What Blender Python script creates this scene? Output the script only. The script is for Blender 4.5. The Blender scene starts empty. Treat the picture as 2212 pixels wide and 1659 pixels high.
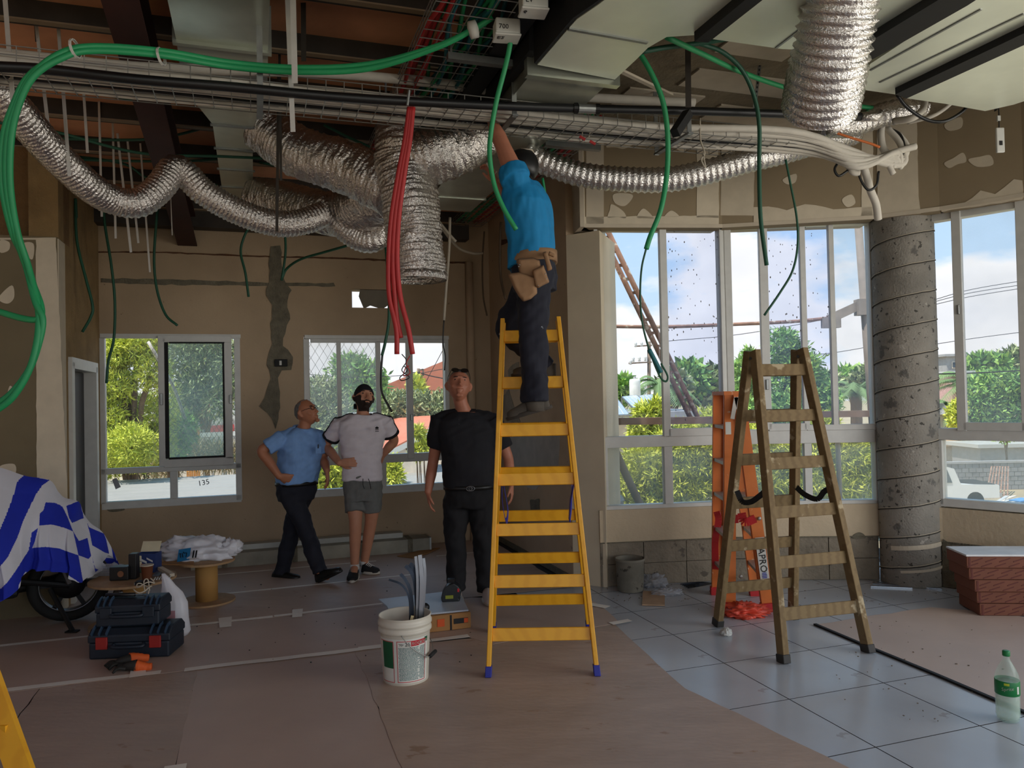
import bpy, random
import numpy as np
from math import *
from mathutils import Vector as V, Matrix, noise
R_=random.Random(7); NR=np.random.RandomState(7)
sc=bpy.context.scene; COL=sc.collection
# ------------------------------------------------------------ camera, sky, sun, lights, exposure
FPX=1660.0; EYE=V((0,0,1.58)); PITCH=radians(1.0); ROLL=radians(1.2); A=radians(18.5); CA,SA=cos(A),sin(A)
FW=V((0,cos(PITCH),sin(PITCH))); _r=V((1,0,0)); _u=_r.cross(FW)
RT=_r*cos(ROLL)-_u*sin(ROLL); UP=_u*cos(ROLL)+_r*sin(ROLL)
cd=bpy.data.cameras.new('camera'); cd.sensor_width=36; cd.lens=36*FPX/2212; cd.clip_end=600
cam=bpy.data.objects.new('camera',cd); COL.objects.link(cam); sc.camera=cam
_m=Matrix((RT,UP,-FW)).transposed().to_4x4(); _m.translation=EYE; cam.matrix_world=_m
sc.view_settings.view_transform='Standard'; sc.view_settings.look='None'
sc.view_settings.exposure=0.0; sc.view_settings.gamma=1.0; sc.view_settings.use_curve_mapping=False
sc.cycles.use_denoising=True; sc.cycles.max_bounces=8; sc.cycles.diffuse_bounces=4; sc.cycles.glossy_bounces=4
sc.cycles.transparent_max_bounces=16; sc.cycles.transmission_bounces=6; sc.cycles.sample_clamp_indirect=6
sc.cycles.caustics_reflective=False; sc.cycles.caustics_refractive=False
def make_world():
    w=bpy.data.worlds.new('sky'); sc.world=w; w.use_nodes=True; nt=w.node_tree; N=nt.nodes; L=nt.links; N.clear()
    out=N.new('ShaderNodeOutputWorld'); bg=N.new('ShaderNodeBackground'); tc=N.new('ShaderNodeTexCoord')
    sep=N.new('ShaderNodeSeparateXYZ'); L.new(tc.outputs['Generated'],sep.inputs[0])
    ramp=N.new('ShaderNodeValToRGB'); e=ramp.color_ramp.elements
    e[0].position=0.0; e[0].color=(.72,.9,1.08,1); e[1].position=.45; e[1].color=(.34,.66,1.05,1)
    L.new(sep.outputs[2],ramp.inputs[0])
    mp=N.new('ShaderNodeMapping'); mp.inputs['Scale'].default_value=(1,1,2.4); mp.inputs['Location'].default_value=(.37,.2,.15)
    L.new(tc.outputs['Generated'],mp.inputs[0])
    nz=N.new('ShaderNodeTexNoise'); nz.inputs['Scale'].default_value=5.2; nz.inputs['Detail'].default_value=7; nz.inputs['Roughness'].default_value=.52
    L.new(mp.outputs[0],nz.inputs['Vector'])
    # thicker clouds towards the horizon everywhere around
    mr=N.new('ShaderNodeMapRange'); mr.inputs[1].default_value=0; mr.inputs[2].default_value=.34; mr.inputs[3].default_value=.2; mr.inputs[4].default_value=-.09
    L.new(sep.outputs[2],mr.inputs[0])
    ad=N.new('ShaderNodeMath'); ad.operation='ADD'; L.new(nz.outputs[0],ad.inputs[0]); L.new(mr.outputs[0],ad.inputs[1])
    cr=N.new('ShaderNodeValToRGB'); c=cr.color_ramp.elements; c[0].position=.52; c[0].color=(0,0,0,1); c[1].position=.62; c[1].color=(1,1,1,1)
    L.new(ad.outputs[0],cr.inputs[0])
    cc=N.new('ShaderNodeValToRGB'); q=cc.color_ramp.elements; q[0].position=.52; q[0].color=(1.12,1.12,1.12,1); q[1].position=.85; q[1].color=(.90,.93,1.0,1)
    L.new(ad.outputs[0],cc.inputs[0])
    mx=N.new('ShaderNodeMix'); mx.data_type='RGBA'; L.new(cr.outputs[0],mx.inputs[0]); L.new(ramp.outputs[0],mx.inputs[6]); L.new(cc.outputs[0],mx.inputs[7])
    L.new(mx.outputs[2],bg.inputs[0]); bg.inputs[1].default_value=1.0; L.new(bg.outputs[0],out.inputs[0])
make_world()
def B(u,v,z=0.0): return V((u*CA-v*SA, u*SA+v*CA, z))      # building axes (rotated 18.5 degrees) -> world
UX=V((CA,SA,0)); VX=V((-SA,CA,0)); ZX=V((0,0,1))
def sun(): 
    d=bpy.data.lights.new('sun','SUN'); d.energy=5.2; d.angle=radians(.6); d.color=(1,.95,.86)
    o=bpy.data.objects.new('sun',d); COL.objects.link(o); o.rotation_euler=(radians(24),0,radians(-58))
sun()
def daylight(name,c,n,w,h,e,col=(1,.97,.93)):   # daylight through an opening of the part of the room behind the camera
    d=bpy.data.lights.new(name,'AREA'); d.shape='RECTANGLE'; d.size=w; d.size_y=h; d.energy=e; d.color=col; d.spread=radians(170)
    o=bpy.data.objects.new(name,d); COL.objects.link(o); o.location=c
    o.rotation_euler=V(n).to_track_quat('-Z','Y').to_euler()
daylight('daylight_rear_windows',B(3.2,-3.6,1.9),V((-.05,1,-.05)),5.0,2.4,45)
daylight('daylight_side_windows',B(6.6,0.2,1.8),V((-.95,.45,-.05)),4.0,2.3,125)
# ------------------------------------------------------------ helpers
def ray(px,py): return FW+RT*((px-1106)/FPX)+UP*((829.5-py)/FPX)
def at(px,py,D):
    d=ray(px,py); return EYE+d*(D/d.y)
def fl(px,py,z=0.0):
    d=ray(px,py); return EYE+d*((z-EYE.z)/d.z)
def hit(px,py,P,n):
    d=ray(px,py); return EYE+d*((P-EYE).dot(n)/d.dot(n))
def atv(px,py,v):        # point on the vertical plane v = const of the building
    return hit(px,py,B(0,v,0),VX)
def s2l(c):
    if isinstance(c,str): c=[int(c[i:i+2],16) for i in (1,3,5)]
    r=[]
    for x in c[:3]:
        x/=255.; r.append(x/12.92 if x<=.04045 else ((x+.055)/1.055)**2.4)
    return (*r,1.0)
MATS={}
def mat(name,col,rough=.65,metal=0.0,var=.12,scale=6.0,bump=0.0,bscale=60.0,spot=None,stretch=None,spec=.5,emit=None,stain=None):
    if name in MATS: return MATS[name]
    m=bpy.data.materials.new(name); m.use_nodes=True; nt=m.node_tree; N=nt.nodes; L=nt.links
    b=N['Principled BSDF']; b.inputs['Roughness'].default_value=rough; b.inputs['Metallic'].default_value=metal
    b.inputs['Specular IOR Level'].default_value=spec
    c=s2l(col); tc=N.new('ShaderNodeTexCoord'); vec=tc.outputs['Object']
    if stretch:
        mp=N.new('ShaderNodeMapping'); mp.inputs['Scale'].default_value=stretch; L.new(vec,mp.inputs[0]); vec=mp.outputs[0]
    def noi(s,d=4,r=.55):
        n=N.new('ShaderNodeTexNoise'); n.inputs['Scale'].default_value=s; n.inputs['Detail'].default_value=d; n.inputs['Roughness'].default_value=r; L.new(vec,n.inputs['Vector']); return n.outputs[0]
    def ramp(inp,p0,c0,p1,c1):
        r=N.new('ShaderNodeValToRGB'); e=r.color_ramp.elements; e[0].position=p0; e[0].color=c0; e[1].position=p1; e[1].color=c1; L.new(inp,r.inputs[0]); return r.outputs[0]
    def mix(f,a,bb):
        x=N.new('ShaderNodeMix'); x.data_type='RGBA'; L.new(f,x.inputs[0])
        for s,i in ((a,6),(bb,7)):
            if isinstance(s,tuple): x.inputs[i].default_value=s
            else: L.new(s,x.inputs[i])
        return x.outputs[2]
    lo=tuple(x*(1-var) for x in c[:3])+(1,); hi=tuple(min(1,x*(1+var)) for x in c[:3])+(1,)
    o=ramp(noi(scale),.3,lo,.7,hi)
    for sp in ([spot] if spot and not isinstance(spot,list) else (spot or [])):
        sc_,th,cc=sp; o=mix(ramp(noi(sc_,5,.6),th,(0,0,0,1),th+.03,(1,1,1,1)),o,s2l(cc))
    L.new(o,b.inputs['Base Color'])
    if bump:
        bn=N.new('ShaderNodeBump'); bn.inputs['Strength'].default_value=bump; bn.inputs['Distance'].default_value=.02; L.new(noi(bscale,3),bn.inputs['Height']); L.new(bn.outputs[0],b.inputs['Normal'])
    if emit: b.inputs['Emission Color'].default_value=s2l(emit); b.inputs['Emission Strength'].default_value=1
    MATS[name]=m; return m
def wood(name,col,dark,rough=.6,scale=5,dirt=None):
    if name in MATS: return MATS[name]
    m=bpy.data.materials.new(name); m.use_nodes=True; nt=m.node_tree; N=nt.nodes; L=nt.links; b=N['Principled BSDF']; b.inputs['Roughness'].default_value=rough
    tc=N.new('ShaderNodeTexCoord'); mp=N.new('ShaderNodeMapping'); mp.inputs['Scale'].default_value=(2.2,6,14); L.new(tc.outputs['Object'],mp.inputs[0])
    w=N.new('ShaderNodeTexWave'); w.inputs['Scale'].default_value=scale*.4; w.inputs['Distortion'].default_value=4; w.inputs['Detail'].default_value=2; w.inputs['Detail Scale'].default_value=.7; L.new(mp.outputs[0],w.inputs[0])
    r=N.new('ShaderNodeValToRGB'); e=r.color_ramp.elements; e[0].color=s2l(dark); e[0].position=.1; e[1].color=s2l(col); e[1].position=.6; L.new(w.outputs[0],r.inputs[0]); o=r.outputs[0]
    if dirt:
        n=N.new('ShaderNodeTexNoise'); n.inputs['Scale'].default_value=dirt[0]; n.inputs['Detail'].default_value=6; L.new(tc.outputs['Object'],n.inputs[0])
        q=N.new('ShaderNodeValToRGB'); q.color_ramp.elements[0].position=dirt[1]; q.color_ramp.elements[1].position=dirt[1]+.05; L.new(n.outputs[0],q.inputs[0])
        x=N.new('ShaderNodeMix'); x.data_type='RGBA'; L.new(q.outputs[0],x.inputs[0]); L.new(o,x.inputs[6]); x.inputs[7].default_value=s2l(dirt[2]); o=x.outputs[2]
    L.new(o,b.inputs['Base Color']); MATS[name]=m; return m
def glass(name,haze=.03,hazecol=(200,205,210),dirt=0.0,dscale=30,tint=(1,1,1)):
    if name in MATS: return MATS[name]
    m=bpy.data.materials.new(name); m.use_nodes=True; nt=m.node_tree; N=nt.nodes; L=nt.links; N.clear()
    out=N.new('ShaderNodeOutputMaterial'); tr=N.new('ShaderNodeBsdfTransparent'); tr.inputs[0].default_value=(*tint,1)
    gl=N.new('ShaderNodeBsdfGlossy'); gl.inputs['Roughness'].default_value=.02
    fr=N.new('ShaderNodeFresnel'); fr.inputs[0].default_value=1.2
    m1=N.new('ShaderNodeMixShader'); L.new(fr.outputs[0],m1.inputs[0]); L.new(tr.outputs[0],m1.inputs[1]); L.new(gl.outputs[0],m1.inputs[2])
    df=N.new('ShaderNodeBsdfTranslucent'); df.inputs[0].default_value=s2l(hazecol)
    tc=N.new('ShaderNodeTexCoord'); nz=N.new('ShaderNodeTexNoise'); nz.inputs['Scale'].default_value=2.5; L.new(tc.outputs['Object'],nz.inputs[0])
    mu=N.new('ShaderNodeMath'); mu.operation='MULTIPLY'; L.new(nz.outputs[0],mu.inputs[0]); mu.inputs[1].default_value=haze*2
    m2=N.new('ShaderNodeMixShader'); L.new(mu.outputs[0],m2.inputs[0]); L.new(m1.outputs[0],m2.inputs[1]); L.new(df.outputs[0],m2.inputs[2])
    last=m2
    if dirt:
        mp=N.new('ShaderNodeMapping'); mp.inputs['Scale'].default_value=(1,1,.5); L.new(tc.outputs['Object'],mp.inputs[0])
        vo=N.new('ShaderNodeTexVoronoi'); vo.inputs['Scale'].default_value=dscale; L.new(mp.outputs[0],vo.inputs[0])
        n2=N.new('ShaderNodeTexNoise'); n2.inputs['Scale'].default_value=4; L.new(tc.outputs['Object'],n2.inputs[0])
        sb=N.new('ShaderNodeMath'); sb.operation='MULTIPLY'; L.new(n2.outputs[0],sb.inputs[0]); sb.inputs[1].default_value=dirt
        lt=N.new('ShaderNodeMath'); lt.operation='LESS_THAN'; L.new(vo.outputs['Distance'],lt.inputs[0]); L.new(sb.outputs[0],lt.inputs[1])
        d2=N.new('ShaderNodeBsdfDiffuse'); d2.inputs[0].default_value=s2l((110,105,98))
        m3=N.new('ShaderNodeMixShader'); L.new(lt.outputs[0],m3.inputs[0]); L.new(m2.outputs[0],m3.inputs[1]); L.new(d2.outputs[0],m3.inputs[2]); last=m3
    L.new(last.outputs[0],out.inputs[0]); MATS[name]=m; return m
ORG={}
def basis(ez,hint=ZX):
    ez=V(ez).normalized(); h=V(hint)
    if abs(ez.dot(h))>.97: h=V((1,0,0)) if abs(ez.x)<.9 else V((0,1,0))
    ex=h.cross(ez).normalized(); ey=ez.cross(ex); return ex,ey,ez
class MB:
    def __init__(s): s.v=[]; s.f=[]; s.mi=[]
    def add(s,vs,fs,mi=0):
        o=len(s.v); s.v+= [tuple(x) for x in vs]; s.f+=[tuple(i+o for i in f) for f in fs]; s.mi+=[mi]*len(fs); return s
    def obox(s,c,ex,ey,ez,mi=0):   # centre + three half-axis vectors
        c=V(c); ex,ey,ez=V(ex),V(ey),V(ez)
        vs=[c+ex*a+ey*b+ez*d for a in(-1,1) for b in(-1,1) for d in(-1,1)]
        return s.add(vs,[(0,1,3,2),(4,6,7,5),(0,4,5,1),(2,3,7,6),(0,2,6,4),(1,5,7,3)],mi)
    def box(s,c,sx,sy,sz,rz=0,mi=0):
        return s.obox(c,V((cos(rz),sin(rz),0))*sx/2,V((-sin(rz),cos(rz),0))*sy/2,V((0,0,sz/2)),mi)
    def bb(s,c,sx,sy,sz,mi=0): return s.box(c,sx,sy,sz,A,mi)     # box on building axes
    def beam(s,p,q,w,h,hint=ZX,mi=0):
        p,q=V(p),V(q); ex,ey,ez=basis(q-p,hint)
        return s.obox((p+q)/2,ex*w/2,ey*h/2,(q-p)/2,mi)
    def rings(s,R,closed=True,cap=True,mi=0):
        n=len(R[0]); o=len(s.v)
        for r in R: s.v+=[tuple(x) for x in r]
        F=[]
        for i in range(len(R)-1):
            for j in range(n if closed else n-1):
                k=(j+1)%n; F.append((o+i*n+j,o+i*n+k,o+(i+1)*n+k,o+(i+1)*n+j))
        if cap: F.append(tuple(o+j for j in range(n))[::-1]); F.append(tuple(o+(len(R)-1)*n+j for j in range(n)))
        s.f+=F; s.mi+=[mi]*len(F); return s
    def tube(s,P,r,n=8,cap=True,mi=0,fn=None):
        P=[V(p) for p in P]; R=[]; ex=None
        for i,p in enumerate(P):
            t=(P[min(i+1,len(P)-1)]-P[max(i-1,0)])
            if t.length<1e-9: t=V((0,0,1))
            t.normalize()
            if ex is None: ex=basis(t)[0]
            ex=(ex-t*ex.dot(t)); ex=ex.normalized() if ex.length>1e-6 else basis(t)[0]
            ey=t.cross(ex); rr=r[i] if hasattr(r,'__len__') else r
            R.append([p+(ex*cos(2*pi*j/n)+ey*sin(2*pi*j/n))*(rr*(fn(i,j) if fn else 1)) for j in range(n)])
        return s.rings(R,True,cap,mi)
    def lathe(s,prof,c,n=24,ax=ZX,mi=0,cap=True):
        ex,ey,ez=basis(ax,V((0,1,0))) ; c=V(c)
        return s.rings([[c+ez*z+(ex*cos(2*pi*j/n)+ey*sin(2*pi*j/n))*r for j in range(n)] for r,z in prof],True,cap,mi)
    def poly(s,P,nrm,t,mi=0):      # closed outline extruded along nrm by t
        P=[V(p) for p in P]; n=V(nrm)*t; k=len(P)
        if k<3: return s
        a=V((0,0,0))
        for i in range(k): a+=(P[i]-P[0]).cross(P[(i+1)%k]-P[0])
        if a.dot(n)<0: P=P[::-1]
        return s.add(P+[p+n for p in P],[tuple(range(k))[::-1],tuple(range(k,2*k))]+[(i,(i+1)%k,k+(i+1)%k,k+i) for i in range(k)],mi)
    def build(s,name,m,parent=None,smooth=False,**kw):
        vs=np.array(s.v,dtype=float).reshape(-1,3)
        if parent is not None: og=ORG[parent.name]
        else:
            lo,hi=vs.min(0),vs.max(0); og=V(((lo[0]+hi[0])/2,(lo[1]+hi[1])/2,lo[2]))
        me=bpy.data.meshes.new(name); me.from_pydata((vs-np.array(og)).tolist(),[],s.f)
        ms=m if isinstance(m,(list,tuple)) else [m]
        for x in ms: me.materials.append(x)
        if len(ms)>1: me.polygons.foreach_set('material_index',s.mi)
        if smooth: me.polygons.foreach_set('use_smooth',[True]*len(me.polygons))
        o=bpy.data.objects.new(name,me); COL.objects.link(o)
        if parent is not None: o.parent=parent
        else: o.location=og
        ORG[o.name]=og
        for k,x in kw.items(): o[k]=x
        return o
def thing(name,label,cat,loc,group=None,kind=None):
    o=bpy.data.objects.new(name,None); o.empty_display_size=.1; COL.objects.link(o); o.location=V(loc); ORG[o.name]=V(loc)
    if label: o['label']=label; o['category']=cat
    if group: o['group']=group
    if kind: o['kind']=kind
    return o
def tag(o,label,cat,group=None):
    o['label']=label; o['category']=cat
    if group: o['group']=group
    return o
def st(o): o['kind']='structure'; return o
def spl(P,n=8):
    P=[V(p) for p in P]; 
    if len(P)<3: return P
    Q=[P[0]*2-P[1]]+P+[P[-1]*2-P[-2]]; out=[]
    for i in range(1,len(Q)-2):
        a,b,c,d=Q[i-1:i+3]
        for k in range(n):
            t=k/n; out.append(.5*((2*b)+(c-a)*t+(2*a-5*b+4*c-d)*t*t+(3*b-a-3*c+d)*t**3))
    return out+[P[-1]]
def resample(P,step):
    out=[P[0]]; acc=0
    for a,b in zip(P,P[1:]):
        L=(b-a).length
        while acc+L>=step:
            a=a+(b-a)*((step-acc)/L); out.append(a.copy()); L=(b-a).length; acc=0
            if L<1e-9: break
        acc+=L
    return out
def pp(L): return [at(*q) for q in L]
def bevel(o,w=.004,seg=2):
    b=o.modifiers.new('bevel','BEVEL'); b.width=w; b.segments=seg; b.limit_method='ANGLE'; return o
def copy_tree(o,parent=None):
    c=o.copy(); COL.objects.link(c); ORG[c.name]=ORG[o.name]
    if parent is not None: c.parent=parent
    for ch in list(o.children): copy_tree(ch,c)
    return c
def text(name,s,loc,ex,ey,size,m,parent=None,ext=.0008,align='LEFT'):
    cu=bpy.data.curves.new(name,'FONT'); cu.body=s; cu.size=size; cu.extrude=ext; cu.align_x=align; cu.resolution_u=2
    t=bpy.data.objects.new(name+'_curve',cu); me=bpy.data.meshes.new_from_object(t); bpy.data.objects.remove(t); bpy.data.curves.remove(cu)
    ex,ey=V(ex).normalized(),V(ey).normalized(); ez=ex.cross(ey).normalized(); ey=ez.cross(ex); me.name=name
    mx=Matrix((ex,ey,ez)).transposed().to_4x4(); mx.translation=V(loc)-(ORG[parent.name] if parent else V((0,0,0))); me.transform(mx)
    me.materials.clear(); me.materials.append(m); o=bpy.data.objects.new(name,me); COL.objects.link(o); o['kind']='stuff'
    if parent: o.parent=parent; ORG[o.name]=ORG[parent.name]
    return o
# ------------------------------------------------------------ the room shell
m_plast=mat('back_plaster',(178,156,128),.9,var=.10,scale=1.6,bump=.15,bscale=45,spot=[(26,.70,(120,100,78))])
m_plast2=mat('side_plaster',(190,166,138),.9,var=.12,scale=2.2,bump=.12,bscale=40,spot=[(14,.69,(120,108,96))])
m_leftw=mat('left_plaster',(150,124,84),.95,var=.2,scale=5,bump=.5,bscale=55)
m_board=mat('drywall_board',(144,128,102),.9,var=.06,scale=3)
m_comp=mat('joint_compound',(206,194,172),.9,var=.06,scale=9)
m_cement=mat('grey_cement',(112,106,90),.95,var=.22,scale=14,bump=.7,bscale=50)
m_rust=mat('rust_line',(92,62,40),.9,var=.3,scale=30)
m_conc=mat('raw_concrete',(132,122,106),.95,var=.25,scale=4,bump=.6,bscale=30,spot=[(9,.62,(96,88,78))])
m_slab=mat('slab_concrete',(128,116,94),.95,var=.22,scale=5,bump=.5,bscale=30)
m_paint=mat('old_white_paint',(196,184,164),.9,var=.08)
m_grout=mat('tile_gap',(46,44,42),.9)
m_tile=mat('porcelain_tile',(178,182,188),.22,var=.05,scale=2.5,spot=[(5,.66,(160,160,162))],spec=.5)
m_white=mat('white_aluminium',(205,205,200),.4,var=.05,scale=12,spot=[(40,.72,(120,112,100))])
m_doorl=mat('dark_door',(22,22,24),.5)
m_steel=mat('galvanised_steel',(150,152,150),.42,.9,var=.18,scale=9)
m_black=mat('black_rubber_foam',(20,20,21),.75)
m_roof=mat('brown_roof_board',(226,162,122),.8,var=.15,scale=2.5)
m_purl=mat('purlin_steel',(66,60,54),.6,.3,var=.2)
m_flange=mat('purlin_flange',(150,130,104),.6,var=.12)
m_gird=mat('oxide_girder',(58,26,18),.7,var=.2,scale=5)
V_BACK=8.3; U_L=-1.42; U_R=2.53
def holed(mb,P0,ex,z1,L,nrm,t,holes,z0=0.0):
    "wall panel from P0 along ex, thickness t on the far side (+nrm), with rectangular holes (s0,s1,z0,z1)"
    S=sorted({0,L,*[h[0] for h in holes],*[h[1] for h in holes]}); Z=sorted({z0,z1,*[h[2] for h in holes],*[h[3] for h in holes]})
    P0=V(P0); ex=V(ex); nrm=V(nrm)
    pt=lambda s,z,d: P0+ex*s+ZX*z+nrm*d
    solid=lambda i,j: 0<=i<len(S)-1 and 0<=j<len(Z)-1 and not any(h[0]-1e-6<=S[i] and S[i+1]<=h[1]+1e-6 and h[2]-1e-6<=Z[j] and Z[j+1]<=h[3]+1e-6 for h in holes)
    for i in range(len(S)-1):
        for j in range(len(Z)-1):
            if not solid(i,j): continue
            a,b,c,d=S[i],S[i+1],Z[j],Z[j+1]
            mb.add([pt(a,c,0),pt(b,c,0),pt(b,d,0),pt(a,d,0)],[(0,1,2,3)]); mb.add([pt(a,c,t),pt(b,c,t),pt(b,d,t),pt(a,d,t)],[(3,2,1,0)])
            if not solid(i-1,j): mb.add([pt(a,c,0),pt(a,d,0),pt(a,d,t),pt(a,c,t)],[(0,1,2,3)])
            if not solid(i+1,j): mb.add([pt(b,c,0),pt(b,d,0),pt(b,d,t),pt(b,c,t)],[(3,2,1,0)])
            if not solid(i,j-1): mb.add([pt(a,c,0),pt(b,c,0),pt(b,c,t),pt(a,c,t)],[(3,2,1,0)])
            if not solid(i,j+1): mb.add([pt(a,d,0),pt(b,d,0),pt(b,d,t),pt(a,d,t)],[(0,1,2,3)])
# floor: grout bed with single tiles (the paper hides the rest)
fl_o=thing('floor',None,None,B(2,3,0),kind='structure')
MB().bb(B(1.2,1.6,-.0775),9.4,14.2,.15).build('grout_bed',m_grout,fl_o)
tm=None; TU,TV=.61,.58
for i in range(-1,5):
    for j in range(-3,6):
        u0,v0=2.58+TU*i,2.75+TV*j; u,v=u0+TU/2,v0+TV/2; P=B(u,v)
        if u>5.6 or v>6.1 or u+v>10.7: continue
        if tm is None:
            b=MB(); h=.005
            b.add([B(x,y,z) for z,e in ((-.016,0),(-.0012,0),(0,.0)) for x,y in ((-TU/2+.003+e,-TV/2+.003+e),(TU/2-.003-e,-TV/2+.003+e),(TU/2-.003-e,TV/2-.003-e),(-TU/2+.003+e,TV/2-.003-e))],
              [(0,1,5,4),(1,2,6,5),(2,3,7,6),(3,0,4,7),(4,5,9,8),(5,6,10,9),(6,7,11,10),(7,4,8,11),(8,9,10,11)])
            b.mi=[1]*8+[0]; o=b.build('tile',[m_tile,m_grout],fl_o); tm=o.data; o.data.transform(Matrix.Translation(ORG[fl_o.name]))
        else:
            o=bpy.data.objects.new('tile',tm); COL.objects.link(o); o.parent=fl_o
        o.location=P-ORG[fl_o.name]; ORG[o.name]=P
# plane helpers
PB=B(0,V_BACK,0)
def uB(px,py): h=hit(px,py,PB,VX); return (h.x*CA+h.y*SA, h.z)
# window 1 and 2 rectangles on the back wall
W1=(uB(221,900)[0],uB(518,900)[0],uB(370,1090)[1]-.0,uB(370,722)[1]); W2=(uB(659,900)[0],uB(968,900)[0],uB(810,1066)[1],uB(810,725)[1])
VENT=(uB(760,645)[0],uB(852,645)[0],uB(806,665)[1],uB(806,625)[1])
b=MB(); holed(b,B(U_L-.2,V_BACK,0),UX,3.62,U_R-U_L+.4,VX,.22,[(w[0]-U_L+.2,w[1]-U_L+.2,w[2],w[3]) for w in (W1,W2,VENT)])
wall_back=st(b.build('wall_back',m_plast))
def patch(parent,P,n,pix,m,t=.004,name='plaster_patch',jit=0,seed=0):
    "irregular thin layer on a wall: outline in photo pixels laid on the wall plane P,n (n towards the room)"
    rr=random.Random(seed+len(pix)); pts=[]
    for i,(x,y) in enumerate(pix):
        a,c=hit(x,y,P,n),hit(*pix[(i+1)%len(pix)],P,n); k=max(1,int((c-a).length/.06)) if jit else 1
        for q in range(k): pts.append(a+(c-a)*(q/k)+V((0,0,rr.uniform(-jit,jit)))+ (n.cross(ZX))*rr.uniform(-jit,jit)*.8)
    if name in('compound_patch','cement_patch','skim_patch') and len(pts)<14: pts=spl([pts[-1]]+pts+[pts[0],pts[1]],5)[5:-5]
    return MB().poly([p+n*.0005 for p in pts],n,t).build(name,m,parent)
nB=-VX
patch(wall_back,PB,nB,[(218,601),(400,604),(560,610),(720,612),(725,619),(560,617),(400,616),(218,611)],m_cement,.006,'cement_strip',.006,1)
patch(wall_back,PB,nB,[(583,530),(606,530),(612,600),(628,625),(620,650),(627,690),(615,720),(612,745),(634,770),(628,800),(608,798),(600,815),(607,850),(604,880),(600,905),(597,925),(588,905),(577,890),(560,880),(570,862),(578,840),(586,818),(580,800),(576,775),(588,745),(584,700),(590,660),(574,640),(580,610)],m_cement,.008,'cement_strip',.012,2)
patch(wall_back,PB,nB,[(208,543),(330,543),(405,546),(560,552),(720,556),(720,559),(560,555),(405,549),(330,546),(208,546)],m_rust,.003,'rust_stain',.004,3)
patch(wall_back,PB,nB,[(720,556),(820,560),(1012,566),(1012,570),(820,564),(720,559)],m_rust,.003,'rust_stain',.006,4)
patch(wall_back,PB,nB,[(226,1095),(262,1094),(268,1103),(240,1106)],m_cement,.004,'cement_patch',.006,5)
patch(wall_back,PB,nB,[(758,622),(853,622),(853,668),(812,668),(790,672),(762,664)],m_cement,.003,'cement_patch',.006,6) if 0 else None
# torn vent opening
v=thing('vent_grille','torn grey sheet metal vent cover in the hole of the beige wall','vent',B((VENT[0]+VENT[1])/2,V_BACK+.06,VENT[2]))
pts=[(778,624),(853,624),(853,664),(838,660),(826,668),(800,660),(786,667),(779,650),(775,640)]
MB().poly([atv(x,y,V_BACK+.05) for x,y in pts],VX,.006).build('torn_sheet',mat('vent_sheet',(120,112,98),.6,.5),v)
MB().beam(B(VENT[0],V_BACK+.07,VENT[2]),B(VENT[0],V_BACK+.07,VENT[3]),.02,.02).beam(B(VENT[1],V_BACK+.07,VENT[2]),B(VENT[1],V_BACK+.07,VENT[3]),.02,.02).build('frame',m_steel,v)
# side wall between the back wall and the pilaster
PS=B(U_R,0,0); nS=-UX
b=MB(); b.bb(B(U_R+.1,(V_BACK+6.03)/2+.1,1.86),.2,V_BACK-6.03+.2,3.72)
b.bb(B(U_R+.1,7.2,3.9),.2,3.2,.5); wall_right=st(b.build('wall_right',m_plast2))
b=MB(); q=[(1014,566),(1040,566)]
b.tube([B(U_R-.24,V_BACK-.03,0),B(U_R-.24,V_BACK-.03,3.1)],.045,12); 
st(b.build('trim_1',m_plast2,smooth=True))
m_scem=mat('side_cement',(146,136,122),.95,var=.15,scale=9)
patch(wall_right,PS,nS,[(1098,800),(1108,786),(1122,782),(1120,815),(1100,830)],m_scem,.005,'cement_patch',.008,7)
patch(wall_right,PS,nS,[(1085,860),(1100,840),(1108,870),(1125,910),(1108,915),(1092,908)],m_scem,.005,'cement_patch',.01,8)
patch(wall_right,PS,nS,[(1088,940),(1150,930),(1210,935),(1205,1030),(1150,1060),(1090,1000)],mat('grey_white_skim',(172,168,162),.9,var=.12),.003,'skim_patch',.015,9)
patch(wall_right,PS,nS,[(1146,1080),(1166,1078),(1166,1110),(1148,1112)],m_cement,.005,'cement_patch',.006,10)
patch(wall_right,PS,nS,[(1080,520),(1130,508),(1180,506),(1180,510),(1130,516),(1080,530)],m_rust,.003,'rust_stain',.006,11)
b=MB(); b.bb(B(U_R-.012,7.1,.035),.02,2.2,.05); st(b.build('baseboard_right',m_cement))
# pilaster at the end of that wall, white
pl0=B(2.53,5.86); 
b=MB(); P=[B(2.53,6.03),V((.75,6.35,0)),V((.95,6.9,0)),B(2.62,6.6)]
b.poly(P,ZX,2.95); pil=st(b.build('wall_pilaster',mat('pilaster_plaster',(214,200,174),.9,var=.06,scale=3)))
# left wall with door
DV0,DV1=6.98,8.05
b=MB(); holed(b,B(U_L,8.5,0),-VX,3.62,8.5-6.7,-UX,.2,[(8.5-DV1,8.5-DV0,0,1.98)])
wall_left=st(b.build('wall_left',m_leftw))
d=thing('door_1',None,None,B(U_L,7.5,0),kind='structure')
b=MB()
for vv in (DV0+.04,DV1-.04): b.bb(B(U_L-.07,vv,.97),.2,.09,1.94)
b.bb(B(U_L-.07,(DV0+DV1)/2,1.935),.2,DV1-DV0,.09); b.build('door_frame',m_white,d)
MB().bb(B(U_L-.1,(DV0+DV1)/2,.95),.05,DV1-DV0-.17,1.87).build('door_leaf',m_doorl,d)
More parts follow.
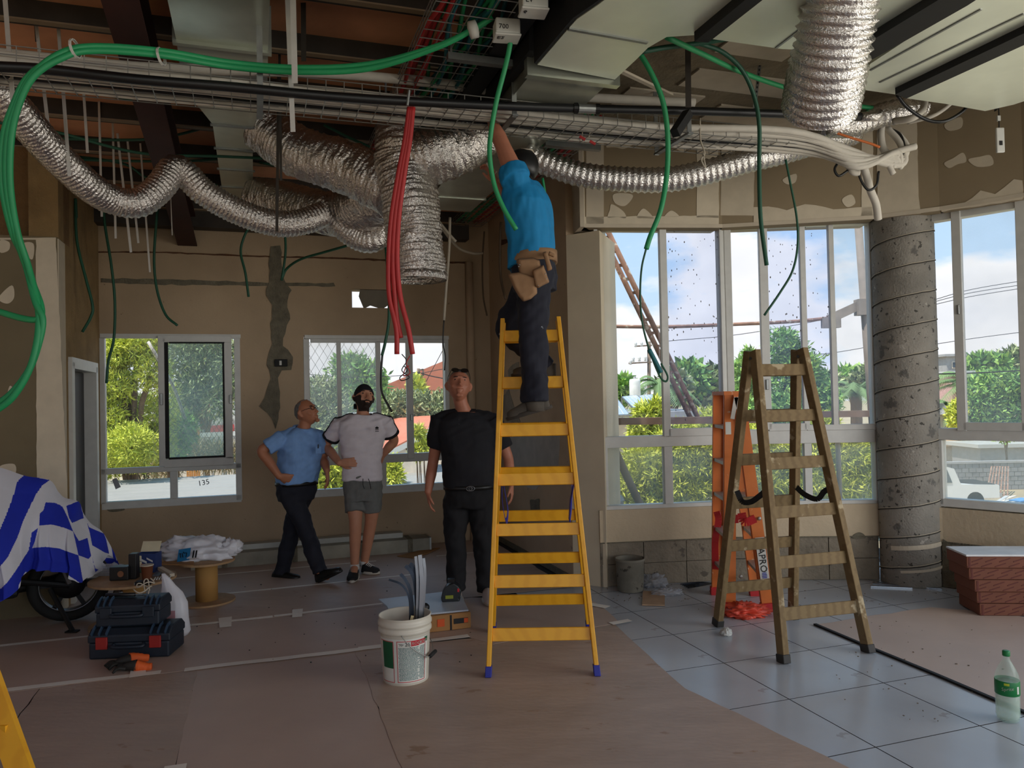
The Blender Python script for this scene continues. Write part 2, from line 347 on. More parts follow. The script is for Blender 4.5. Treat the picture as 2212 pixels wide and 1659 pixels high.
# drywall block in front of it and the wall above
b=MB(); b.bb(B(U_L-2.0,6.77,1.44),4.0,.22,2.88); wall_block=st(b.build('wall_drywall',mat('shaded_green_drywall',(116,104,80),.9,var=.08,scale=3)))  # greenish board, with its dim side light also darkened into the colour
PW=B(0,6.66,0)
patch(wall_block,PW,nB,[(78,514),(121,514),(147,1100),(147,1245),(80,1245)],m_comp,.003,'compound_band',.004,20)
for k,pix in enumerate([[(0,520),(20,522),(22,535),(12,545),(0,545)],[(0,640),(25,618),(32,640),(18,655),(0,652)],[(8,865),(22,832),(30,845),(28,870),(10,872)],[(0,1005),(30,1003),(32,1022),(0,1026)],[(50,526),(72,528),(70,560),(56,548)]]): patch(wall_block,PW,nB,pix,m_comp,.003,'compound_patch',.006,21+k)
patch(wall_block,PW,nB,[(0,514),(121,514),(121,518),(0,518)],m_comp,.004,'corner_bead',0)
b=MB(); b.bb(B(U_L+.0035,6.77,1.44),.007,.21,2.86); b.build('corner_bead',m_comp,wall_block)
b=MB(); b.bb(B(U_L-2.1,6.97,3.3),4.2,.2,.84); st(b.build('wall_upper',mat('upper_brown',(128,100,66),.95,var=.18,scale=6,bump=.4,bscale=50)))
b=MB(); b.bb(B(-5.35,-.5,1.9),.2,14.2,3.8); st(b.build('wall_far_left',m_plast))
# curved facade: low wall, block course, windows, column, bulkhead
Q=[V((.70,6.36,0)),V((1.80,6.50,0)),V((3.03,6.42,0)),V((3.40,6.13,0)),V((4.45,5.02,0)),V((5.2,3.6,0)),V((5.45,2.0,0)),V((5.5,.3,0))]
def nrm(a,b): d=(b-a).normalized(); return V((-d.y,d.x,0))     # outward
b=MB()
for a,c in zip(Q,Q[1:]):
    n=nrm(a,c); b.poly([a,c,c+n*.2,a+n*.2],ZX,.0) if 0 else None
    b.add([a+ZX*.36,c+ZX*.36,c+ZX*.63,a+ZX*.63,a+n*.2+ZX*.36,c+n*.2+ZX*.36,c+n*.2+ZX*.63,a+n*.2+ZX*.63],[(0,1,2,3),(7,6,5,4),(3,2,6,7),(4,5,1,0),(0,3,7,4),(1,5,6,2)])
wall_bay=st(b.build('wall_bay',mat('bay_plaster',(196,178,150),.92,var=.1,scale=2.5,bump=.2,bscale=30)))
bm_=[]
for si,(a,c) in enumerate(zip(Q[:5],Q[1:6])):
    n=nrm(a,c); L=(c-a).length; k=max(1,round(L/.42)); d=(c-a).normalized()
    for i in range(k):
        for row in range(2):
            s0,s1=L*i/k+.003,L*(i+1)/k-.003; j=R_.uniform(-.006,.006)
            o=MB(); o.obox(a+d*((s0+s1)/2)+n*(.1+j)+ZX*(.09+.18*row),d*((s1-s0)/2),n*.09,ZX*.0875); o.build('concrete_block',m_conc,wall_bay)
patch(wall_bay,Q[2],-nrm(Q[2],Q[3]),[(1,1)]*2,m_cement) if 0 else None
nC=nrm(Q[3],Q[4])
patch(wall_bay,Q[3],-nC,[(2037,1165),(2056,1178),(2058,1205),(2075,1225),(2105,1240),(2105,1278),(2037,1266)],m_cement,.005,'cement_patch',.01,31)
patch(wall_bay,Q[1],-nrm(Q[1],Q[2]),[(1842,1156),(1856,1150),(1866,1155),(1868,1163),(1842,1163)],m_cement,.004,'cement_patch',.005,32)
b=MB()
for a,c in zip(Q[:5],Q[1:6]):
    n=nrm(a,c); b.beam(a-n*.004+ZX*.362,c-n*.004+ZX*.362,.008,.008)
st(b.build('trim_2',m_cement))
# bulkhead over the bay (drywall box hanging from the slab)
H0,H1=2.965,3.72
K=[at(1262,490,6.29),at(1560,487,6.41),at(1888,473,6.2),at(2030,461,5.95),at(2212,431,5.58)]; K=[V((p.x,p.y,0)) for p in K]
K=[K[0]]+K[1:]+[V((4.75,4.1,0)),V((5.05,2.4,0)),V((5.1,.3,0))]
b=MB()
for i,(a,c) in enumerate(zip(K,K[1:])):
    n=nrm(a,c); o1=Q[min(i,len(Q)-2)]; 
    b.add([a+ZX*H0,c+ZX*H0,c+ZX*H1,a+ZX*H1,a+n*.14+ZX*H0,c+n*.14+ZX*H0,c+n*.14+ZX*H1,a+n*.14+ZX*H1],[(0,1,2,3),(7,6,5,4),(4,5,1,0),(3,2,6,7),(0,3,7,4),(1,5,6,2)])
bulk=st(b.build('wall_bulkhead',m_board))
b=MB()
for a,c in zip(Q[:-1],Q[1:]):
    n=nrm(a,c); a2,c2=a+n*.03,c+n*.03; b.add([p+ZX*z for z in (2.985,3.9) for p in (a2,c2,c2+n*.2,a2+n*.2)],[(3,2,1,0),(4,5,6,7),(0,1,5,4),(1,2,6,5),(2,3,7,6),(3,0,4,7)])
st(b.build('wall_spandrel',m_paint))
b=MB()
for a,c in zip(K,K[1:]): n=nrm(a,c); b.beam(a-n*.003+ZX*(H0+.012),c-n*.003+ZX*(H0+.012),.01,.03)
b.build('edge_bead',m_paint,bulk)
b=MB(); e=K[0]; b.poly([e+V((-.035,-.02,0)),e+V((.0,-.02,0)),e+V((.25,.6,0)),e+V((-.12,.6,0))],ZX,H1-H0); b.v=[(x,y,z+H0) for x,y,z in b.v]; b.build('end_board',m_paint,bulk)
def bp(i,pix,m=m_comp,nm='compound_patch',j=.008,sd=0,t=.003): patch(bulk,K[i],-nrm(K[i],K[i+1]),pix,m,t,nm,j,sd)
bp(0,[(1266,292),(1304,292),(1304,488),(1266,488)],m_paint,'compound_band',0,40)
bp(0,[(1262,468),(1552,466),(1553,486),(1262,488)],m_comp,'compound_band',.004,41)
bp(0,[(1505,290),(1551,289),(1553,466),(1552,470),(1505,470)],m_comp,'compound_band',.004,42)
bp(1,[(1557,289),(1630,287),(1628,465),(1557,466)],m_comp,'compound_band',.004,43)
bp(1,[(1628,448),(1660,446),(1700,455),(1740,440),(1800,452),(1850,448),(1884,446),(1884,472),(1628,484)],m_comp,'compound_band',.006,44)
bp(1,[(1880,270),(1886,270),(1886,472),(1860,472),(1862,280)],m_comp,'compound_band',.004,45)
bp(2,[(1895,255),(1980,242),(1985,425),(1990,462),(1895,470)],m_comp,'compound_band',.004,46)
bp(3,[(2034,452),(2080,442),(2120,412),(2150,420),(2190,388),(2209,390),(2209,430),(2034,458)],m_comp,'compound_band',.006,47)
for k,(i,pix) in enumerate([(0,[(1325,420),(1345,416),(1368,424),(1350,444),(1330,440)]),(0,[(1310,316),(1330,300),(1375,306),(1350,322)]),(0,[(1455,318),(1470,300),(1482,305),(1478,328)]),(0,[(1435,470),(1450,455),(1468,468)]),(1,[(1690,388),(1720,376),(1718,392),(1700,398)]),(1,[(1820,430),(1838,422),(1848,440),(1828,448)]),(3,[(2040,352),(2080,330),(2088,350),(2050,362)]),(3,[(2092,345),(2140,335),(2144,356),(2110,360)]),(3,[(2040,270),(2075,255),(2078,275),(2050,282)]),(0,[(1312,470),(1322,440),(1345,455),(1352,470)]),(0,[(1375,470),(1390,452),(1412,470)])]): bp(i,pix,m_comp,'compound_patch',.006,50+k)
# column
m_iron_seam=mat('form_seam',(58,55,50),.9)
b=MB(); n=48; rings=[]; turns=.215; CC=V((3.25,6.335,0)); cr=.236
zs=np.arange(0,2.98,.0125)
for z in zs:
    r=[]
    for j in range(n):
        t=2*pi*j/n; ph=((z-.24*(t/(2*pi)))/.24)%1.0; g=1-.03*exp(-((min(ph,1-ph))/.035)**2)+.006*noise.noise(V((cos(t)*3,sin(t)*3,z*5)))
        r.append(CC+V((cos(t)*cr*g,sin(t)*cr*g,z)))
    rings.append(r)
b.rings(rings); col=st(b.build('column',mat('spiral_form_concrete',(138,133,124),.85,var=.25,scale=3.5,bump=.4,bscale=60,spot=[(22,.61,(66,63,58)),(11,.66,(168,162,152)),(4,.62,(100,97,92))]),smooth=True))
b=MB()
for z0,a0,a1,h in ((.30,3.6,5.4,.035),(.12,3.9,5.6,.02)):
    pts=[CC+V((cos(t)*(cr+.006),sin(t)*(cr+.006),z0+.05*(t-a0)/(a1-a0))) for t in np.linspace(a0,a1,14)]
    for p,q in zip(pts,pts[1:]): b.beam(p,q,.006,h)
b.build('paint_smear',m_paint,col)
for k in range(-1,14):
    P=[CC+V((cos(t)*(cr+.001),sin(t)*(cr+.001),k*.24+.24*t/(2*pi)+.004*noise.noise(V((t*3,k,0))))) for t in np.linspace(0,2*pi,40)]
    P=[p for p in P if 0<p.z<2.97]
    if len(P)>3: MB().tube(P,.0045,5).build('seam',m_iron_seam,col,True); MB().tube([p+ZX*.008 for p in P],.0032,4).build('seam_highlight',m_paint,col,True)  # pale line above each dark seam is its highlight, painted on
# windows -------------------------------------------------------------------------------------
class Win:
    def __init__(s,n,P,nr,off):      # plane through P, outward normal nr
        s.P=V(P)+V(nr)*off; s.n=V(nr); s.t=ZX.cross(-s.n).normalized(); 
        s.o=thing('window_%d'%n,None,None,s.P,kind='structure')
    def sz(s,px,py): h=hit(px,py,s.P,s.n); return (h-s.P).dot(s.t),h.z
    def rc(s,x0,y0,x1,y1):
        xm,ym=(x0+x1)/2,(y0+y1)/2; a,c=s.sz(x0,ym)[0],s.sz(x1,ym)[0]; return min(a,c),max(a,c),s.sz(xm,y1)[1],s.sz(xm,y0)[1]
    def bar(s,mb,x0,y0,x1,y1,dep=.06,off=0.0):
        a,c,z0,z1=s.rc(x0,y0,x1,y1); mb.obox(s.P+s.t*((a+c)/2)+s.n*off+V((0,0,(z0+z1)/2-s.P.z)),s.t*((c-a)/2),s.n*dep/2,ZX*((z1-z0)/2))
    def bars(s,name,L,dep=.06,off=0.0,m=None):
        b=MB()
        for q in L: s.bar(b,*q,dep=dep,off=off)
        return bevel(b.build(name,m or m_white,s.o),.003,1)
    def pane(s,x0,y0,x1,y1,m,off=0.0):
        b=MB(); a,c,z0,z1=s.rc(x0,y0,x1,y1); b.obox(s.P+s.t*((a+c)/2)+s.n*off+V((0,0,(z0+z1)/2-s.P.z)),s.t*((c-a)/2),s.n*.002,ZX*((z1-z0)/2)); return b.build('pane',m,s.o)
g_clr=glass('clear_glass',.02); g_dust=glass('dusty_glass',.13,(205,212,222)); g_dirty=glass('splattered_glass',.10,(205,214,240),.22,30,tint=(.92,.94,1)); g_haz=glass('hazy_glass',.2,(228,230,222)); g_green=glass('tinted_glass',.2,(200,212,206),tint=(.88,.93,.9))
w=Win(1,PB,VX,.04)
w.bars('frame',[(217,722,520,731),(217,731,229,1088),(508,731,521,1080),(220,1006,521,1018),(221,1076,522,1092)],.09)
w.bars('sash',[(344,726,360,1006),(352,726,500,741),(486,741,502,990),(356,988,505,1006)],.05,-.05)
w.bars('mullion',[(368,1016,384,1078)],.06)
w.bars('gasket',[(357,740,366,990),(482,741,486,988),(366,985,486,990),(366,739,486,743)],.03,-.06,m_black)
w.bars('handle',[(348,850,354,875),(496,853,502,872)],.02,-.085,m_steel)
w.pane(229,731,346,1006,g_clr,.02); w.pane(364,741,486,988,g_green,-.05); w.pane(502,731,510,996,g_clr,.02); w.pane(232,1018,370,1076,g_clr); w.pane(383,1018,510,1076,g_clr)
w=Win(2,PB,VX,.04)
w.bars('frame',[(657,725,968,733),(657,733,670,1060),(961,733,969,1000),(657,982,966,1000),(657,1050,966,1066)],.09)
w.bars('sash',[(670,733,962,741),(728,737,737,1000),(812,737,822,1000),(877,737,891,990)],.05,-.03)
w.bars('mullion',[(820,998,834,1052)],.06); w.bars('handle',[(884,895,889,908)],.02,-.065,m_steel)
w.pane(670,741,729,984,g_haz,-.03); w.pane(736,741,813,984,g_dirty if 0 else g_haz,-.02); w.pane(821,741,878,984,g_clr,-.03); w.pane(890,733,962,984,g_clr,0); w.pane(670,1000,822,1050,g_clr); w.pane(832,1000,962,1050,g_clr)
w=Win(3,Q[0],nrm(Q[0],Q[1]),.07)
w.bars('frame',[(1286,488,1294,1103),(1290,480,1572,495),(1294,940,1570,964),(1294,964,1311,1090),(1300,1087,1572,1104),(1556,488,1572,1090)],.1)
w.bars('sash',[(1424,488,1439,942),(1439,924,1556,941),(1552,488,1558,930)],.05,-.04); w.bars('mullion',[(1433,962,1451,1089)],.07)
w.pane(1294,495,1425,941,g_clr,.02); w.pane(1438,495,1555,926,g_dirty,-.03); w.pane(1311,964,1434,1088,g_haz); w.pane(1450,964,1558,1088,g_haz)
w=Win(4,Q[1],nrm(Q[1],Q[2]),.07)
w.bars('frame',[(1568,485,1583,1096),(1570,476,1900,490),(1575,926,1898,957),(1880,480,1898,1092),(1578,1080,1900,1098)],.1)
w.bars('sash',[(1640,485,1658,928),(1657,914,1738,930),(1727,484,1739,928),(1739,916,1890,928),(1789,483,1800,918),(1876,482,1886,928)],.05,-.04)
w.bars('mullion',[(1736,954,1752,1082),(1600,954,1614,1082)],.07); w.bars('handle',[(1650,820,1656,842),(1884,818,1889,846)],.02,-.07,m_steel)
w.pane(1583,490,1642,928,g_clr,.02); w.pane(1657,490,1728,915,g_dirty,-.03); w.pane(1738,490,1790,917,g_dirty,-.02); w.pane(1799,490,1878,917,g_dust,-.03)
w.pane(1583,956,1602,1081,g_haz); w.pane(1613,956,1737,1081,g_haz); w.pane(1751,956,1884,1081,g_haz)
w=Win(5,Q[3],nC,.07)
w.bars('frame',[(2008,455,2022,1100),(2014,445,2260,461),(2020,926,2290,952),(2026,950,2041,1088),(2030,1084,2290,1102)],.1)
w.bars('sash',[(2066,450,2086,930),(2086,912,2230,930),(2204,430,2228,930)],.05,-.04); w.bars('handle',[(2074,660,2079,680)],.02,-.07,m_steel)
w.pane(2020,455,2072,928,g_clr,.02); w.pane(2084,440,2208,914,g_dust,-.03); w.pane(2040,952,2285,1086,g_haz); w.pane(2226,420,2285,914,g_clr,.02)
# ceiling -------------------------------------------------------------------------------------
ceil=thing('ceiling',None,None,B(0,5,3.7),kind='structure')
RZ=lambda v: 3.52+(8.3-v)*.115
b=MB()
def slope_box(mb,u0,u1,v0,v1,dz0,dz1,mi=0):
    vs=[B(u,v_,RZ(v_)+d) for d in(dz0,dz1) for u,v_ in((u0,v0),(u1,v0),(u1,v1),(u0,v1))]
    mb.add(vs,[(3,2,1,0),(4,5,6,7),(0,1,5,4),(1,2,6,5),(2,3,7,6),(3,0,4,7)],mi)
pv=[8.1-.6*k for k in range(11)]
for k,(a,c) in enumerate(zip(pv[1:],pv)):
    b=MB(); slope_box(b,-4.9,2.62,a+.004,c-.004,.06,.10); b.build('roof_board',m_roof,ceil)
b=MB(); slope_box(b,-4.9,2.62,pv[0],8.6,.06,.1); slope_box(b,-4.9,2.62,-5.6,pv[-1],.06,.1); b.build('roof_board',m_roof,ceil)
for v_ in pv:
    p=thing('purlin',None,None,B(-1,v_,RZ(v_))); p.parent=ceil; p.location=B(-1,v_,RZ(v_))-ORG[ceil.name]
    b=MB(); slope_box(b,-4.9,2.2,v_-.03,v_+.03,-.06,.06); b.build('web',m_purl,p)
    b=MB(); slope_box(b,-4.9,2.2,v_-.04,v_+.0,-.068,-.058); b.build('flange',m_flange,p)
for ug in (-.62,-3.4):
    b=MB(); slope_box(b,ug-.09,ug+.09,1.2,8.35,-.125,-.11); slope_box(b,ug-.012,ug+.012,1.2,8.35,-.34,-.125); slope_box(b,ug-.09,ug+.09,1.2,8.35,-.355,-.34); b.build('girder',m_gird,ceil)
b=MB(); PP=[B(2.3,-5.5,3.72),B(2.3,8.6,3.72),B(2.75,8.6,3.72)]+[q+ZX*3.72+nrm(Q[max(0,i-1)],Q[max(1,i)])*.3 for i,q in enumerate(Q)]+[B(5.6,-5.5,3.72)]; b.poly(PP,ZX,.16); b.bb(B(2.33,1.6,4.3),.06,14.2,1.1); b.build('slab',m_slab,ceil)
b=MB(); b.bb(B(-1.2,8.18,3.40),6.9,.16,.16); b.build('edge_beam',m_purl,ceil)
for k,(u0,u1,v0,v1) in enumerate([(2.75,3.25,3.75,4.1),(2.8,3.9,4.35,4.62),(2.5,3.1,4.75,5.05),(3.3,4.3,4.85,5.15),(3.5,4.4,3.9,4.2)]):
    MB().bb(B((u0+u1)/2,(v0+v1)/2,3.713),u1-u0,v1-v0,.012).build('painted_patch',m_paint,ceil)
b=MB(); b.bb(B(.4,-5.6,1.9),10.5,.2,.7+2.4); rear=None
# ------------------------------------------------------------ outdoors
GZ=-3.2
m_ground=mat('dry_ground',(176,160,128),.95,var=.2,scale=.4); 
MB().box(V((0,120,GZ-.1)),420,460,.2).build('ground_outside',m_ground,kind='structure')
def leafmat(n,c): return mat(n,c,.55,0,.18,1.2,spec=.3)
LY=[leafmat('leaf_yellow_light',(226,228,96)),leafmat('leaf_yellow',(200,208,76)),leafmat('leaf_yellow_deep',(150,162,60))]
LG=[leafmat('leaf_green_light',(166,200,100)),leafmat('leaf_green',(122,166,82)),leafmat('leaf_green_deep',(84,124,62))]
LO=[leafmat('leaf_olive_light',(196,204,148)),leafmat('leaf_olive',(126,140,92)),leafmat('leaf_olive_deep',(92,106,70))]
LD=[leafmat('leaf_dry',(190,170,130)),leafmat('leaf_dry_b',(160,138,100)),leafmat('leaf_olive',(126,140,92))]
m_bark=mat('bark',(120,96,72),.9,var=.25,scale=12,bump=.6)
def leaves(blobs,n,ln,wd,seed,droop=0.0):
    r=np.random.RandomState(seed); tot=sum(b[1][0]*b[1][1] for b in blobs); V_=[];MI=[]
    for c,rad in blobs:
        k=max(20,int(n*rad[0]*rad[1]/tot)); d=r.normal(size=(k,3)); d/=np.linalg.norm(d,axis=1)[:,None]
        lump=1+.16*np.sin(d[:,0]*7+c[0]*3)*np.sin(d[:,1]*6+c[1])+.14*np.sin(d[:,2]*9+c[2]*5)
        p=np.array(c)+d*np.array(rad)*(r.uniform(.25,1,size=(k,1))**.45)*lump[:,None]
        g=d*.6+r.normal(size=(k,3))*.8; g[:,2]+= .1-droop; g/=np.linalg.norm(g,axis=1)[:,None]
        s=np.cross(g,r.normal(size=(k,3))); s/=np.linalg.norm(s,axis=1)[:,None]
        l=ln*r.uniform(.6,1.3,size=(k,1)); w=wd*r.uniform(.6,1.2,size=(k,1))
        V_.append(np.stack([p,p+g*l*.45+s*w,p+g*l,p+g*l*.45-s*w],1).reshape(-1,3)); MI.append(r.choice(3,size=k,p=[.38,.4,.22]))
    v=np.concatenate(V_); mi=np.concatenate(MI); return v,mi
def foliage(parent,blobs,n,ln,wd,ms,seed,droop=0.0,name='foliage'):
    v,mi=leaves(blobs,n,ln,wd,seed,droop); k=len(mi); me=bpy.data.meshes.new(name)
    me.from_pydata((v-np.array(ORG[parent.name])).tolist(),[],np.arange(4*k).reshape(-1,4).tolist())
    for m in ms: me.materials.append(m)
    me.polygons.foreach_set('material_index',mi.astype(np.int32))
    o=bpy.data.objects.new(name,me); COL.objects.link(o); o.parent=parent; ORG[o.name]=ORG[parent.name]; o['kind']='stuff'; return o
SEED=[0]
def tree(name,label,cat,D,blobs,n,ln,wd,ms,group=None,trunk=True,droop=0.0,thick=.1):
    "blobs: (px,py,rx_px,ry_px[,dD]) as seen from the camera's spot, all at distance D"
    SEED[0]+=1; k=D/FPX; L=[]
    for q in blobs:
        d=D+(q[4] if len(q)>4 else 0); L.append((at(q[0],q[1],d),(q[2]*k,(q[2]+q[3])*.5*k,q[3]*k)))
    c=sum((b[0] for b in L),V((0,0,0)))/len(L); base=V((c.x,c.y,GZ)); t=thing(name,label,cat,base,group)
    if trunk:
        b=MB(); b.tube(spl([base-ZX*.1,base+V((.05,.05,(c.z-GZ)*.5)),c]),[thick*(1.2-.7*i/16) for i in range(17)],8)
        for q in L[:6]: b.tube(spl([base+ZX*(q[0].z-GZ)*.55,base*.4+V((q[0].x,q[0].y,q[0].z))*.6+ZX*GZ*0,q[0]],5) if 0 else [base+ZX*((q[0].z-GZ)*.6),(base+ZX*(q[0].z-GZ)*.8)*.5+q[0]*.5,q[0]],thick*.45,6)
        b.build('trunk',m_bark,t,True)
    foliage(t,L,n,ln,wd,ms,SEED[0],droop); return t
tree('feathery_tree','yellow green feathery tree filling the left pane of the leftmost window','tree',13,[(250,760,60,40),(300,745,50,35),(250,830,48,36),(330,800,34,40),(235,900,40,44),(310,900,55,50,.5),(285,965,60,45,-.4),(345,960,30,50,.6),(235,985,34,45),(200,860,40,60),(360,880,24,60,1)],32000,.11,.011,LY)
tree('grey_green_tree','tall grey green tree behind the netting, seen in the sliding sash of the leftmost window','tree',24,[(400,770,50,45),(450,790,50,50),(420,840,45,45),(470,860,35,45),(400,880,35,40),(500,800,40,60),(440,745,60,30)],9000,.22,.03,LO,droop=.4)
tree('dark_shrub','dark green shrub low behind the leftmost window beside the feathery tree','shrub',14.5,[(352,950,26,36),(375,965,28,30),(395,930,24,34)],2600,.15,.02,LG)
tree('dry_brush','tangle of dry straw coloured brush above the white corrugated roof','brush',16,[(330,1005,60,20),(400,975,40,25),(455,985,50,22),(500,990,40,20)],5000,.3,.008,LD,trunk=False)
tree('olive_tree','olive green tree in the left pane of the second window','tree',20,[(690,850,40,40),(715,880,40,45),(670,900,45,50),(720,940,40,45),(690,970,40,35)],7000,.16,.022,LO)
tree('round_green_tree','tall round green tree behind the man in the white t-shirt','tree',32,[(755,800,40,36),(790,820,40,38),(760,850,45,40),(805,860,34,40),(735,870,30,36)],6000,.3,.06,LG)
tree('garden_shrub','bushy olive shrub in front of the cream house with the red roof','shrub',17,[(905,880,30,36),(935,890,34,36),(960,880,28,36),(880,900,24,30),(845,890,24,36),(865,870,20,26)],6500,.13,.02,LO)
tree('lime_creeper','bright lime creeper beside the wooden pole outside the second window','creeper',20,[(905,850,12,28),(897,830,9,16)],900,.2,.05,LY,thick=.02)
tree('yellow_bush','yellow flowering bush under the second window between the two standing men','bush',10.6,[(700,1030,40,40),(735,1040,20,30),(690,985,24,28)],3000,.13,.02,LY)
tree('yellow_sapling','thin yellow leaved sapling in the lower middle pane of the second window','sapling',11.5,[(852,1030,14,28),(845,1005,12,18)],900,.13,.014,LY,thick=.02)
for k,(x,y) in enumerate([(905,935),(915,965),(900,975)]): tree('yellow_sprig','spiky yellow sprig on a thin stem before the red shed roof','sprig',11.2,[(x,y,9,11)],260,.12,.014,LY,group='yellow sprigs outside the second window',thick=.012)
tree('bay_hedge','large feathery yellow green hedge outside the left bay window','hedge',10.5,[(1480,960,60,45),(1540,930,50,45),(1400,1010,60,50),(1470,1050,70,50),(1360,1050,50,45),(1560,1020,50,60),(1400,1080,60,40),(1500,1000,60,50)],26000,.11,.011,LY)
tree('bay_hedge','feathery yellow green hedge behind the old wooden ladder','hedge',10.8,[(1620,960,50,40),(1690,980,50,45),(1760,960,50,40),(1830,985,50,45),(1640,1040,60,50),(1720,1050,60,50),(1800,1050,60,50),(1870,1030,40,60),(1780,920,30,25)],26000,.11,.011,LY)
tree('yellow_shrub','yellow shrub between the solar panels and the brown rail','shrub',14,[(1395,895,24,22),(1420,880,16,18),(1380,925,20,22),(1420,920,14,22)],2500,.14,.02,LY)
tree('spreading_tree','large dark green spreading tree behind the top of the old wooden ladder','tree',24,[(1690,745,34,36),(1720,790,50,45),(1690,830,50,50),(1750,840,40,45),(1720,880,60,40),(1780,870,35,40)],9000,.22,.04,LG)
tree('slim_tree','small dark green tree left of the wooden ladder top','tree',18,[(1605,800,16,30),(1620,835,20,30),(1600,860,16,26),(1618,770,10,18)],2600,.16,.03,LG)
tree('shady_bush','dark bush low between the two bay sashes','bush',16,[(1612,885,20,24),(1690,880,30,24),(1660,900,24,20)],2200,.15,.03,LG)
tree('leafy_tree','broad light green tree in the right window','tree',46,[(2120,850,40,36),(2160,830,45,36),(2200,850,40,45),(2140,890,50,36),(2200,890,50,40),(2105,885,30,30),(2240,860,40,60)],8000,.4,.07,LG)
tree('garden_bush','bright green bush beside the stile of the right window','bush',44,[(2066,900,16,28),(2072,880,12,20)],1200,.3,.06,LY)
for k,(x,y,rx,ry,D) in enumerate([(1340,840,30,24,60),(1455,830,26,30,52),(1490,815,34,32,55),(1540,830,40,36,56),(1585,835,20,26,60),(1790,830,20,18,62),(1840,815,36,16,70),(1880,820,30,20,66),(2130,785,40,14,80),(2200,775,40,16,82),(830,880,24,20,60),(860,870,20,18,64),(690,870,30,20,60),(2040,830,10,10,90),(500,850,40,30,70),(420,860,30,24,70)]):
    tree('distant_tree','hazy tree on the skyline beyond the neighbouring gardens','tree',D,[(x,y,rx,ry),(x+rx*.5,y+ry*.4,rx*.7,ry*.8),(x-rx*.6,y+ry*.5,rx*.7,ry*.8)],1500,.012*D,.0035*D,LO if k%2 else LG,group='hazy trees on the skyline',thick=.2)
# palms
LP=leafmat('palm_leaf',(120,146,92)); 
def palm(label,px,py,D,nf,fl_,seed):
    r=random.Random(seed); top=at(px,py,D); base=V((top.x,top.y,GZ)); t=thing('palm_tree',label,'palm',base)
    b=MB(); b.tube([base-ZX*.1]+[base+ZX*(top.z-GZ)*i/12 for i in range(1,13)],[.2*(1+.12*(i%2)) for i in range(13)],10); b.build('trunk',m_bark,t,True)
    for k in range(nf):
        a=2*pi*k/nf+r.uniform(-.2,.2); el=r.uniform(.1,1.1); d=V((cos(a)*cos(el),sin(a)*cos(el),sin(el)))
        pts=[top+d*fl_*s-ZX*fl_*.75*s*s for s in np.linspace(0,1,10)]; b=MB(); b.tube(pts,[.025*(1-.08*i) for i in range(10)],4)
        for i in range(1,10):
            for q in range(3):
                p=pts[i-1]+(pts[i]-pts[i-1])*(q/3); tg=(pts[i]-pts[i-1]).normalized(); sd=tg.cross(ZX).normalized()
                for sg in(-1,1):
                    l=fl_*.24*(1-.35*i/10); e=p+(sd*sg*.75+tg*.6-ZX*.35)*l; w=tg*.02*D/20
                    b.add([p-w,p+w,e],[(0,1,2)])
        b.build('frond',LP,t)
palm('feathery palm behind the white water tanks',1425,835,26,16,1.5,1)
palm('grey green palm crown right of the wooden ladder',1850,850,34,18,2.2,2)
palm('palm with drooping fronds behind the right window',2095,830,52,18,4.0,3)
palm('short palm beside the right window frame',2048,880,50,14,2.3,4)
# roofs and houses
m_white_roof=mat('white_roof_sheet',(150,147,140),.6,var=.05,scale=1.5)
m_cream=mat('cream_render',(222,208,190),.9); m_grey=mat('grey_render',(168,166,164),.9,var=.1); m_red=mat('red_roof_tile',(196,116,88),.8,var=.15,scale=8); m_pink=mat('pink_render',(206,166,160),.9); m_win=mat('dark_window_glass',(70,84,96),.15)
t=thing('corrugated_roof','white corrugated sheet roof right below the back windows','roof',B(.6,10,.2))
for k in range(7):
    b=MB(); u0=-3.4+k*1.1; R=[]
    for i in range(0,113):
        v=8.62+i*.05; z=.27+.075*abs(sin(pi*i*.05/.45))**.6-.004*(k%2)
        R.append([B(u0,v,z),B(u0+1.13,v,z)])
    for z in (0,): b.rings(R,False,False)
    b.build('roof_sheet',m_white_roof,t,True)
b=MB(); b.bb(B(.4,11.4,-1.5),7.9,5.4,3.5); b.build('wall',m_grey,t)
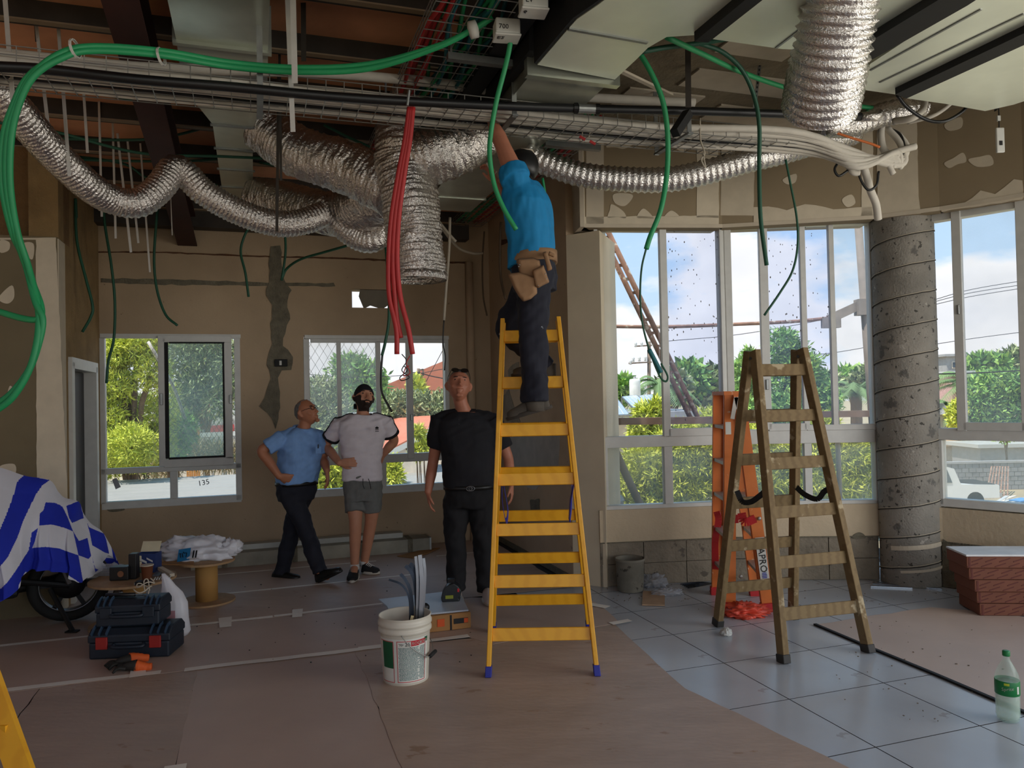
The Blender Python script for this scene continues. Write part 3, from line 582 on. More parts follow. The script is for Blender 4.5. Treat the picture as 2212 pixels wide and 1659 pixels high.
def house(name,label,c,sx,sy,z0,z1,mw,roof=None,mr=None,rz=0.0,wins=(),cat='house',rh=.9):
    t=thing(name,label,cat,V((c.x,c.y,z0)))
    MB().box(V((c.x,c.y,(z0+z1)/2)),sx,sy,z1-z0,rz).build('wall',mw,t)
    ex,ey=V((cos(rz),sin(rz),0)),V((-sin(rz),cos(rz),0)); C=V((c.x,c.y,z1))
    if roof:
        o=.25; b=MB(); hx,hy=sx/2+o,sy/2+o
        if roof=='gable_x': P=[C-ex*hx-ey*hy,C+ex*hx-ey*hy,C+ex*hx+ey*hy,C-ex*hx+ey*hy,C-ex*hx+ZX*rh,C+ex*hx+ZX*rh]; F=[(0,1,5,4),(2,3,4,5),(0,4,3),(1,2,5),(0,3,2,1)]
        elif roof=='hip': P=[C-ex*hx-ey*hy,C+ex*hx-ey*hy,C+ex*hx+ey*hy,C-ex*hx+ey*hy,C-ex*hx*.35+ZX*rh,C+ex*hx*.35+ZX*rh]; F=[(0,1,5,4),(2,3,4,5),(0,4,3),(1,2,5),(0,3,2,1)]
        elif roof=='gable_y': P=[C-ex*hx-ey*hy,C+ex*hx-ey*hy,C+ex*hx+ey*hy,C-ex*hx+ey*hy,C-ey*hy+ZX*rh,C+ey*hy+ZX*rh]; F=[(1,2,5,4),(3,0,4,5),(0,1,4),(2,3,5),(0,3,2,1)]
        else: P=[C-ex*hx-ey*hy,C+ex*hx-ey*hy,C+ex*hx+ey*hy,C-ex*hx+ey*hy]; P+=[p+ZX*.18 for p in P]; F=[(0,1,5,4),(1,2,6,5),(2,3,7,6),(3,0,4,7),(4,5,6,7),(3,2,1,0)]
        b.add(P,F); b.build('roof',mr,t)
        if roof in('gable_x','hip'):
            b=MB(); k=int(sx/.5)
            for i in range(k+1):
                s=-hx+2*hx*i/k; q=C+ex*s-ey*hy
                tx=s if roof=='gable_x' else max(-hx*.35,min(hx*.35,s)); b.beam(q+ZX*.03,C+ex*tx+ZX*(rh+.03),.12,.06)
            o=b.build('roof_ridges',mr,t); o['kind']='stuff'
    for (s,z,w,h) in wins:
        f=MB(); p=C-ey*(sy/2+.02)+ex*s; p.z=z; f.obox(p,ex*(w/2+.06),ey*.04,ZX*(h/2+.06)); f=f.build('window',m_cream if mw!=m_cream else m_white,t)
        g=MB(); g.obox(p-ey*.05,ex*w/2,ey*.02,ZX*h/2); g.build('pane',m_win,f)
    return t
c=at(975,870,37); house('cream_house','cream house with a sloping red tiled roof outside the second window',c,7.2,6,GZ,at(905,850,37).z-.1,m_cream,'gable_y',m_red,-.0,[(-.95,at(938,868,34).z,.5,.6)],rh=1.5)
c=at(845,860,48); house('grey_house','small grey gabled house far behind the white t-shirt man',c,1.7,4,GZ,at(845,852,48).z,m_grey,'gable_y',m_grey,0,rh=.4)
c=at(710,905,26); house('low_shed','low white roofed shed in the left of the second window',c,2.6,2,GZ,at(700,905,26).z,m_grey,'flat',m_white_roof,.1)
c=at(770,880,34); house('white_house','white walled house behind the round green tree',c,2.0,3,GZ,at(770,858,34).z,m_cream,'flat',m_white,0,[(-.3,at(765,868,34).z,.4,.4)])
t=thing('shed_roof','sloping red sheet shed roof with a white edge in the second window','roof',at(880,980,14)-ZX*3)
P=[at(825,985,13),at(925,935,13),at(938,902,16.5),at(852,905,17)]; n=(P[1]-P[0]).cross(P[3]-P[0]).normalized(); n=n if n.z>0 else -n
MB().poly(P,n,.05).build('roof_sheet',m_red,t); MB().beam(P[0]-n*.02,P[1]-n*.02,.06,.09).build('edge_trim',m_white,t); MB().beam(P[1]-n*.02,P[2]-n*.02,.06,.09).build('edge_trim',m_white,t)
b=MB(); b.poly([P[0]-n*.1,P[1]-n*.1,V((P[1].x,P[1].y,GZ)),V((P[0].x,P[0].y,GZ))],V((0,1,0)),.15); b.build('wall',m_cream,t)
c=at(470,915,32); house('red_roof_house','low house with a red roof edge in the leftmost window',c,2.6,3,GZ,at(470,895,32).z,m_cream,'hip',m_red,.1,[(-.5,at(470,905,32).z,.35,.4)],rh=.45)
t=thing('sheet_fence','grey horizontal sheet fence behind the dry brush','fence',V((at(480,960,22).x,22,GZ)))
for k in range(5): MB().beam(at(432,940+k*11,22),at(530,935+k*11,22),.05,.13).build('rail',m_grey if k%2 else m_white,t)
for x in (440,486,520): MB().beam(V((at(x,930,22.1).x,22.1,GZ)),at(x,928,22.1),.06,.06).build('post',m_steel,t)
t=thing('orange_screen','orange board fence at the foot of the grey green tree','fence',V((at(415,940,20).x,20,GZ)))
for k in range(6): MB().beam(V((at(404+k*5,925,20).x,20+.01*(k%2),GZ)),at(404+k*5,918+k,20),.05,.03,VX).build('board',mat('orange_board',(206,140,70),.8),t)
for k,(x0,y0,x1,y1,c) in enumerate([(470,918,508,930,'#B83A3E'),(508,930,512,938,'#4A8FC8')]): pass
t=thing('awning_stall','grey stall with a red counter below the red roofed house','stall',V((at(480,920,27).x,27,GZ)))
MB().beam(at(455,902,27),at(508,900,27),1.2,.06,VX).build('roof',m_white,t)
for x in (458,480,505): MB().beam(V((at(x,905,27).x,27,GZ)),at(x,904,27),.06,.06).build('post',m_grey,t)
MB().beam(at(455,927,26.9),at(506,924,26.9),.04,.24).build('counter',mat('red_panel',(190,70,70),.7),t)
def pole(name,label,x0,y0,x1,y1,D,r,m,cross=()):
    t=thing(name,label,'pole',V((at(x0,y0,D).x,D,GZ))); top,bot=at(x1,y1,D),at(x0,y0,D); d=(bot-top); bot=top+d*((top.z-GZ)/(top.z-bot.z)); MB().tube([bot,top],r,8).build('post',m,t,True)
    for (a,b_,c,d_) in cross: MB().beam(at(a,b_,D-.1),at(c,d_,D-.1),.06,.06).build('cross_arm',m,t)
    return t
m_pole=mat('weathered_pole',(122,104,88),.9,var=.2)
t=pole('utility_pole','thin utility pole with a bracket before the cream house',903,880,904,796,30,.06,m_pole,[(904,800,914,798),(904,812,916,810),(914,797,914,812)])
t=pole('utility_pole','utility pole with white insulators above the water tanks',1402,860,1402,738,34,.08,m_pole,[(1372,748,1408,746),(1358,785,1408,782)])
for x,y in ((1373,744),(1386,743),(1362,782),(1368,776),(1381,775),(1394,774)): 
    p=at(x,y,33.8); MB().lathe([(.02,-.12),(.07,-.1),(.04,-.04),(.07,.02),(.03,.1)],p,8).build('insulator',m_white,t,True)
def wire(P,D,label,r=.012,m=None):
    o=MB().tube(spl([at(x,y,D) for x,y in P],6),r,4).build('power_line',m or m_black); tag(o,label,'wire'); return o
wire([(660,808),(760,815),(880,810),(968,795)],29,'pair of dark power lines across the second window, upper line')
wire([(880,806),(905,805),(930,812),(970,820)],29,'power line running from the utility pole towards the cream house',.02)
wire([(968,735),(920,825)],29,'thin stay wire slanting down behind the second window')
wire([(1440,737),(1600,722),(1780,690),(1900,660)],30,'thin power line behind the bay windows')
wire([(2010,650),(2100,625),(2250,600)],30,'top one of three power lines in the right window')
wire([(2010,654),(2100,632),(2250,609)],30,'middle one of three power lines in the right window')
wire([(2010,660),(2100,640),(2250,616)],30,'lowest of three power lines in the right window')
wire([(2010,745),(2110,730),(2250,712)],30,'single thin power line crossing the right window')
wire([(2010,808),(2100,806),(2250,798)],24,'dark cable in front of the palms in the right window',.02)
wire([(1700,772),(1800,762),(1900,745)],30,'thin power line beside the wooden ladder top')
# solar panels and tanks on the flat roof next door
c=at(1370,912,25); house('flat_roof_house','flat roofed house under the solar panels outside the left bay window',V((c.x-1.0,c.y+2,0)),5.6,6,GZ,at(1370,905,23).z,m_cream,'flat',m_grey,.1)
for k,(P,lab) in enumerate([([(1300,862),(1330,858),(1362,900),(1312,902)],'solar water panel tilted below the tank with lettering'),([(1343,860),(1375,856),(1405,880),(1368,885)],'middle solar water panel tilted on the neighbouring roof'),([(1378,858),(1408,855),(1430,874),(1402,880)],'rightmost solar water panel tilted on the neighbouring roof')]):
    q=[at(P[0][0],P[0][1],23.2),at(P[1][0],P[1][1],23.2),at(P[2][0],P[2][1],21.8),at(P[3][0],P[3][1],21.8)]; n=(q[1]-q[0]).cross(q[3]-q[0]).normalized(); n=n if n.z>0 else -n
    t=thing('solar_panel',lab,'solar panel',q[3]-ZX*.1); MB().poly(q,n,.05).build('frame',m_steel,t)
    cc=sum(q,V((0,0,0)))/4; i=[cc+(p-cc)*.92+n*.052 for p in q]; MB().poly(i,n,.004).build('absorber',mat('solar_glass',(176,188,200),.12,.2,var=.05),t)
    b=MB()
    for s in (.25,.5,.75): b.beam(i[0]+(i[1]-i[0])*s+n*.006,i[3]+(i[2]-i[3])*s+n*.006,.02,.006)
    b.build('divider',m_white,t).__setitem__('kind','stuff')
    b=MB(); b.beam(q[0],V((q[0].x,q[0].y,at(1370,905,23).z)),.04,.04); b.build('leg',m_steel,t); b=MB(); b.beam(q[1],V((q[1].x,q[1].y,at(1370,905,23).z)),.04,.04); b.build('leg',m_steel,t)
for px,y0,y1,w,lab,tx in ((1307,862,822,18,'white water tank with black lettering behind the solar panel',1),(1372,858,818,24,'plain white water tank between the solar panels',0)):
    D=24; p0,p1=at(px,y0,D),at(px,y1,D); r=w*.5*D/FPX; h=p1.z-p0.z; t=thing('water_tank',lab,'water tank',p0)
    MB().lathe([(0.01,0),(r*.96,0),(r,.04),(r,h-.08),(r*.9,h-.02),(r*.3,h),(.01,h)],p0,20).build('tank',mat('tank_white',(236,234,226),.45),t,True)
    MB().lathe([(r*.25,h),(r*.25,h+.06),(.01,h+.07)],p0,10).build('lid',m_grey,t)
    if tx: text('lettering','כנע',V((p0.x-r*.75,p0.y-r-.02,p0.z+.18)),(1,0,0),ZX,.2,m_black,t,.002)
    b=MB(); 
    for a in (.8,2.4,4.0,5.5): b.beam(p0+V((cos(a)*r*.8,sin(a)*r*.8,0)),p0+V((cos(a)*r*.8,sin(a)*r*.8,-.7)),.05,.05)
    b.build('stand',m_steel,t)
# scaffolding outside the bay
m_rusty=mat('rusty_steel',(150,112,92),.8,var=.35,scale=9,spot=[(14,.58,(196,180,160))]); m_plank=mat('weathered_plank',(118,92,74),.9,var=.3,scale=6)
t=thing('scaffold_ladder','rusty scaffold ladder leaning diagonally outside the left bay window','ladder',at(1500,900,8.6)-ZX*1)
A1,A2,B1,B2=at(1296,498,8.0),at(1490,900,8.6),at(1312,497,8.0),at(1505,897,8.6)
for a,c in((A1,A2),(B1,B2)): MB().tube([a+(a-c)*.05,c+(c-a)*.02],.028,8).build('rail',m_rusty,t,True)
for k in range(14): s=(k+.5)/14; MB().beam(A1+(A2-A1)*s,B1+(B2-B1)*s,.03,.03).build('rung',m_rusty,t)
o=MB().tube(spl([at(1270,704,8.6),at(1430,706,8.6),at(1600,700,8.6),at(1720,694,8.7),at(1800,686,8.8)],4),.02,8).build('scaffold_tube',m_rusty,None,True); tag(o,'thin brown scaffold tube crossing high outside the bay windows','scaffold tube')
o=MB().beam(at(1280,911,8.4),at(1640,906,8.4),.1,.075).build('scaffold_plank',m_plank); tag(o,'dark brown scaffold rail low outside the left bay window','scaffold rail')
o=MB().beam(at(1700,896,8.62),at(1910,893,8.66),.1,.07).build('scaffold_plank',m_plank); tag(o,'grey brown scaffold rail right of the wooden ladder','scaffold rail')
o=MB().tube([at(1308,925,8.7),at(1345,1010,8.7),at(1392,1110,8.7)],.045,8).build('scaffold_brace',m_pole,None,True); tag(o,'grey slanting brace behind the lower left bay pane','brace')
m_galv=mat('concrete_post',(150,138,128),.8,var=.15,scale=10)
t=thing('scaffold','pale scaffold post with a side bracket outside the right bay window','scaffold',V((at(1880,1080,8.7).x,8.7,GZ)))
a,c=at(1853,470,8.7),at(1898,1090,8.7); MB().tube([a,c],.045,8).build('post',m_galv,t,True)
MB().beam(at(1866,655,8.7),at(1790,690,8.75),.05,.1).build('bracket',m_galv,t); MB().box(at(1795,697,8.75),.2,.08,.12).build('clamp',m_galv,t); MB().box(at(1862,664,8.7),.13,.13,.18).build('clamp',m_galv,t)
o=MB().tube([at(1800,690,8.8),at(1815,1095,8.8)],.03,8).build('scaffold_post',m_galv,None,True); tag(o,'thin pale scaffold post hanging down from the bracket','scaffold post')
# right window: walls, truck, steel stack
D=36
t=thing('block_wall','long grey block wall behind the white pickup','wall',V((at(2130,1060,D).x,D,GZ)))
p,q=at(2000,1003,D),at(2330,1003,D); L=(q-p).length; zt=p.z
for i in range(22):
    for j in range(6):
        h=(zt-GZ)/6; MB().box(V((p.x+L*(i+.5+.5*(j%2))/22,D+R_.uniform(-.02,.02),GZ+h*(j+.5))),L/22-.03,.2,h-.025).build('block',mat('grey_block',(138,138,140),.95,var=.15),t)
MB().box(V(((p.x+q.x)/2,D,zt+.05)),L,.3,.1).build('coping',m_grey,t)
c=at(2090,980,44); house('beige_house','beige house wall behind the grey block wall',c,6.2,3,GZ,at(2090,958,44).z,m_cream,'flat',mat('tan_parapet',(200,170,140),.9),0)
c=at(2180,985,40); house('pale_house','pale flat roofed house at the edge of the right window',c,4.5,2.5,GZ,at(2180,962,40).z,m_grey,'flat',m_white,0)
c=at(2038,800,60); house('tower_block','grey and pink tower block rising behind the short palm',c,1.2,3,GZ,at(2038,772,60).z,m_grey,'flat',m_grey,0,[(0,at(2038,790,60).z,.3,.4)],'tower')
c=at(2052,830,56); house('pink_block','pink apartment block behind the palms in the right window',c,1.4,3,GZ,at(2052,808,56).z,m_pink,'flat',m_white,0,[(-.3,at(2048,825,56).z,.3,.4),(.3,at(2055,825,56).z,.3,.4)],'building')
c=at(2042,905,50); house('white_cottage','white cottage with a grey roof behind the right window stile',c,2.6,2.5,GZ,at(2042,893,50).z,m_cream,'gable_x',m_grey,.1,rh=.5)
t=thing('satellite_dish','grey satellite dish on the white cottage roof','dish',at(2032,892,47)); MB().lathe([(.02,0),(.2,.03),(.33,.1),(.36,.15),(.33,.12),(.12,.035),(.02,.015)],at(2032,884,47),16,V((.4,-1,.3)).normalized()).build('dish',m_grey,t,True); MB().tube([at(2032,894,47.1),at(2032,884,47.1)],.02,6).build('mast',m_steel,t)
t=thing('pickup_truck','white double cab pickup parked by the grey block wall','truck',V((at(2070,1090,31).x,31,GZ)))
m_car=mat('white_car_paint',(232,232,230),.25,var=.02); ox=at(2133,1090,31).x; X=lambda s,z,y=0: V((ox-s,31+y,GZ+z))
body=[(0,.45),(0,.95),(1.5,1.0),(1.52,1.05),(1.75,1.62),(2.1,1.72),(3.3,1.72),(3.9,1.1),(5.0,1.0),(5.15,.8),(5.15,.4)]
MB().poly([X(s,z,-.8) for s,z in body],V((0,1,0)),1.6).build('body',m_car,t); 
for a,b_,cc,d in ((1.85,2.05,2.62,2.62),(2.72,2.72,3.25,3.6)): MB().poly([X(a,1.08,-.83),X(b_,1.6,-.83),X(cc,1.6,-.83),X(d,1.08,-.83)],V((0,1,0)),.04).build('window',m_win,t)
MB().poly([X(.1,.96,-.7),X(1.45,.96,-.7),X(1.45,1.0,.7),X(.1,1.0,.7)],ZX,.02).build('cargo_bed',m_black,t)
for s in (.95,4.2):
    for y in (-.8,.62): MB().lathe([(.34,0),(.36,.03),(.36,.17),(.34,.2)],X(s,.36,y),20,V((0,1,0))).build('wheel',m_black,t,True)
MB().box(X(-.05,.55),.1,1.6,.14).build('bumper',m_grey,t)
t=thing('steel_mesh_stack','rusty steel mesh panels leaning on the grey block wall','steel mesh',at(2150,1085,33.5))
for k in range(7):
    o=k*.0; a,c=at(2128+k*8,1085,33),at(2142+k*6,1008,35); MB().beam(a,c,.05,.05).build('bar',m_rusty,t)
for k in range(6): s=k/5; MB().beam(at(2128,1085,33)*(1-s)+at(2142,1008,35)*s,at(2176,1085,33)*(1-s)+at(2178,1008,35)*s,.03,.03).build('cross_bar',m_rusty,t)
tree('garden_tree','bare forked trunk with little leaf by the grey block wall','tree',37,[(2165,945,16,12),(2180,940,14,10)],300,.2,.04,LG,thick=.06)
t=thing('debris_pile','pile of planks and a blue sheet on the ground by the block wall','debris',V((at(2190,1085,31).x,31,GZ)))
for k in range(9): MB().beam(V((at(2140+8*k,1086,31).x,31+R_.uniform(-.6,.6),GZ+.1+.03*(k%3))),V((at(2175+6*k,1080,31.5).x,31.5+R_.uniform(-.6,.6),GZ+.18+.05*(k%3))),.14,.04).build('plank',m_cream if k%2 else m_white,t)
MB().beam(V((at(2178,1080,31).x,30.6,GZ+.25)),V((at(2212,1078,31).x,30.8,GZ+.3)),.5,.05).build('blue_sheet',mat('blue_sheet',(90,150,210),.6),t,label='blue sheet')
# wire netting outside the back windows
def netting(label,x0,y0,x1,y1,v_,sp,r=.0022):
    b=MB(); a,c=atv(x0,y1,v_),atv(x1,y0,v_); u0,u1=(a.x*CA+a.y*SA),(c.x*CA+c.y*SA); z0,z1=a.z,c.z; H=z1-z0
    k=int((u1-u0+H*.6)/sp)
    for i in range(-int(H*.6/sp),k+1):
        for sg in (1,-1):
            s=u0+i*sp; p=[(s,z0),(s+H*.6,z1)] if sg>0 else [(s+H*.6,z0),(s,z1)]
            (ua,za),(ub,zb)=p
            t0,t1=sorted([(u0-ua)/(ub-ua),(u1-ua)/(ub-ua)]); t0=max(0,t0); t1=min(1,t1)
            if t1>t0: b.tube([B(ua+(ub-ua)*t0,v_,za+(zb-za)*t0),B(ua+(ub-ua)*t1,v_,za+(zb-za)*t1)],r,3,False)
    o=b.build('wire_netting',m_galv); o['kind']='stuff'; tag(o,label,'netting')
netting('diamond wire netting hung outside the leftmost window',330,728,512,985,8.75,.05)
netting('diamond wire netting outside the left panes of the second window',668,735,818,900,8.75,.09)
o=MB().tube(spl([atv(320,738,8.9),atv(372,830,8.9),atv(400,905,8.9)],4),.018,6).build('net_rope',m_white,None,True); tag(o,'white rope slanting across the netting of the leftmost window','rope')
# ------------------------------------------------------------ services under the roof
def foilmat(name,c,rough,bs,st_=.8):
    m=mat(name,c,rough,1.0,.06,8,bump=st_,bscale=bs); return m
m_foil=foilmat('crumpled_foil',(220,214,208),.29,60,.6); m_foil2=foilmat('wire_coil_foil',(222,218,214),.27,70,.5)
m_gal=mat('galvanised_duct',(196,200,188),.3,.8,var=.14,scale=3); m_gal2=mat('bright_duct_panel',(232,238,222),.33,.35,var=.08,scale=2)
m_green=mat('green_conduit',(34,150,92),.5,var=.1); m_greend=mat('dark_green_conduit',(28,84,62),.55,var=.12); m_teal=mat('teal_conduit',(24,104,112),.5,var=.1)
m_red=mat('red_conduit',(178,44,44),.5,var=.12) if 'red_conduit' not in MATS else MATS['red_conduit']
m_pipe=mat('white_pipe_foam',(206,200,188),.75,var=.1,scale=5); m_pvc=mat('black_pipe',(18,18,19),.42); m_wire=mat('zinc_wire',(150,148,142),.4,.8)
def duct(name,label,P,r,pitch=.03,amp=.05,crum=.05,n=22,m=None,step=None,group=None,ends=True,sharp=False,seed=0):
    pts=resample(spl(pp(P) if isinstance(P[0],tuple) and len(P[0])==3 else P,14),step or pitch/4); R=len(pts)
    def rr(i,j):
        s=i*(step or pitch/4); ph=s/pitch
        w=(abs(sin(pi*ph))**(3 if sharp else 1))*2-1 if sharp else sin(2*pi*(ph+.15*noise.noise(V((s*6,j*.5,seed)))))
        a=2*pi*j/n
        c=noise.noise(V((cos(a)*2.2,sin(a)*2.2,s*14+seed)))*.6+noise.noise(V((cos(a)*3.6,sin(a)*3.6,s*38+seed*3)))*.6+noise.noise(V((cos(a)*4.5,sin(a)*4.5,s*75+seed*5)))*.45
        if crum>.06: c+=noise.noise(V((cos(a)*1.2,sin(a)*1.2,s*3.1+seed*7)))*.9
        return 1+amp*w+crum*c
    rad=r if not hasattr(r,'__len__') else [r[0]+(r[1]-r[0])*i/(R-1) for i in range(R)]
    b=MB(); b.tube(pts,rad,n,ends,fn=rr); o=b.build(name,m or m_foil,None,True); return tag(o,label,'duct',group)
duct('flexible_duct','long thin foil duct sagging in waves from the left edge',[(-30,170,4.1),(40,245,4.3),(110,325,4.6),(190,400,4.9),(245,432,5.1),(300,438,5.2),(345,405,5.3),(375,365,5.4),(400,375,5.45),(440,415,5.5),(510,455,5.6),(590,482,5.7),(650,480,5.8),(700,462,5.9)],.096,.028,.045,.04)
duct('flexible_duct','fat wrinkled foil duct from the metal hopper down to the upright foil duct',[(560,270,5.5),(600,300,5.5),(660,335,5.45),(720,352,5.4),(790,380,5.35),(850,410,5.3)],(.165,.19),.032,.014,.10,44,seed=2)
duct('flexible_duct','lower fat foil duct drooping between the narrow metal duct and the upright foil duct',[(548,425,6.6),(600,430,6.5),(670,452,6.3),(730,462,6.1),(785,445,5.9),(840,420,5.7)],(.15,.19),.032,.014,.10,40,seed=3)
duct('flexible_duct','short foil duct bent in a U under the fat foil ducts',[(690,440,6.0),(730,480,6.0),(770,512,6.0),(805,518,6.0),(828,495,6.05),(835,455,6.1)],.098,.026,.045,.05,20,seed=4)
duct('flexible_duct','thick upright foil duct hanging down in the middle with an open lower end',[(885,250,5.5),(872,300,5.25),(872,360,5.2),(885,430,5.15),(895,510,5.15),(904,600,5.15)],(.2,.185),.024,.012,.085,44,seed=5,ends=False)
MB().lathe([(.19,0),(.195,.015),(.19,.05),(.188,.05)],at(904,606,5.15),30,cap=False).build('end_collar',m_foil,None,True).__setitem__('label','foil collar at the open end of the upright duct')
bpy.data.objects['end_collar']['category']='collar'
duct('flexible_duct','short fat foil branch joining the upright duct to the metal duct above the worker',[(890,350,5.2),(935,335,5.2),(985,318,5.25),(1030,285,5.3),(1062,250,5.4)],(.19,.185),.032,.012,.10,44,seed=6)
duct('flexible_duct','coiled foil duct arching from behind the worker to the right along the bulkhead',[(1135,330,5.5),(1180,352,5.5),(1260,378,5.5),(1360,388,5.5),(1450,387,5.5),(1540,368,5.5),(1620,345,5.5),(1700,325,5.55),(1790,300,5.6),(1850,285,5.65)],.088,.046,.06,.02,22,m=m_foil2,sharp=True,seed=7)
duct('flexible_duct','large foil duct hanging down near the right with an open crumpled end',[(1826,-60,3.5),(1818,0,3.55),(1800,90,3.65),(1785,160,3.75),(1771,238,3.9)],(.168,.186),.042,.05,.05,44,m=m_foil2,sharp=True,seed=8,ends=False)
duct('flexible_duct','small foil duct stub behind the lower end of the hanging foil duct',[(1780,268,5.3),(1840,270,5.4),(1900,250,5.4),(1955,238,5.4),(1985,232,5.5)],.085,.045,.05,.03,20,m=m_foil2,sharp=True,seed=9)
# left rectangular duct, tapering and running to the back
t=thing('rectangular_duct','galvanised rectangular duct tapering through a hopper on the roof side','duct',B(-.14,4,3.6))
def vbox(mb,S):  # lofted rectangular sections along v: (v,u0,u1,z0,z1)
    mb.rings([[B(u0,v,z0),B(u1,v,z0),B(u1,v,z1),B(u0,v,z1)] for v,u0,u1,z0,z1 in S])
b=MB(); vbox(b,[(1.5,-.39,.10,3.62,3.86),(4.62,-.39,.10,3.62,3.86)]); b.build('wide_section',m_gal,t)
b=MB(); vbox(b,[(4.62,-.41,.12,3.60,3.88),(4.66,-.41,.12,3.60,3.88)]); b.build('flange',m_gal,t)
b=MB(); vbox(b,[(4.66,-.39,.10,3.62,3.86),(5.0,-.39,.10,3.50,3.80),(5.62,-.25,.01,3.50,3.76)]); b.build('hopper',m_gal,t)
b=MB(); vbox(b,[(5.62,-.25,.01,3.50,3.76),(7.5,-.25,.01,3.46,3.70)]); b.build('narrow_section',m_gal,t)
for v_ in (5.62,6.1,6.6,7.1): 
    b=MB(); b.bb(B(-.12,v_,3.497-.021*(v_-5.62)/1),.29,.03,.012); b.build('seam',m_steel,t)
for v_ in (2.6,3.6):
    b=MB(); b.bb(B(-.145,v_,3.617),.51,.03,.012); b.build('seam',m_steel,t)
# right duct with elbow
t=thing('rectangular_duct','galvanised duct with a curved elbow, dark on its side, above the worker','duct',B(1.7,4,3.4))
def zpoly(pix,z,h): 
    P=[fl(x,y,z) for x,y in pix]; return MB().poly(P,ZX,h)
b=MB(); vbox(b,[(4.02,1.50,1.98,3.40,3.72),(7.05,1.50,1.98,3.36,3.66)]); b.build('straight_section',m_gal,t)
b=MB(); vbox(b,[(3.98,1.46,2.03,3.37,3.74),(4.03,1.46,2.03,3.37,3.74)]); b.build('flange',m_gal,t)
b=MB(); vbox(b,[(6.6,1.48,2.0,3.36,3.7),(6.64,1.48,2.0,3.36,3.7)]); b.build('flange',m_gal,t)
zpoly([(1420,-90),(1345,-30),(1290,12),(1246,42),(1228,62),(1161,140),(1328,172),(1375,128),(1400,103),(1440,80),(1500,76),(1700,-90)],3.40,.3).build('elbow',m_gal2,t)
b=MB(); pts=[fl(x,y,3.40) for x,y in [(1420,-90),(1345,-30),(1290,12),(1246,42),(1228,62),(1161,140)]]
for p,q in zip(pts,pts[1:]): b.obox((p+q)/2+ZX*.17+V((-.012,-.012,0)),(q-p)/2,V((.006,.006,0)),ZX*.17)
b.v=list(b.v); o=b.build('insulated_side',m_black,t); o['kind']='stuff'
p=[fl(x,y,3.398) for x,y in [(1228,62),(1398,92)]]; MB().beam(p[0],p[1],.02,.012).build('seam',m_steel,t)
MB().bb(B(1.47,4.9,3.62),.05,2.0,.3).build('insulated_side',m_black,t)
MB().bb(B(1.36,3.2,3.72),.12,4.2,.34).build('steel_beam',m_black).__setitem__('kind','structure'); 
def panel(label,pix,z,h,m,seams=()):
    t=thing('flat_duct',label,'duct',fl(*pix[0],z)); zpoly(pix,z,h).build('duct_body',m,t)
    for a,c in seams:
        MB().beam(fl(*a,z-.002),fl(*c,z-.002),.012,.006).build('seam',m_steel,t)
panel('wide flat duct panel left of the hanging foil duct',[(1536,84),(1690,106),(1720,107),(1880,92),(2080,-60),(1640,-90)],3.395,.3,m_gal2,[((1676,104),(1760,40)),])
panel('flat duct panel between the two black beams on the right',[(1850,192),(1935,204),(2260,50),(2330,-60),(2180,-60),(1880,138)],3.39,.3,m_gal2,[((1880,152),(2120,20)),((1900,178),(2212,30))])
panel('flat duct panel nearest the right window',[(1956,212),(2040,224),(2128,240),(2190,226),(2330,180),(2330,60),(2240,78)],3.385,.3,m_gal2,[])
def beam(label,pix,z,h):
    o=zpoly(pix,z,h).build('black_channel',m_black); tag(o,label,'channel')
beam('black steel channel between the elbow duct and the wide panel',[(1500,90),(1530,92),(1660,-10),(1740,-80),(1690,-80),(1610,0)],3.35,.06)
beam('broad black steel channel right of the hanging foil duct',[(1868,138),(1876,92),(2040,-8),(2120,-60),(2200,-60),(2090,12)],3.35,.05)
beam('black steel channel right of the flat duct panel',[(1934,204),(1958,213),(2290,62),(2290,35)],3.35,.04)
# cable tray of welded wire, across the room
def tray(label,P,n_long,cross,side,step=.1,r=.0032):
    "P(s,w,h): point along s, across w in 0..1, height h"
    t=thing('wire_cable_tray',label,'cable tray',P(0,.5,0)); L=P.L
    for k in range(n_long): w=k/(n_long-1); MB().tube([P(L*i/6,w,0) for i in range(7)],r,5).build('long_wire',m_wire,t)
    for w in (0,1): MB().tube([P(L*i/6,w,side) for i in range(7)],r,5).build('long_wire',m_wire,t); MB().tube([P(L*i/6,w,side/2) for i in range(7)],r,5).build('long_wire',m_wire,t)
    me=None
    for i in range(int(L/step)+1):
        c=P(i*step,.5,0)
        if me is None:
            o=MB().tube([P(0,0,side),P(0,0,0),P(0,.5,-.001),P(0,1,0),P(0,1,side)],r,4).build('cross_wire',m_wire,t); me=o.data; c0=P(0,.5,0)
        else: o=bpy.data.objects.new('cross_wire',me); COL.objects.link(o); o.parent=t; o.location=c-c0; ORG[o.name]=ORG[t.name]
    return t
def mkP(fn,L): fn.L=L; return fn
t1=tray('galvanised wire tray crossing the whole room, full of white pipes',mkP(lambda s,w,h: B(-3.4+s,4.36+.36*w,3.285+h),7.1),6,0,.09)
for k,u in enumerate((-2.6,-1.3,.05,1.5,2.7)):
    o=thing('tray_hanger','perforated strap hanger %s of the wire tray'%('nearest the left wall','second from the left wall','beside the metal hopper','above the worker','right of the worker')[k],'hanger',B(u,4.54,3.27))
    MB().bb(B(u,4.54,3.268),.035,.46,.012).build('cross_strap',m_steel,o); MB().bb(B(u,4.33,3.6),.03,.006,.68).build('strap',m_steel,o); MB().bb(B(u,4.76,3.6),.03,.006,.68).build('strap',m_steel,o)
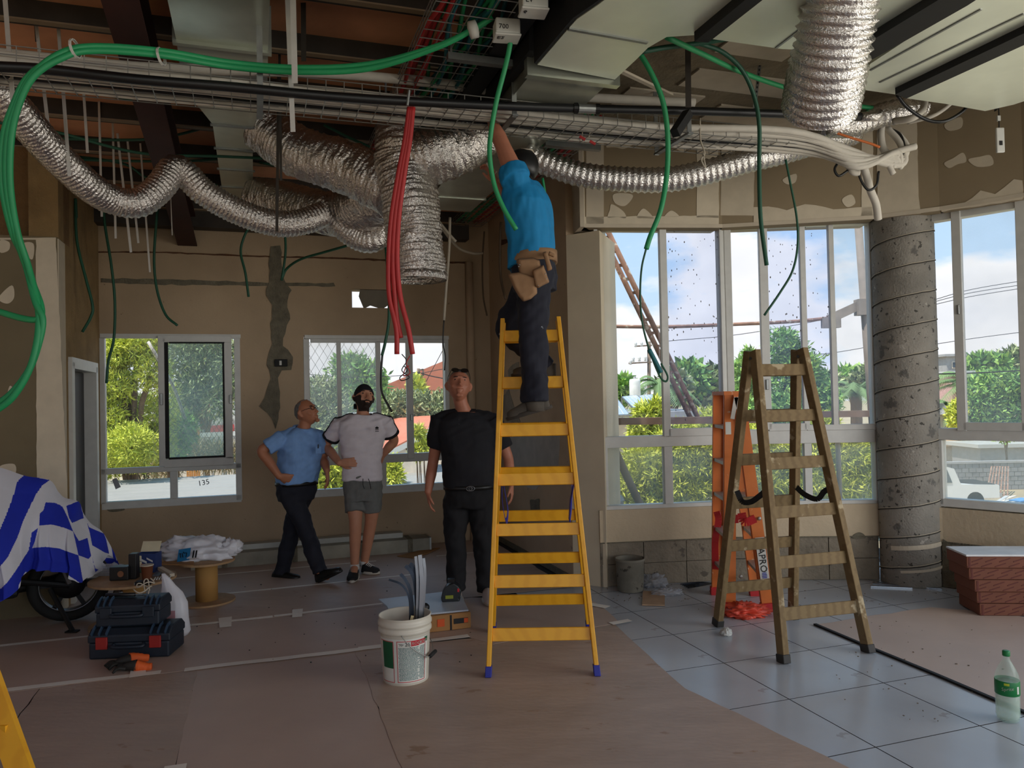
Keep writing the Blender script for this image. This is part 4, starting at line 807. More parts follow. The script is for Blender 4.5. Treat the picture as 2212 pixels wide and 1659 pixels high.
for k in range(9):
    v0=4.40+.036*k; z0=3.31+.035*(k%2); rr_=random.Random(k); r=.019+.006*rr_.random()
    P=[B(u,v0+rr_.uniform(-.015,.015),z0+rr_.uniform(-.006,.012)) for u in np.arange(-3.5,3.0,.5)]
    P+=[at(1700+5*k,282+6*k,5.15+.03*k),at(1830+3*k,322+5*k,5.3),at(1905+4*k,352-3*k,5.38)]
    if k%3==0: P+=[at(1952,352-4*k,5.42),at(1945,310-3*k,5.45),at(1915,275,5.5)]
    elif k%3==1: P+=[at(1930,380-4*k,5.4)]
    else: P+=[at(1945,345+2*k,5.42),at(1958,318,5.46),at(1940,290,5.5)]
    dark=k in(3,6); o=MB().tube(spl(P,5),.011 if dark else r,8).build('black_cable' if dark else 'foam_pipe',m_pvc if dark else m_pipe,None,True)
    tag(o,'black cable lying among the white pipes in the wire tray' if dark else 'white foam covered pipe lying in the wire tray','cable' if dark else 'pipe','black cables in the wire tray' if dark else 'white pipes in the wire tray')
P=[at(-30,112,4.1),at(120,128,4.2),at(300,145,4.35),at(500,152,4.5),at(700,158,4.65),at(900,175,4.85),at(1100,200,5.0),at(1300,212,5.1),at(1500,222,5.2)]
tag(MB().tube(spl(P,6),.03,10).build('insulated_pipe',m_pipe,None,True),'thick white pipe riding on top of the bundle behind the wire tray','pipe')
P=[(-30,143,3.66),(100,150,3.76),(300,172,3.9),(500,188,4.04),(700,207,4.19),(900,220,4.34),(1200,233,4.58),(1500,240,4.8),(1860,252,5.0)]
t=thing('drain_pipe','long black drain pipe in front of the wire tray','pipe',at(700,207,4.42)); MB().tube(spl(pp(P),6),.026,12).build('pipe',m_pvc,t,True)
for x,y in ((1244,234),(1291,236)): a=at(x,y,4.61+.035*(x>1260)); MB().tube([a-RT*.012,a+RT*.012],.033,14).build('ring',m_pvc,t)
MB().tube([at(1248,234.3,4.613),at(1288,235.8,4.645)],.0285,14).build('coupling',m_steel,t); MB().tube([at(884,195,4.3),at(880,228,4.3)],.008,6).build('strap',m_steel,t); a=at(1860,252,5.0); MB().tube([a,a+RT*.1,a+RT*.13+ZX*.03],.03,10).build('foil_wrap',m_foil,t,True)
# tray with green and red conduits going to the back (two)
tray('wire tray of green and red conduits running to the back above the white pipe tray',mkP(lambda s,w,h: B(.88+.5*w,2.4+s,3.56+h),4.6),6,0,.06)
tray('wire tray of green cables at the ceiling behind the worker',mkP(lambda s,w,h: B(2.05+.34*w,4.9+s,3.47+h),3.2),5,0,.05)
for k in range(18):
    rr_=random.Random(40+k); red=k<5; u0=.92+(k/18)*.44; P=[B(u0+rr_.uniform(-.02,.02)+(.05*sin(v*3+k) if not red else 0),v,3.585+.03*(k%3)+rr_.uniform(-.004,.008)) for v in np.arange(2.3,7.2,.35)]
    o=MB().tube(spl(P,3),.0125,6).build('conduit',m_red if red else m_green if k%2 else m_teal,None,True)
    tag(o,'red conduit lying in the wire tray above the white pipes' if red else ('bright green conduit' if k%2 else 'blue green conduit')+' lying in the wire tray above the white pipes','conduit','red conduits in the tray' if red else 'bright green conduits in the tray' if k%2 else 'blue green conduits in the tray')
for k in range(9):
    rr_=random.Random(80+k); red=k>5; u0=2.08+.29*k/9; P=[B(u0+rr_.uniform(-.015,.015),v,3.49+.02*(k%2)) for v in np.arange(4.8,8.1,.4)]
    o=MB().tube(spl(P,3),.011,6).build('conduit',m_red if red else m_green,None,True); tag(o,('red' if red else 'green')+' conduit in the wire tray behind the worker','conduit',('red' if red else 'green')+' conduits behind the worker')
for k,(u,v,z,lab) in enumerate([(1.28,4.2,3.53,'grey channel bracket under the green conduit tray beside the tied bundle'),(1.1,5.35,3.53,'grey channel bracket behind the red conduits above the upright foil duct'),(2.25,5.2,3.44,'grey channel bracket carrying the tray behind the worker')]):
    t=thing('channel_bracket',lab,'bracket',B(u,v,z)); MB().bb(B(u,v,z-.012),.44,.045,.04).build('channel',m_steel,t)
    for s in(-1,1): MB().bb(B(u+s*.2,v,z+.14),.012,.03,.34).build('strap',m_steel,t)
# junction boxes
m_box=mat('light_grey_plastic',(206,206,200),.5)
for (x,y,D,lab,tx) in ((1094,64,4.0,'light grey junction box with handwriting above the hanging green conduit',('E2','700')),(1152,8,3.75,'light grey junction box with handwriting at the top edge',('6','LV'))):
    c=at(x,y,D); t=thing('junction_box',lab,'junction box',c-ZX*.04); o=MB().box(c,.13,.10,.08,A*.6).build('box',m_box,t); bevel(o,.008,2)
    ex=V((cos(A*.6),sin(A*.6),0)); ey=V((-sin(A*.6),cos(A*.6),0)); bevel(MB().box(c-ZX*.045,.138,.108,.012,A*.6).build('lid',m_box,t),.004,1)
    text('handwriting',tx[0],c-ex*.055-ey*.03-ZX*.0525,ex,-ey if 0 else ey,.04,m_pvc,t).rotation_euler=(0,0,0)
    text('handwriting',tx[1],c-ex*.05-ey*.052-ZX*.02,ex,ZX,.035,m_pvc,t)
# loose conduits: (label, material, radius, pixel path, r)
def cond(label,m,r,P,name='conduit',cat='conduit',group=None,n=8):
    o=MB().tube(spl(pp(P),7),r,n).build(name,m,None,True); return tag(o,label,cat,group)
for k,off in enumerate(((0,0),(5,9),(-6,10))):
    ox,oy=off; P=[(1064,38,4.0),(1018,66,4.02),(940,101+oy*.3,4.05),(800,138+oy,4.1),(650,146+oy,4.1),(500,135+oy,4.05),(350,110+oy,3.8),(200,100+oy,3.62),(125+ox,118+oy,3.54),(68+ox,165,3.5),(36+ox,225,3.5),(16+ox*1.6,300,3.52),(14+ox*1.6,400,3.55),(32+ox,500,3.58)]
    if k==0: P+=[(62,590,3.64),(88,660,3.62),(84,688,3.6),(50,688,3.6),(-20,668,3.6)]
    elif k==1: P+=[(62,580,3.62),(84,680,3.6),(70,780,3.58),(30,855,3.56),(-20,895,3.55)]
    else: P+=[(52,560,3.64),(76,650,3.6),(92,690,3.6),(84,740,3.6),(62,800,3.58),(22,852,3.57),(-20,880,3.56)]
    cond('green conduit of the tied bundle, %s'%('its end turning off through the top of the drywall','its end hanging lowest on the far left','its end looping below the other two')[k],m_green,.0155,P)
tag(MB().lathe([(.005,-.03),(.045,-.02),(.045,.02),(.005,.03)],at(1022,64,4.02),12,V((1,.1,.3)).normalized()).build('tape_ball',m_box,None,True),'white tape knot tying the green conduit bundle near the junction box','tape')
for k,(x,y) in enumerate(((162,105),(348,122))): tag(MB().lathe([(.04,-.006),(.044,-.006),(.044,.006),(.04,.006)],at(x,y,3.58 if k==0 else 3.8),12,V((1,0,.15)).normalized(),cap=False).build('cable_tie',m_box),'white cable tie round the green bundle, %s'%('above the left wall corner','left of the wide metal duct')[k],'cable tie')
cond('green conduit hanging from the junction box past the raised arm of the worker',m_green,.0135,[(1106,48,4.05),(1102,95,4.05),(1090,150,4.1),(1072,220,4.15),(1060,290,4.2),(1058,340,4.22),(1068,400,4.24),(1088,450,4.25),(1115,496,4.25)])
cond('green conduit hanging in a long curve in front of the left bay window',m_green,.0155,[(1378,108,4.4),(1408,160,4.45),(1432,220,4.5),(1442,290,4.55),(1441,370,4.6),(1428,450,4.6),(1405,510,4.6),(1396,538,4.6)])
cond('thin dark cable inside the hanging loop in front of the left bay window',m_greend,.006,[(1396,536,4.6),(1386,580,4.6),(1383,640,4.6),(1388,700,4.6),(1404,760,4.6),(1425,812,4.6),(1438,824,4.6),(1442,812,4.6),(1428,785,4.6)],'cable','cable')
cond('teal sleeve on the lower end of the cable before the left bay window',m_teal,.014,[(1402,755,4.6),(1415,780,4.6),(1428,805,4.6)],'sleeve','sleeve')
cond('dark green conduit hanging before the right bay window left of the thin cable',m_greend,.0135,[(1505,92,4.4),(1560,112,4.5),(1602,150,4.6),(1628,205,4.7),(1640,270,4.75),(1640,360,4.8),(1643,470,4.8),(1656,573,4.8)])
cond('thin dark cable hanging and curling away above the old wooden ladder',m_greend,.008,[(1697,345,5.2),(1708,400,5.2),(1721,470,5.2),(1723,530,5.2),(1712,585,5.2),(1685,632,5.2),(1651,681,5.2)],'cable','cable')
cond('green conduit running slanting under the concrete slab towards the right',m_green,.0155,[(1440,80,4.1),(1520,118,4.4),(1600,155,4.7),(1700,190,5.0),(1850,228,5.3),(1920,233,5.4),(1985,222,5.5)])
cond('dark green conduit along the end of the elbow duct',m_greend,.0155,[(1385,112,4.3),(1440,102,4.35),(1500,95,4.4),(1590,80,4.4)])
for k,(P,lab) in enumerate([([(165,470,6.4),(163,430,6.4),(166,520,6.4),(185,600,6.4),(200,660,6.4),(196,685,6.4),(178,717,6.4)],'dark green cable end hanging beside the top of the left door'),([(222,400,6.8),(226,480,6.8),(240,570,6.8),(248,650,6.8),(246,730,6.8),(234,780,6.8),(230,828,6.8)],'dark green cable hanging over the left pane of the leftmost window'),([(345,400,7.0),(336,500,7.0),(333,570,7.0),(340,630,7.0),(358,680,7.0),(383,703,7.0)],'dark green cable curling above the leftmost window'),([(545,480,7.2),(528,510,7.2),(520,545,7.2),(530,590,7.2),(537,641,7.2)],'dark green cable hanging left of the cement strip'),([(612,470,7.3),(617,530,7.3),(614,570,7.3),(608,606,7.3)],'dark green cable hanging right at the cement strip'),([(760,528,7.0),(700,545,7.1),(650,560,7.2),(620,580,7.3),(609,602,7.3)],'green cable bending from the roof down to the cement strip')]): cond(lab,m_greend,.012,P,'cable','cable')
cond('green sleeve of the cable hanging before the second window',m_greend,.012,[(826,440,6.2),(834,540,6.2),(839,610,6.2),(840,690,6.2),(832,740,6.2),(825,768,6.2)],'conduit')
cond('black cable end hanging down behind the man in the white t-shirt',m_pvc,.009,[(826,765,6.2),(823,810,6.2),(826,850,6.2),(847,890,6.2)],'cable','cable')
cond('thin green conduit hanging behind the back of the worker',m_green,.009,[(1172,385,5.2),(1180,440,5.2),(1183,520,5.2),(1184,545,5.2)])
cond('brown cable hanging on the side wall left of the worker',mat('brown_cable',(96,78,60),.7),.012,[(1082,480,7.2),(1080,540,7.2),(1082,600,7.2),(1092,645,7.0)],'cable','cable')
cond('thin brown cable hanging in the back corner',mat('brown_cable',(96,78,60),.7),.009,[(1046,500,8.2),(1042,570,8.2),(1044,640,8.2),(1052,682,8.2)],'cable','cable')
m_wcab=mat('white_cable',(196,186,168),.6)
cond('white cable dropping straight down right of the upright foil duct',m_wcab,.013,[(972,470,7.2),(970,540,7.2),(964,620,7.2),(959,692,7.2)],'cable','cable')
cond('thin red and black wire below the white cable at the second window',m_rust if 0 else m_pvc,.006,[(959,690,7.2),(957,740,7.2),(962,770,7.2),(960,800,7.2)],'cable','cable')
cond('white conduit bending from the roof to the back corner',m_wcab,.014,[(938,465,7.6),(960,500,7.7),(990,535,7.9),(1020,547,8.0),(1042,547,8.1)],'conduit')
cond('short white conduit slanting beside the upright foil duct',m_wcab,.013,[(942,470,7.2),(965,500,7.2),(985,522,7.2)],'conduit')
cond('black cable looping under the right duct panels',m_pvc,.011,[(1938,205,4.9),(1960,232,4.95),(2000,258,5.0),(2040,262,5.0),(2080,240,5.0),(2098,210,5.0)],'cable','cable')
cond('white pipe bent up behind the black cable loop',m_pipe,.024,[(1998,205,5.2),(1994,235,5.2),(1970,255,5.2),(1930,262,5.3)],'pipe','pipe')
cond('second white pipe curving up beside the black cable loop',m_pipe,.014,[(2070,208,5.3),(2040,235,5.3),(2010,252,5.3),(1960,265,5.4)],'pipe','pipe')
cond('white foam pipe hanging down against the bulkhead in front of the column',m_pipe,.028,[(1862,350,5.4),(1872,380,5.45),(1880,410,5.5),(1892,440,5.55),(1897,474,5.6)],'pipe','pipe')
cond('white foam pipe bent in a hook below the wire tray end',m_pipe,.022,[(1822,335,5.4),(1830,355,5.4),(1842,372,5.4),(1856,374,5.4)],'pipe','pipe')
cond('white foam pipe standing up out of the bundle end',m_pipe,.026,[(1905,262,5.5),(1903,295,5.5),(1910,325,5.5),(1930,335,5.5),(1950,325,5.5)],'pipe','pipe')
cond('short white pipe pointing right out of the bundle end',m_pipe,.024,[(1890,345,5.4),(1930,330,5.4),(1978,316,5.4)],'pipe','pipe')
cond('orange cable lying on the bundle end',mat('orange_cable',(206,110,50),.5),.009,[(1800,285,5.3),(1840,298,5.3),(1880,310,5.3),(1900,318,5.3)],'cable','cable')
cond('black cable loop hanging under the bundle end',m_pvc,.009,[(1815,345,5.4),(1803,365,5.4),(1812,380,5.4),(1832,368,5.4)],'cable','cable')
cond('black cable hanging from the bundle against the bulkhead',m_pvc,.009,[(1850,350,5.4),(1858,385,5.4),(1875,410,5.4),(1893,400,5.4),(1898,370,5.4)],'cable','cable')
# red conduits and their wires
for k in range(3):
    o=(-12,1,14)[k]; P=[(888+o*.3,232,4.35),(880+o*.4,300,4.35),(866+o*.5,380,4.35),(853+o*.6,470,4.35),(848+o*.7,560,4.35),(852+o*.9,640,4.35)]+([(868+o,710,4.35),(873+o*1.3,765,4.35)] if k!=1 else [(858,690,4.36),(866,730,4.36)])
    cond('red conduit of the three hanging before the upright foil duct, %s'%('leftmost','middle one','rightmost')[k],m_red,.0145,P)
cond('curl of black wire at the end of the red conduits',m_pvc,.003,[(868,765,4.35),(878,780,4.35),(868,800,4.35),(884,815,4.35),(868,822,4.35),(864,815,4.35),(880,800,4.35),(872,790,4.35)],'wire','wire',n=5)
cond('curl of red wire at the end of the red conduits',m_red,.003,[(886,768,4.35),(878,785,4.35),(886,805,4.35),(872,812,4.35),(876,795,4.35),(884,790,4.35)],'wire','wire',n=5)
# hanger straps (threaded strips) on the left
m_bright=mat('bright_strip',(216,214,208),.4,.3)
hs=[(8,-40,29,236,4.0,.024,0,'nearest the left edge'),(92,170,106,290,4.6,.02,0,'over the upper bend of the thin foil duct'),(134,165,150,380,4.6,.02,0,'crossing the thin foil duct'),(180,185,189,330,5.2,.018,0,'ending on the thin foil duct'),(214,225,220,468,5.6,.016,0,'beside the first green cable'),(244,285,250,515,5.9,.016,0,'left of the two longest'),(271,440,283,545,5.9,.018,0,'longest below the first sag'),(291,450,299,525,6.0,.016,0,'right below the first sag'),(314,455,324,588,6.2,.014,0,'hanging lowest over the back wall'),(368,400,372,508,5.8,.006,0,'thin as a wire under the hump'),(632,-40,637,180,4.0,.03,0,'wide and pale, upper piece across the green bundle'),(628,165,633,285,4.15,.026,0,'wide and pale, lower piece below the green bundle'),(655,-40,656,132,4.6,.03,1,'dark, beside the wide pale one'),(600,330,598,500,5.3,.02,1,'dark, crossing the lower foil duct'),(605,215,607,390,5.0,.016,1,'dark, behind the upper fat foil duct'),(72,-40,80,90,4.6,.02,1,'dark, at the top left'),(1486,112,1487,232,4.7,.035,1,'black, dropping from the slab to the wire tray')]
for x0,y0,x1,y1,D,w,dk,lab in hs:
    a,c=at(x0,y0,D),at(x1,y1,D); top=V((a.x-(c-a).x*0,a.y,max(a.z,3.6))); b=MB(); b.beam(c,a,w,.004,V((0,1,0))); 
    if a.z<RZ(5): b.beam(a,a+(a-c).normalized()*(.55),w,.004,V((0,1,0)))
    tag(b.build('hanger_strap',m_gird if 0 else (m_purl if dk else m_bright)),'steel hanger strip '+lab,'hanger')
t=thing('tray_clamp','black clamp box holding the wire tray before the slab','clamp',at(1472,275,4.7)); MB().beam(at(1486,245,4.72),at(1458,288,4.6),.05,.05).build('clamp',m_black,t)
t=thing('perforated_strap','pale perforated strap dropping from the slab right of the black hanger','strap',at(1628,215,5.0)); a,c=at(1646,100,5.0),at(1628,250,5.0); MB().beam(a,c,.022,.003,V((0,1,0))).build('strap',m_steel,t)
b=MB()
for k in range(16): p=a+(c-a)*((k+.5)/16)-V((0,.003,0)); b.box(p,.008,.003,.012)
o=b.build('hole',m_black,t); o['kind']='stuff'
tag(MB().beam(at(1335,150,4.5),at(1450,205,5.2),.03,.015).build('ceiling_track',m_paint),'pale metal strip slanting under the slab left of the hanging conduit','strip')
# small hanging bits
t=thing('remote_control','white controller hanging on a wire before the right bulkhead','controller',at(2158,330,5.2)); bevel(MB().box(at(2160,303,5.2),.055,.02,.17).build('body',m_box,t),.006,2); MB().tube([at(2156,215,5.2),at(2158,250,5.2),at(2158,278,5.2)],.004,5).build('wire',m_pvc,t); MB().box(at(2157,256,5.2),.02,.015,.035).build('connector',m_box,t); MB().box(at(2160,310,5.2)-V((0,.012,0)),.02,.003,.03).build('button',m_black,t)
tag(MB().tube([at(2148,205,5.2),at(2160,230,5.2),at(2150,240,5.2),at(2156,215,5.2)],.008,5).build('cable_knot',m_pvc),'small dark cable knot above the hanging controller','cable')
for k,(x,y) in enumerate(((1258,298),(1275,278),(1280,308))): tag(MB().beam(at(x-6,y-3,5.0),at(x+6,y+4,5.0),.016,.016).build('connector',m_red),'small red wire connector under the slab, %s'%('left one','upper one','right one')[k],'connector')
for k,(x,y) in enumerate(((1250,270),(1268,262))): tag(MB().tube([at(x+8,y-10,5.0),at(x+8,y+20,5.0),at(x+4,y+34,5.0)],.004,5).build('wire',m_wcab),'white wire with red connectors, %s'%('left one','right one')[k],'wire')
tag(MB().tube(spl([at(1512,255,5.0),at(1513,300,5.0),at(1522,330,5.0),at(1515,345,5.0),at(1524,362,5.0),at(1518,330,5.0)],5),.006,5).build('wire_coil',m_wcab,None,True),'bundled white wire hanging before the foil duct and bulkhead','wire')
t=thing('switch_box','black wall box with a small white switch in the cement strip','switch',atv(606,795,V_BACK)); bevel(MB().bb(atv(607,784,V_BACK-.012),.13,.035,.075).build('box',m_black,t),.004,1); MB().bb(atv(606,784,V_BACK-.033),.022,.008,.045).build('switch',m_box,t)

for k,(P,lab) in enumerate([([(-20,262,5.2),(120,285,5.4),(300,330,5.6),(480,338,5.8),(640,345,6.0)],'upper dark green cable strung across the roof on the left'),([(-20,290,5.6),(150,300,5.8),(330,300,5.9),(460,272,6.0)],'dark green cable rising towards the metal hopper'),([(20,330,6.0),(180,345,6.2),(400,348,6.3),(560,340,6.5),(760,372,6.6)],'dark green cable strung low across the roof behind the thin foil duct'),([(170,180,4.9),(230,205,5.0),(330,218,5.1),(430,218,5.2)],'green cable dipping below the wire tray at the left'),([(90,330,6.2),(260,352,6.3),(330,388,6.4),(470,400,6.6)],'dark green cable dipping under the roof near the hump of the foil duct'),([(700,270,6.0),(760,300,6.0),(800,318,6.0)],'dark green cable end behind the fat foil duct'),([(560,350,6.5),(690,380,6.6),(800,395,6.7)],'dark green cable behind the lower fat foil duct')]): cond(lab,m_greend,.011,P,'cable','cable')
# writing on the panes of the leftmost window
for x,y in ((298,1038),(428,1050)): text('handwriting','135',atv(x,y,8.325),UX+ZX*.15,ZX-UX*.1,.075,m_pvc,bpy.data.objects['window_1'],.0005)
P=[atv(x,y,8.325) for x,y in ((242,1036),(252,1032),(261,1052),(250,1057))]; MB().poly(P,-VX,.002).build('sticker',mat('grey_sticker',(150,152,158),.6),bpy.data.objects['window_1'])
# ------------------------------------------------------------ floor covering
m_paper=mat('brown_floor_paper',(176,154,138),.5,var=.10,scale=1.3,bump=.25,bscale=5,stretch=(1,2.2,1),spot=[(3.2,.64,(158,130,108))]); m_paper2=mat('brown_floor_paper_b',(184,162,148),.5,var=.08,scale=1.6,bump=.2,bscale=5)
m_tape=mat('masking_tape',(236,230,220),.6,var=.06)
MB().bb(B(-1.2,1.7,-.0085),6.25,13.5,.015).build('screed',m_grout,fl_o)
def sheet(label,uv,z,m,wav=.006,name='paper_sheet',cat='paper'):
    "closed outline in building coordinates, with slightly uneven edges"
    rr=random.Random(len(label)*7+int(uv[0][0]*10)); P=[]
    for i,(u,v) in enumerate(uv):
        a,c=V((u,v,0)),V((*uv[(i+1)%len(uv)],0)); k=max(1,int((c-a).length/.12))
        for q in range(k): p=a+(c-a)*(q/k); P.append(B(p.x+rr.uniform(-wav,wav)*(q>0),p.y+rr.uniform(-wav,wav)*(q>0),z))
    o=MB().poly(P,ZX,.0012).build(name,m); return tag(o,label,cat)
sheet('brown floor paper sheet in the left foreground, left of the first cut seam',[(-4.2,-1),(-1.17,-1),(-1.17,4.97),(-4.2,5.0)],.0015,m_paper2)
sheet('brown floor paper sheet between the two cut seams in the left foreground',[(-1.165,-1),(-.35,-1),(-.35,4.97),(-1.165,4.97)],.003,m_paper)
sheet('brown floor paper sheet in the foreground left of the white bucket',[(-.355,-1),(.58,-1),(.58,4.97),(-.355,4.97)],.0015,m_paper2)
sheet('wide brown floor paper sheet under the white bucket and yellow ladder',[(.575,-1),(2.62,-1),(2.5,1.6),(2.33,2.64),(2.16,3.64),(2.25,4.3),(2.33,4.84),(1.4,4.9),(.575,4.97)],.003,m_paper)
sheet('brown floor paper strip under the toolboxes and the small carton',[(-4.2,4.97),(1.3,4.96),(1.42,4.74),(2.37,4.84),(2.44,5.3),(2.43,5.55),(1.6,5.9),(-4.2,5.98)],.0045,m_paper2)
sheet('brown floor paper strip under the feet of the man in black',[(-4.2,5.97),(2.44,5.9),(2.44,6.75),(-4.2,6.83)],.006,m_paper)
sheet('brown floor paper strip under the walking man and the man in shorts',[(-4.2,6.82),(2.45,6.74),(2.45,7.6),(-4.2,7.6)],.0045,m_paper2)
sheet('brown floor paper strip along the back wall',[(-1.4,7.6),(2.45,7.6),(2.45,8.28),(-1.4,8.28)],.003,m_paper2)
sheet('brown floor paper sheet on the tiles at the right under the carton stack',[(3.57,4.31),(3.54,3.3),(3.5,2.5),(3.45,.5),(5.3,.5),(5.3,2.6),(4.95,4.0),(4.6,4.33)],.0045,m_paper2,.012)
o=MB()
for p,q in zip([(3.57,4.31),(3.553,3.9),(3.54,3.3),(3.52,2.9),(3.5,2.4)],[(3.553,3.9),(3.54,3.3),(3.52,2.9),(3.5,2.4),(3.46,1.0)]): o.beam(B(p[0]-.008,p[1],.006),B(q[0]-.008,q[1],.006),.022,.012)
tag(o.build('paper_curl',m_black),'dark curled edge of the paper sheet on the tiles','paper edge')
NT=[0]
def tape(label,pts,w=.05,z=.0078):
    rr=random.Random(NT[0]); NT[0]+=1; b=MB(); L=[];R=[]
    P=[]
    for a,c in zip(pts,pts[1:]):
        a,c=V((*a,0)),V((*c,0)); k=max(1,int((c-a).length/.15)); P+=[a+(c-a)*(q/k) for q in range(k)]
    P.append(V((*pts[-1],0))); d=(P[-1]-P[0]).normalized(); n=V((-d.y,d.x,0))
    top=[p+n*(w/2+rr.uniform(-.006,.006)) for p in P]; bot=[p-n*(w/2+rr.uniform(-.006,.006)) for p in P]
    b.poly([B(p.x,p.y,z) for p in top+bot[::-1]],ZX,.0005); return tag(b.build('tape_strip',m_tape),label,'tape')
tape('long pale tape strip along the front seam, left of the toolboxes',[(-2.6,5.03),(-.55,4.985)],.055)
tape('long pale tape strip along the front seam, from the toolboxes to the white bucket',[(-.42,4.975),(.62,4.955)],.06)
tape('pale tape strip along the front seam behind the white bucket',[(.6,4.965),(1.32,4.955)],.06,.0086)
tape('pale tape strip along the second seam, behind the toolboxes',[(-2.0,5.94),(.1,5.955)],.045)
tape('pale tape strip along the second seam, ending at the board',[(.11,5.965),(1.08,6.0)],.045)
tape('thin pale tape strip along the third seam under the walking man',[(-2.0,6.76),(1.3,6.87)],.04)
tape('thin pale tape strip along the fourth seam, behind the feet of the men',[(-1.3,7.6),(1.1,7.6)],.035)
tape('thin pale tape strip in the back corner behind the yellow ladder',[(1.7,7.58),(2.3,7.6)],.035)
tape('short tape piece across the second seam, left one',[(-.22,5.80),(-.23,6.06)],.085,.0095)
tape('short tape piece across the second seam, right one',[(.27,5.86),(.28,6.08)],.075,.0095)
tape('short tape piece between the front seam and the orange gloves',[(-.67,4.95),(-.69,5.18)],.085,.0095)
tape('short tape piece at the bottom edge of the photo',[(-.36,3.45),(-.35,3.68)],.09,.0095)
tape('short tape piece on the paper corner by the tiles',[(2.3,4.84),(2.46,4.86)],.06,.0095)
tape('short tape piece on the paper edge behind the yellow ladder',[(2.36,5.38),(2.46,5.22)],.07,.0095)
# ------------------------------------------------------------ yellow ladder
m_yel=wood('yellow_varnished_wood',(238,174,34),(230,164,28),.42,4); m_blue=mat('blue_plastic',(36,44,150),.5)
def aframe(name,label,F1,F2,R1,R2,T1,T2,TR1,TR2,zs,mr,w=.026,dpt=.062,rung_h=.072,mf=None,zr=None,footz=.06,seed=0):
    t=thing(name,label,'ladder',(F1+F2+R1+R2)/4)
    for a,c,nm in ((F1,T1,'rail'),(F2,T2,'rail'),(R1,TR1,'rail'),(R2,TR2,'rail')):
        ax=(F2-F1).normalized(); d=(c-a).normalized(); dep=ax.cross(d).normalized()
        a2=a+d*.012; b=MB(); b.obox((a2+c)/2,ax*w/2,dep*dpt/2,(c-a2)/2); bevel(b.build('rail',mr,t),.004,2)
        if mf: b=MB(); b.obox(a+d*footz*.5+d*.0,ax*(w/2+.005),dep*(dpt/2+.004),d*footz*.5); bevel(b.build('foot_cap',mf,t),.003,1)
    rr=random.Random(seed)
    for (a,b_,c,d_,ZS) in ((F1,F2,T1,T2,zs),(R1,R2,TR1,TR2,zr or zs)):
        for z in ZS:
            p=a+(c-a)*((z-a.z)/(c.z-a.z)); q=b_+(d_-b_)*((z-b_.z)/(d_.z-b_.z)); ax=(q-p).normalized(); up=(c-a).normalized(); up=(up-ax*up.dot(ax)).normalized(); dep=ax.cross(up)
            o=MB(); o.obox((p+q)/2,(q-p)/2-ax*w*.45,up*rung_h/2,dep*.011); bevel(o.build('rung',mr,t),.003,1)
    return t
F1,F2=fl(1055,1462),fl(1290,1459); R1,R2=fl(1066,1366),fl(1272,1362)
T1,T2=at(1086,690,4.77),at(1206,686,4.77); TR1,TR2=at(1088,697,4.83),at(1204,693,4.83)
lad=aframe('yellow_ladder','bright yellow wooden stepladder with blue feet on which the worker stands',F1,F2,R1,R2,T1,T2,TR1,TR2,[.224+.289*k for k in range(7)],m_yel,mf=m_blue,seed=1)
for a,c in ((T1,TR1),(T2,TR2)): MB().tube([a-ZX*.09-V((.02,0,0)),c-ZX*.09+V((.02,0,0))],.008,8).build('hinge_bolt',m_steel,lad)
for x0,x1,nm in ((1084,1093,1),(1240,1230,2)):
    P=spl([at(x0,1042,4.68),at((x0+x1)/2-3,1085,4.72),at(x1,1126,4.78),at(x1+4,1100,4.85),at(x0+4*(1 if nm==1 else -1),1048,4.97)],6); b=MB()
    for p,q in zip(P,P[1:]): b.beam(p,q,.04,.003,V((1,0,.2)))
    b.build('strap',m_blue,lad,label='blue webbing strap hanging in a loop')
# ------------------------------------------------------------ old wooden ladder
m_old=wood('weathered_wood',(128,106,70),(116,94,60),.75,6,(9,.62,(176,160,128))); m_iron=mat('old_iron',(60,58,56),.6,.4)
F1,F2=fl(1693,1432),fl(1876,1409); R1,R2=fl(1550,1352),fl(1713,1336)
T1,T2=at(1631,757,4.88),at(1733,753,4.98); TR1,TR2=at(1618,759,4.94),at(1720,756,5.05)
lad2=aframe('wooden_ladder','old weathered wooden stepladder with paint splashes standing on the tiles',F1,F2,R1,R2,T1,T2,TR1,TR2,[.265+.291*k for k in range(6)],m_old,.04,.07,.075,m_iron,footz=.05,seed=2)
for (a,c) in ((T1,TR1),(T2,TR2)): MB().tube([a-ZX*.05-V((.03,0,0)),c-ZX*.05+V((.03,0,0))],.009,8).build('hinge_bolt',m_iron,lad2)
for P in ([(1592,1060,5.03),(1603,1083,5.0),(1622,1084,4.9),(1640,1072,4.8),(1652,1062,4.73)],[(1716,1048,5.2),(1738,1068,5.1),(1765,1078,4.98),(1780,1062,4.9),(1795,1054,4.85)]):
    q=spl(pp(P),6); b=MB()
    for a,c in zip(q,q[1:]): b.beam(a,c,.035,.004,V((.3,1,0)))
    b.build('strap',m_black,lad2,label='black webbing strap sagging between the frames')
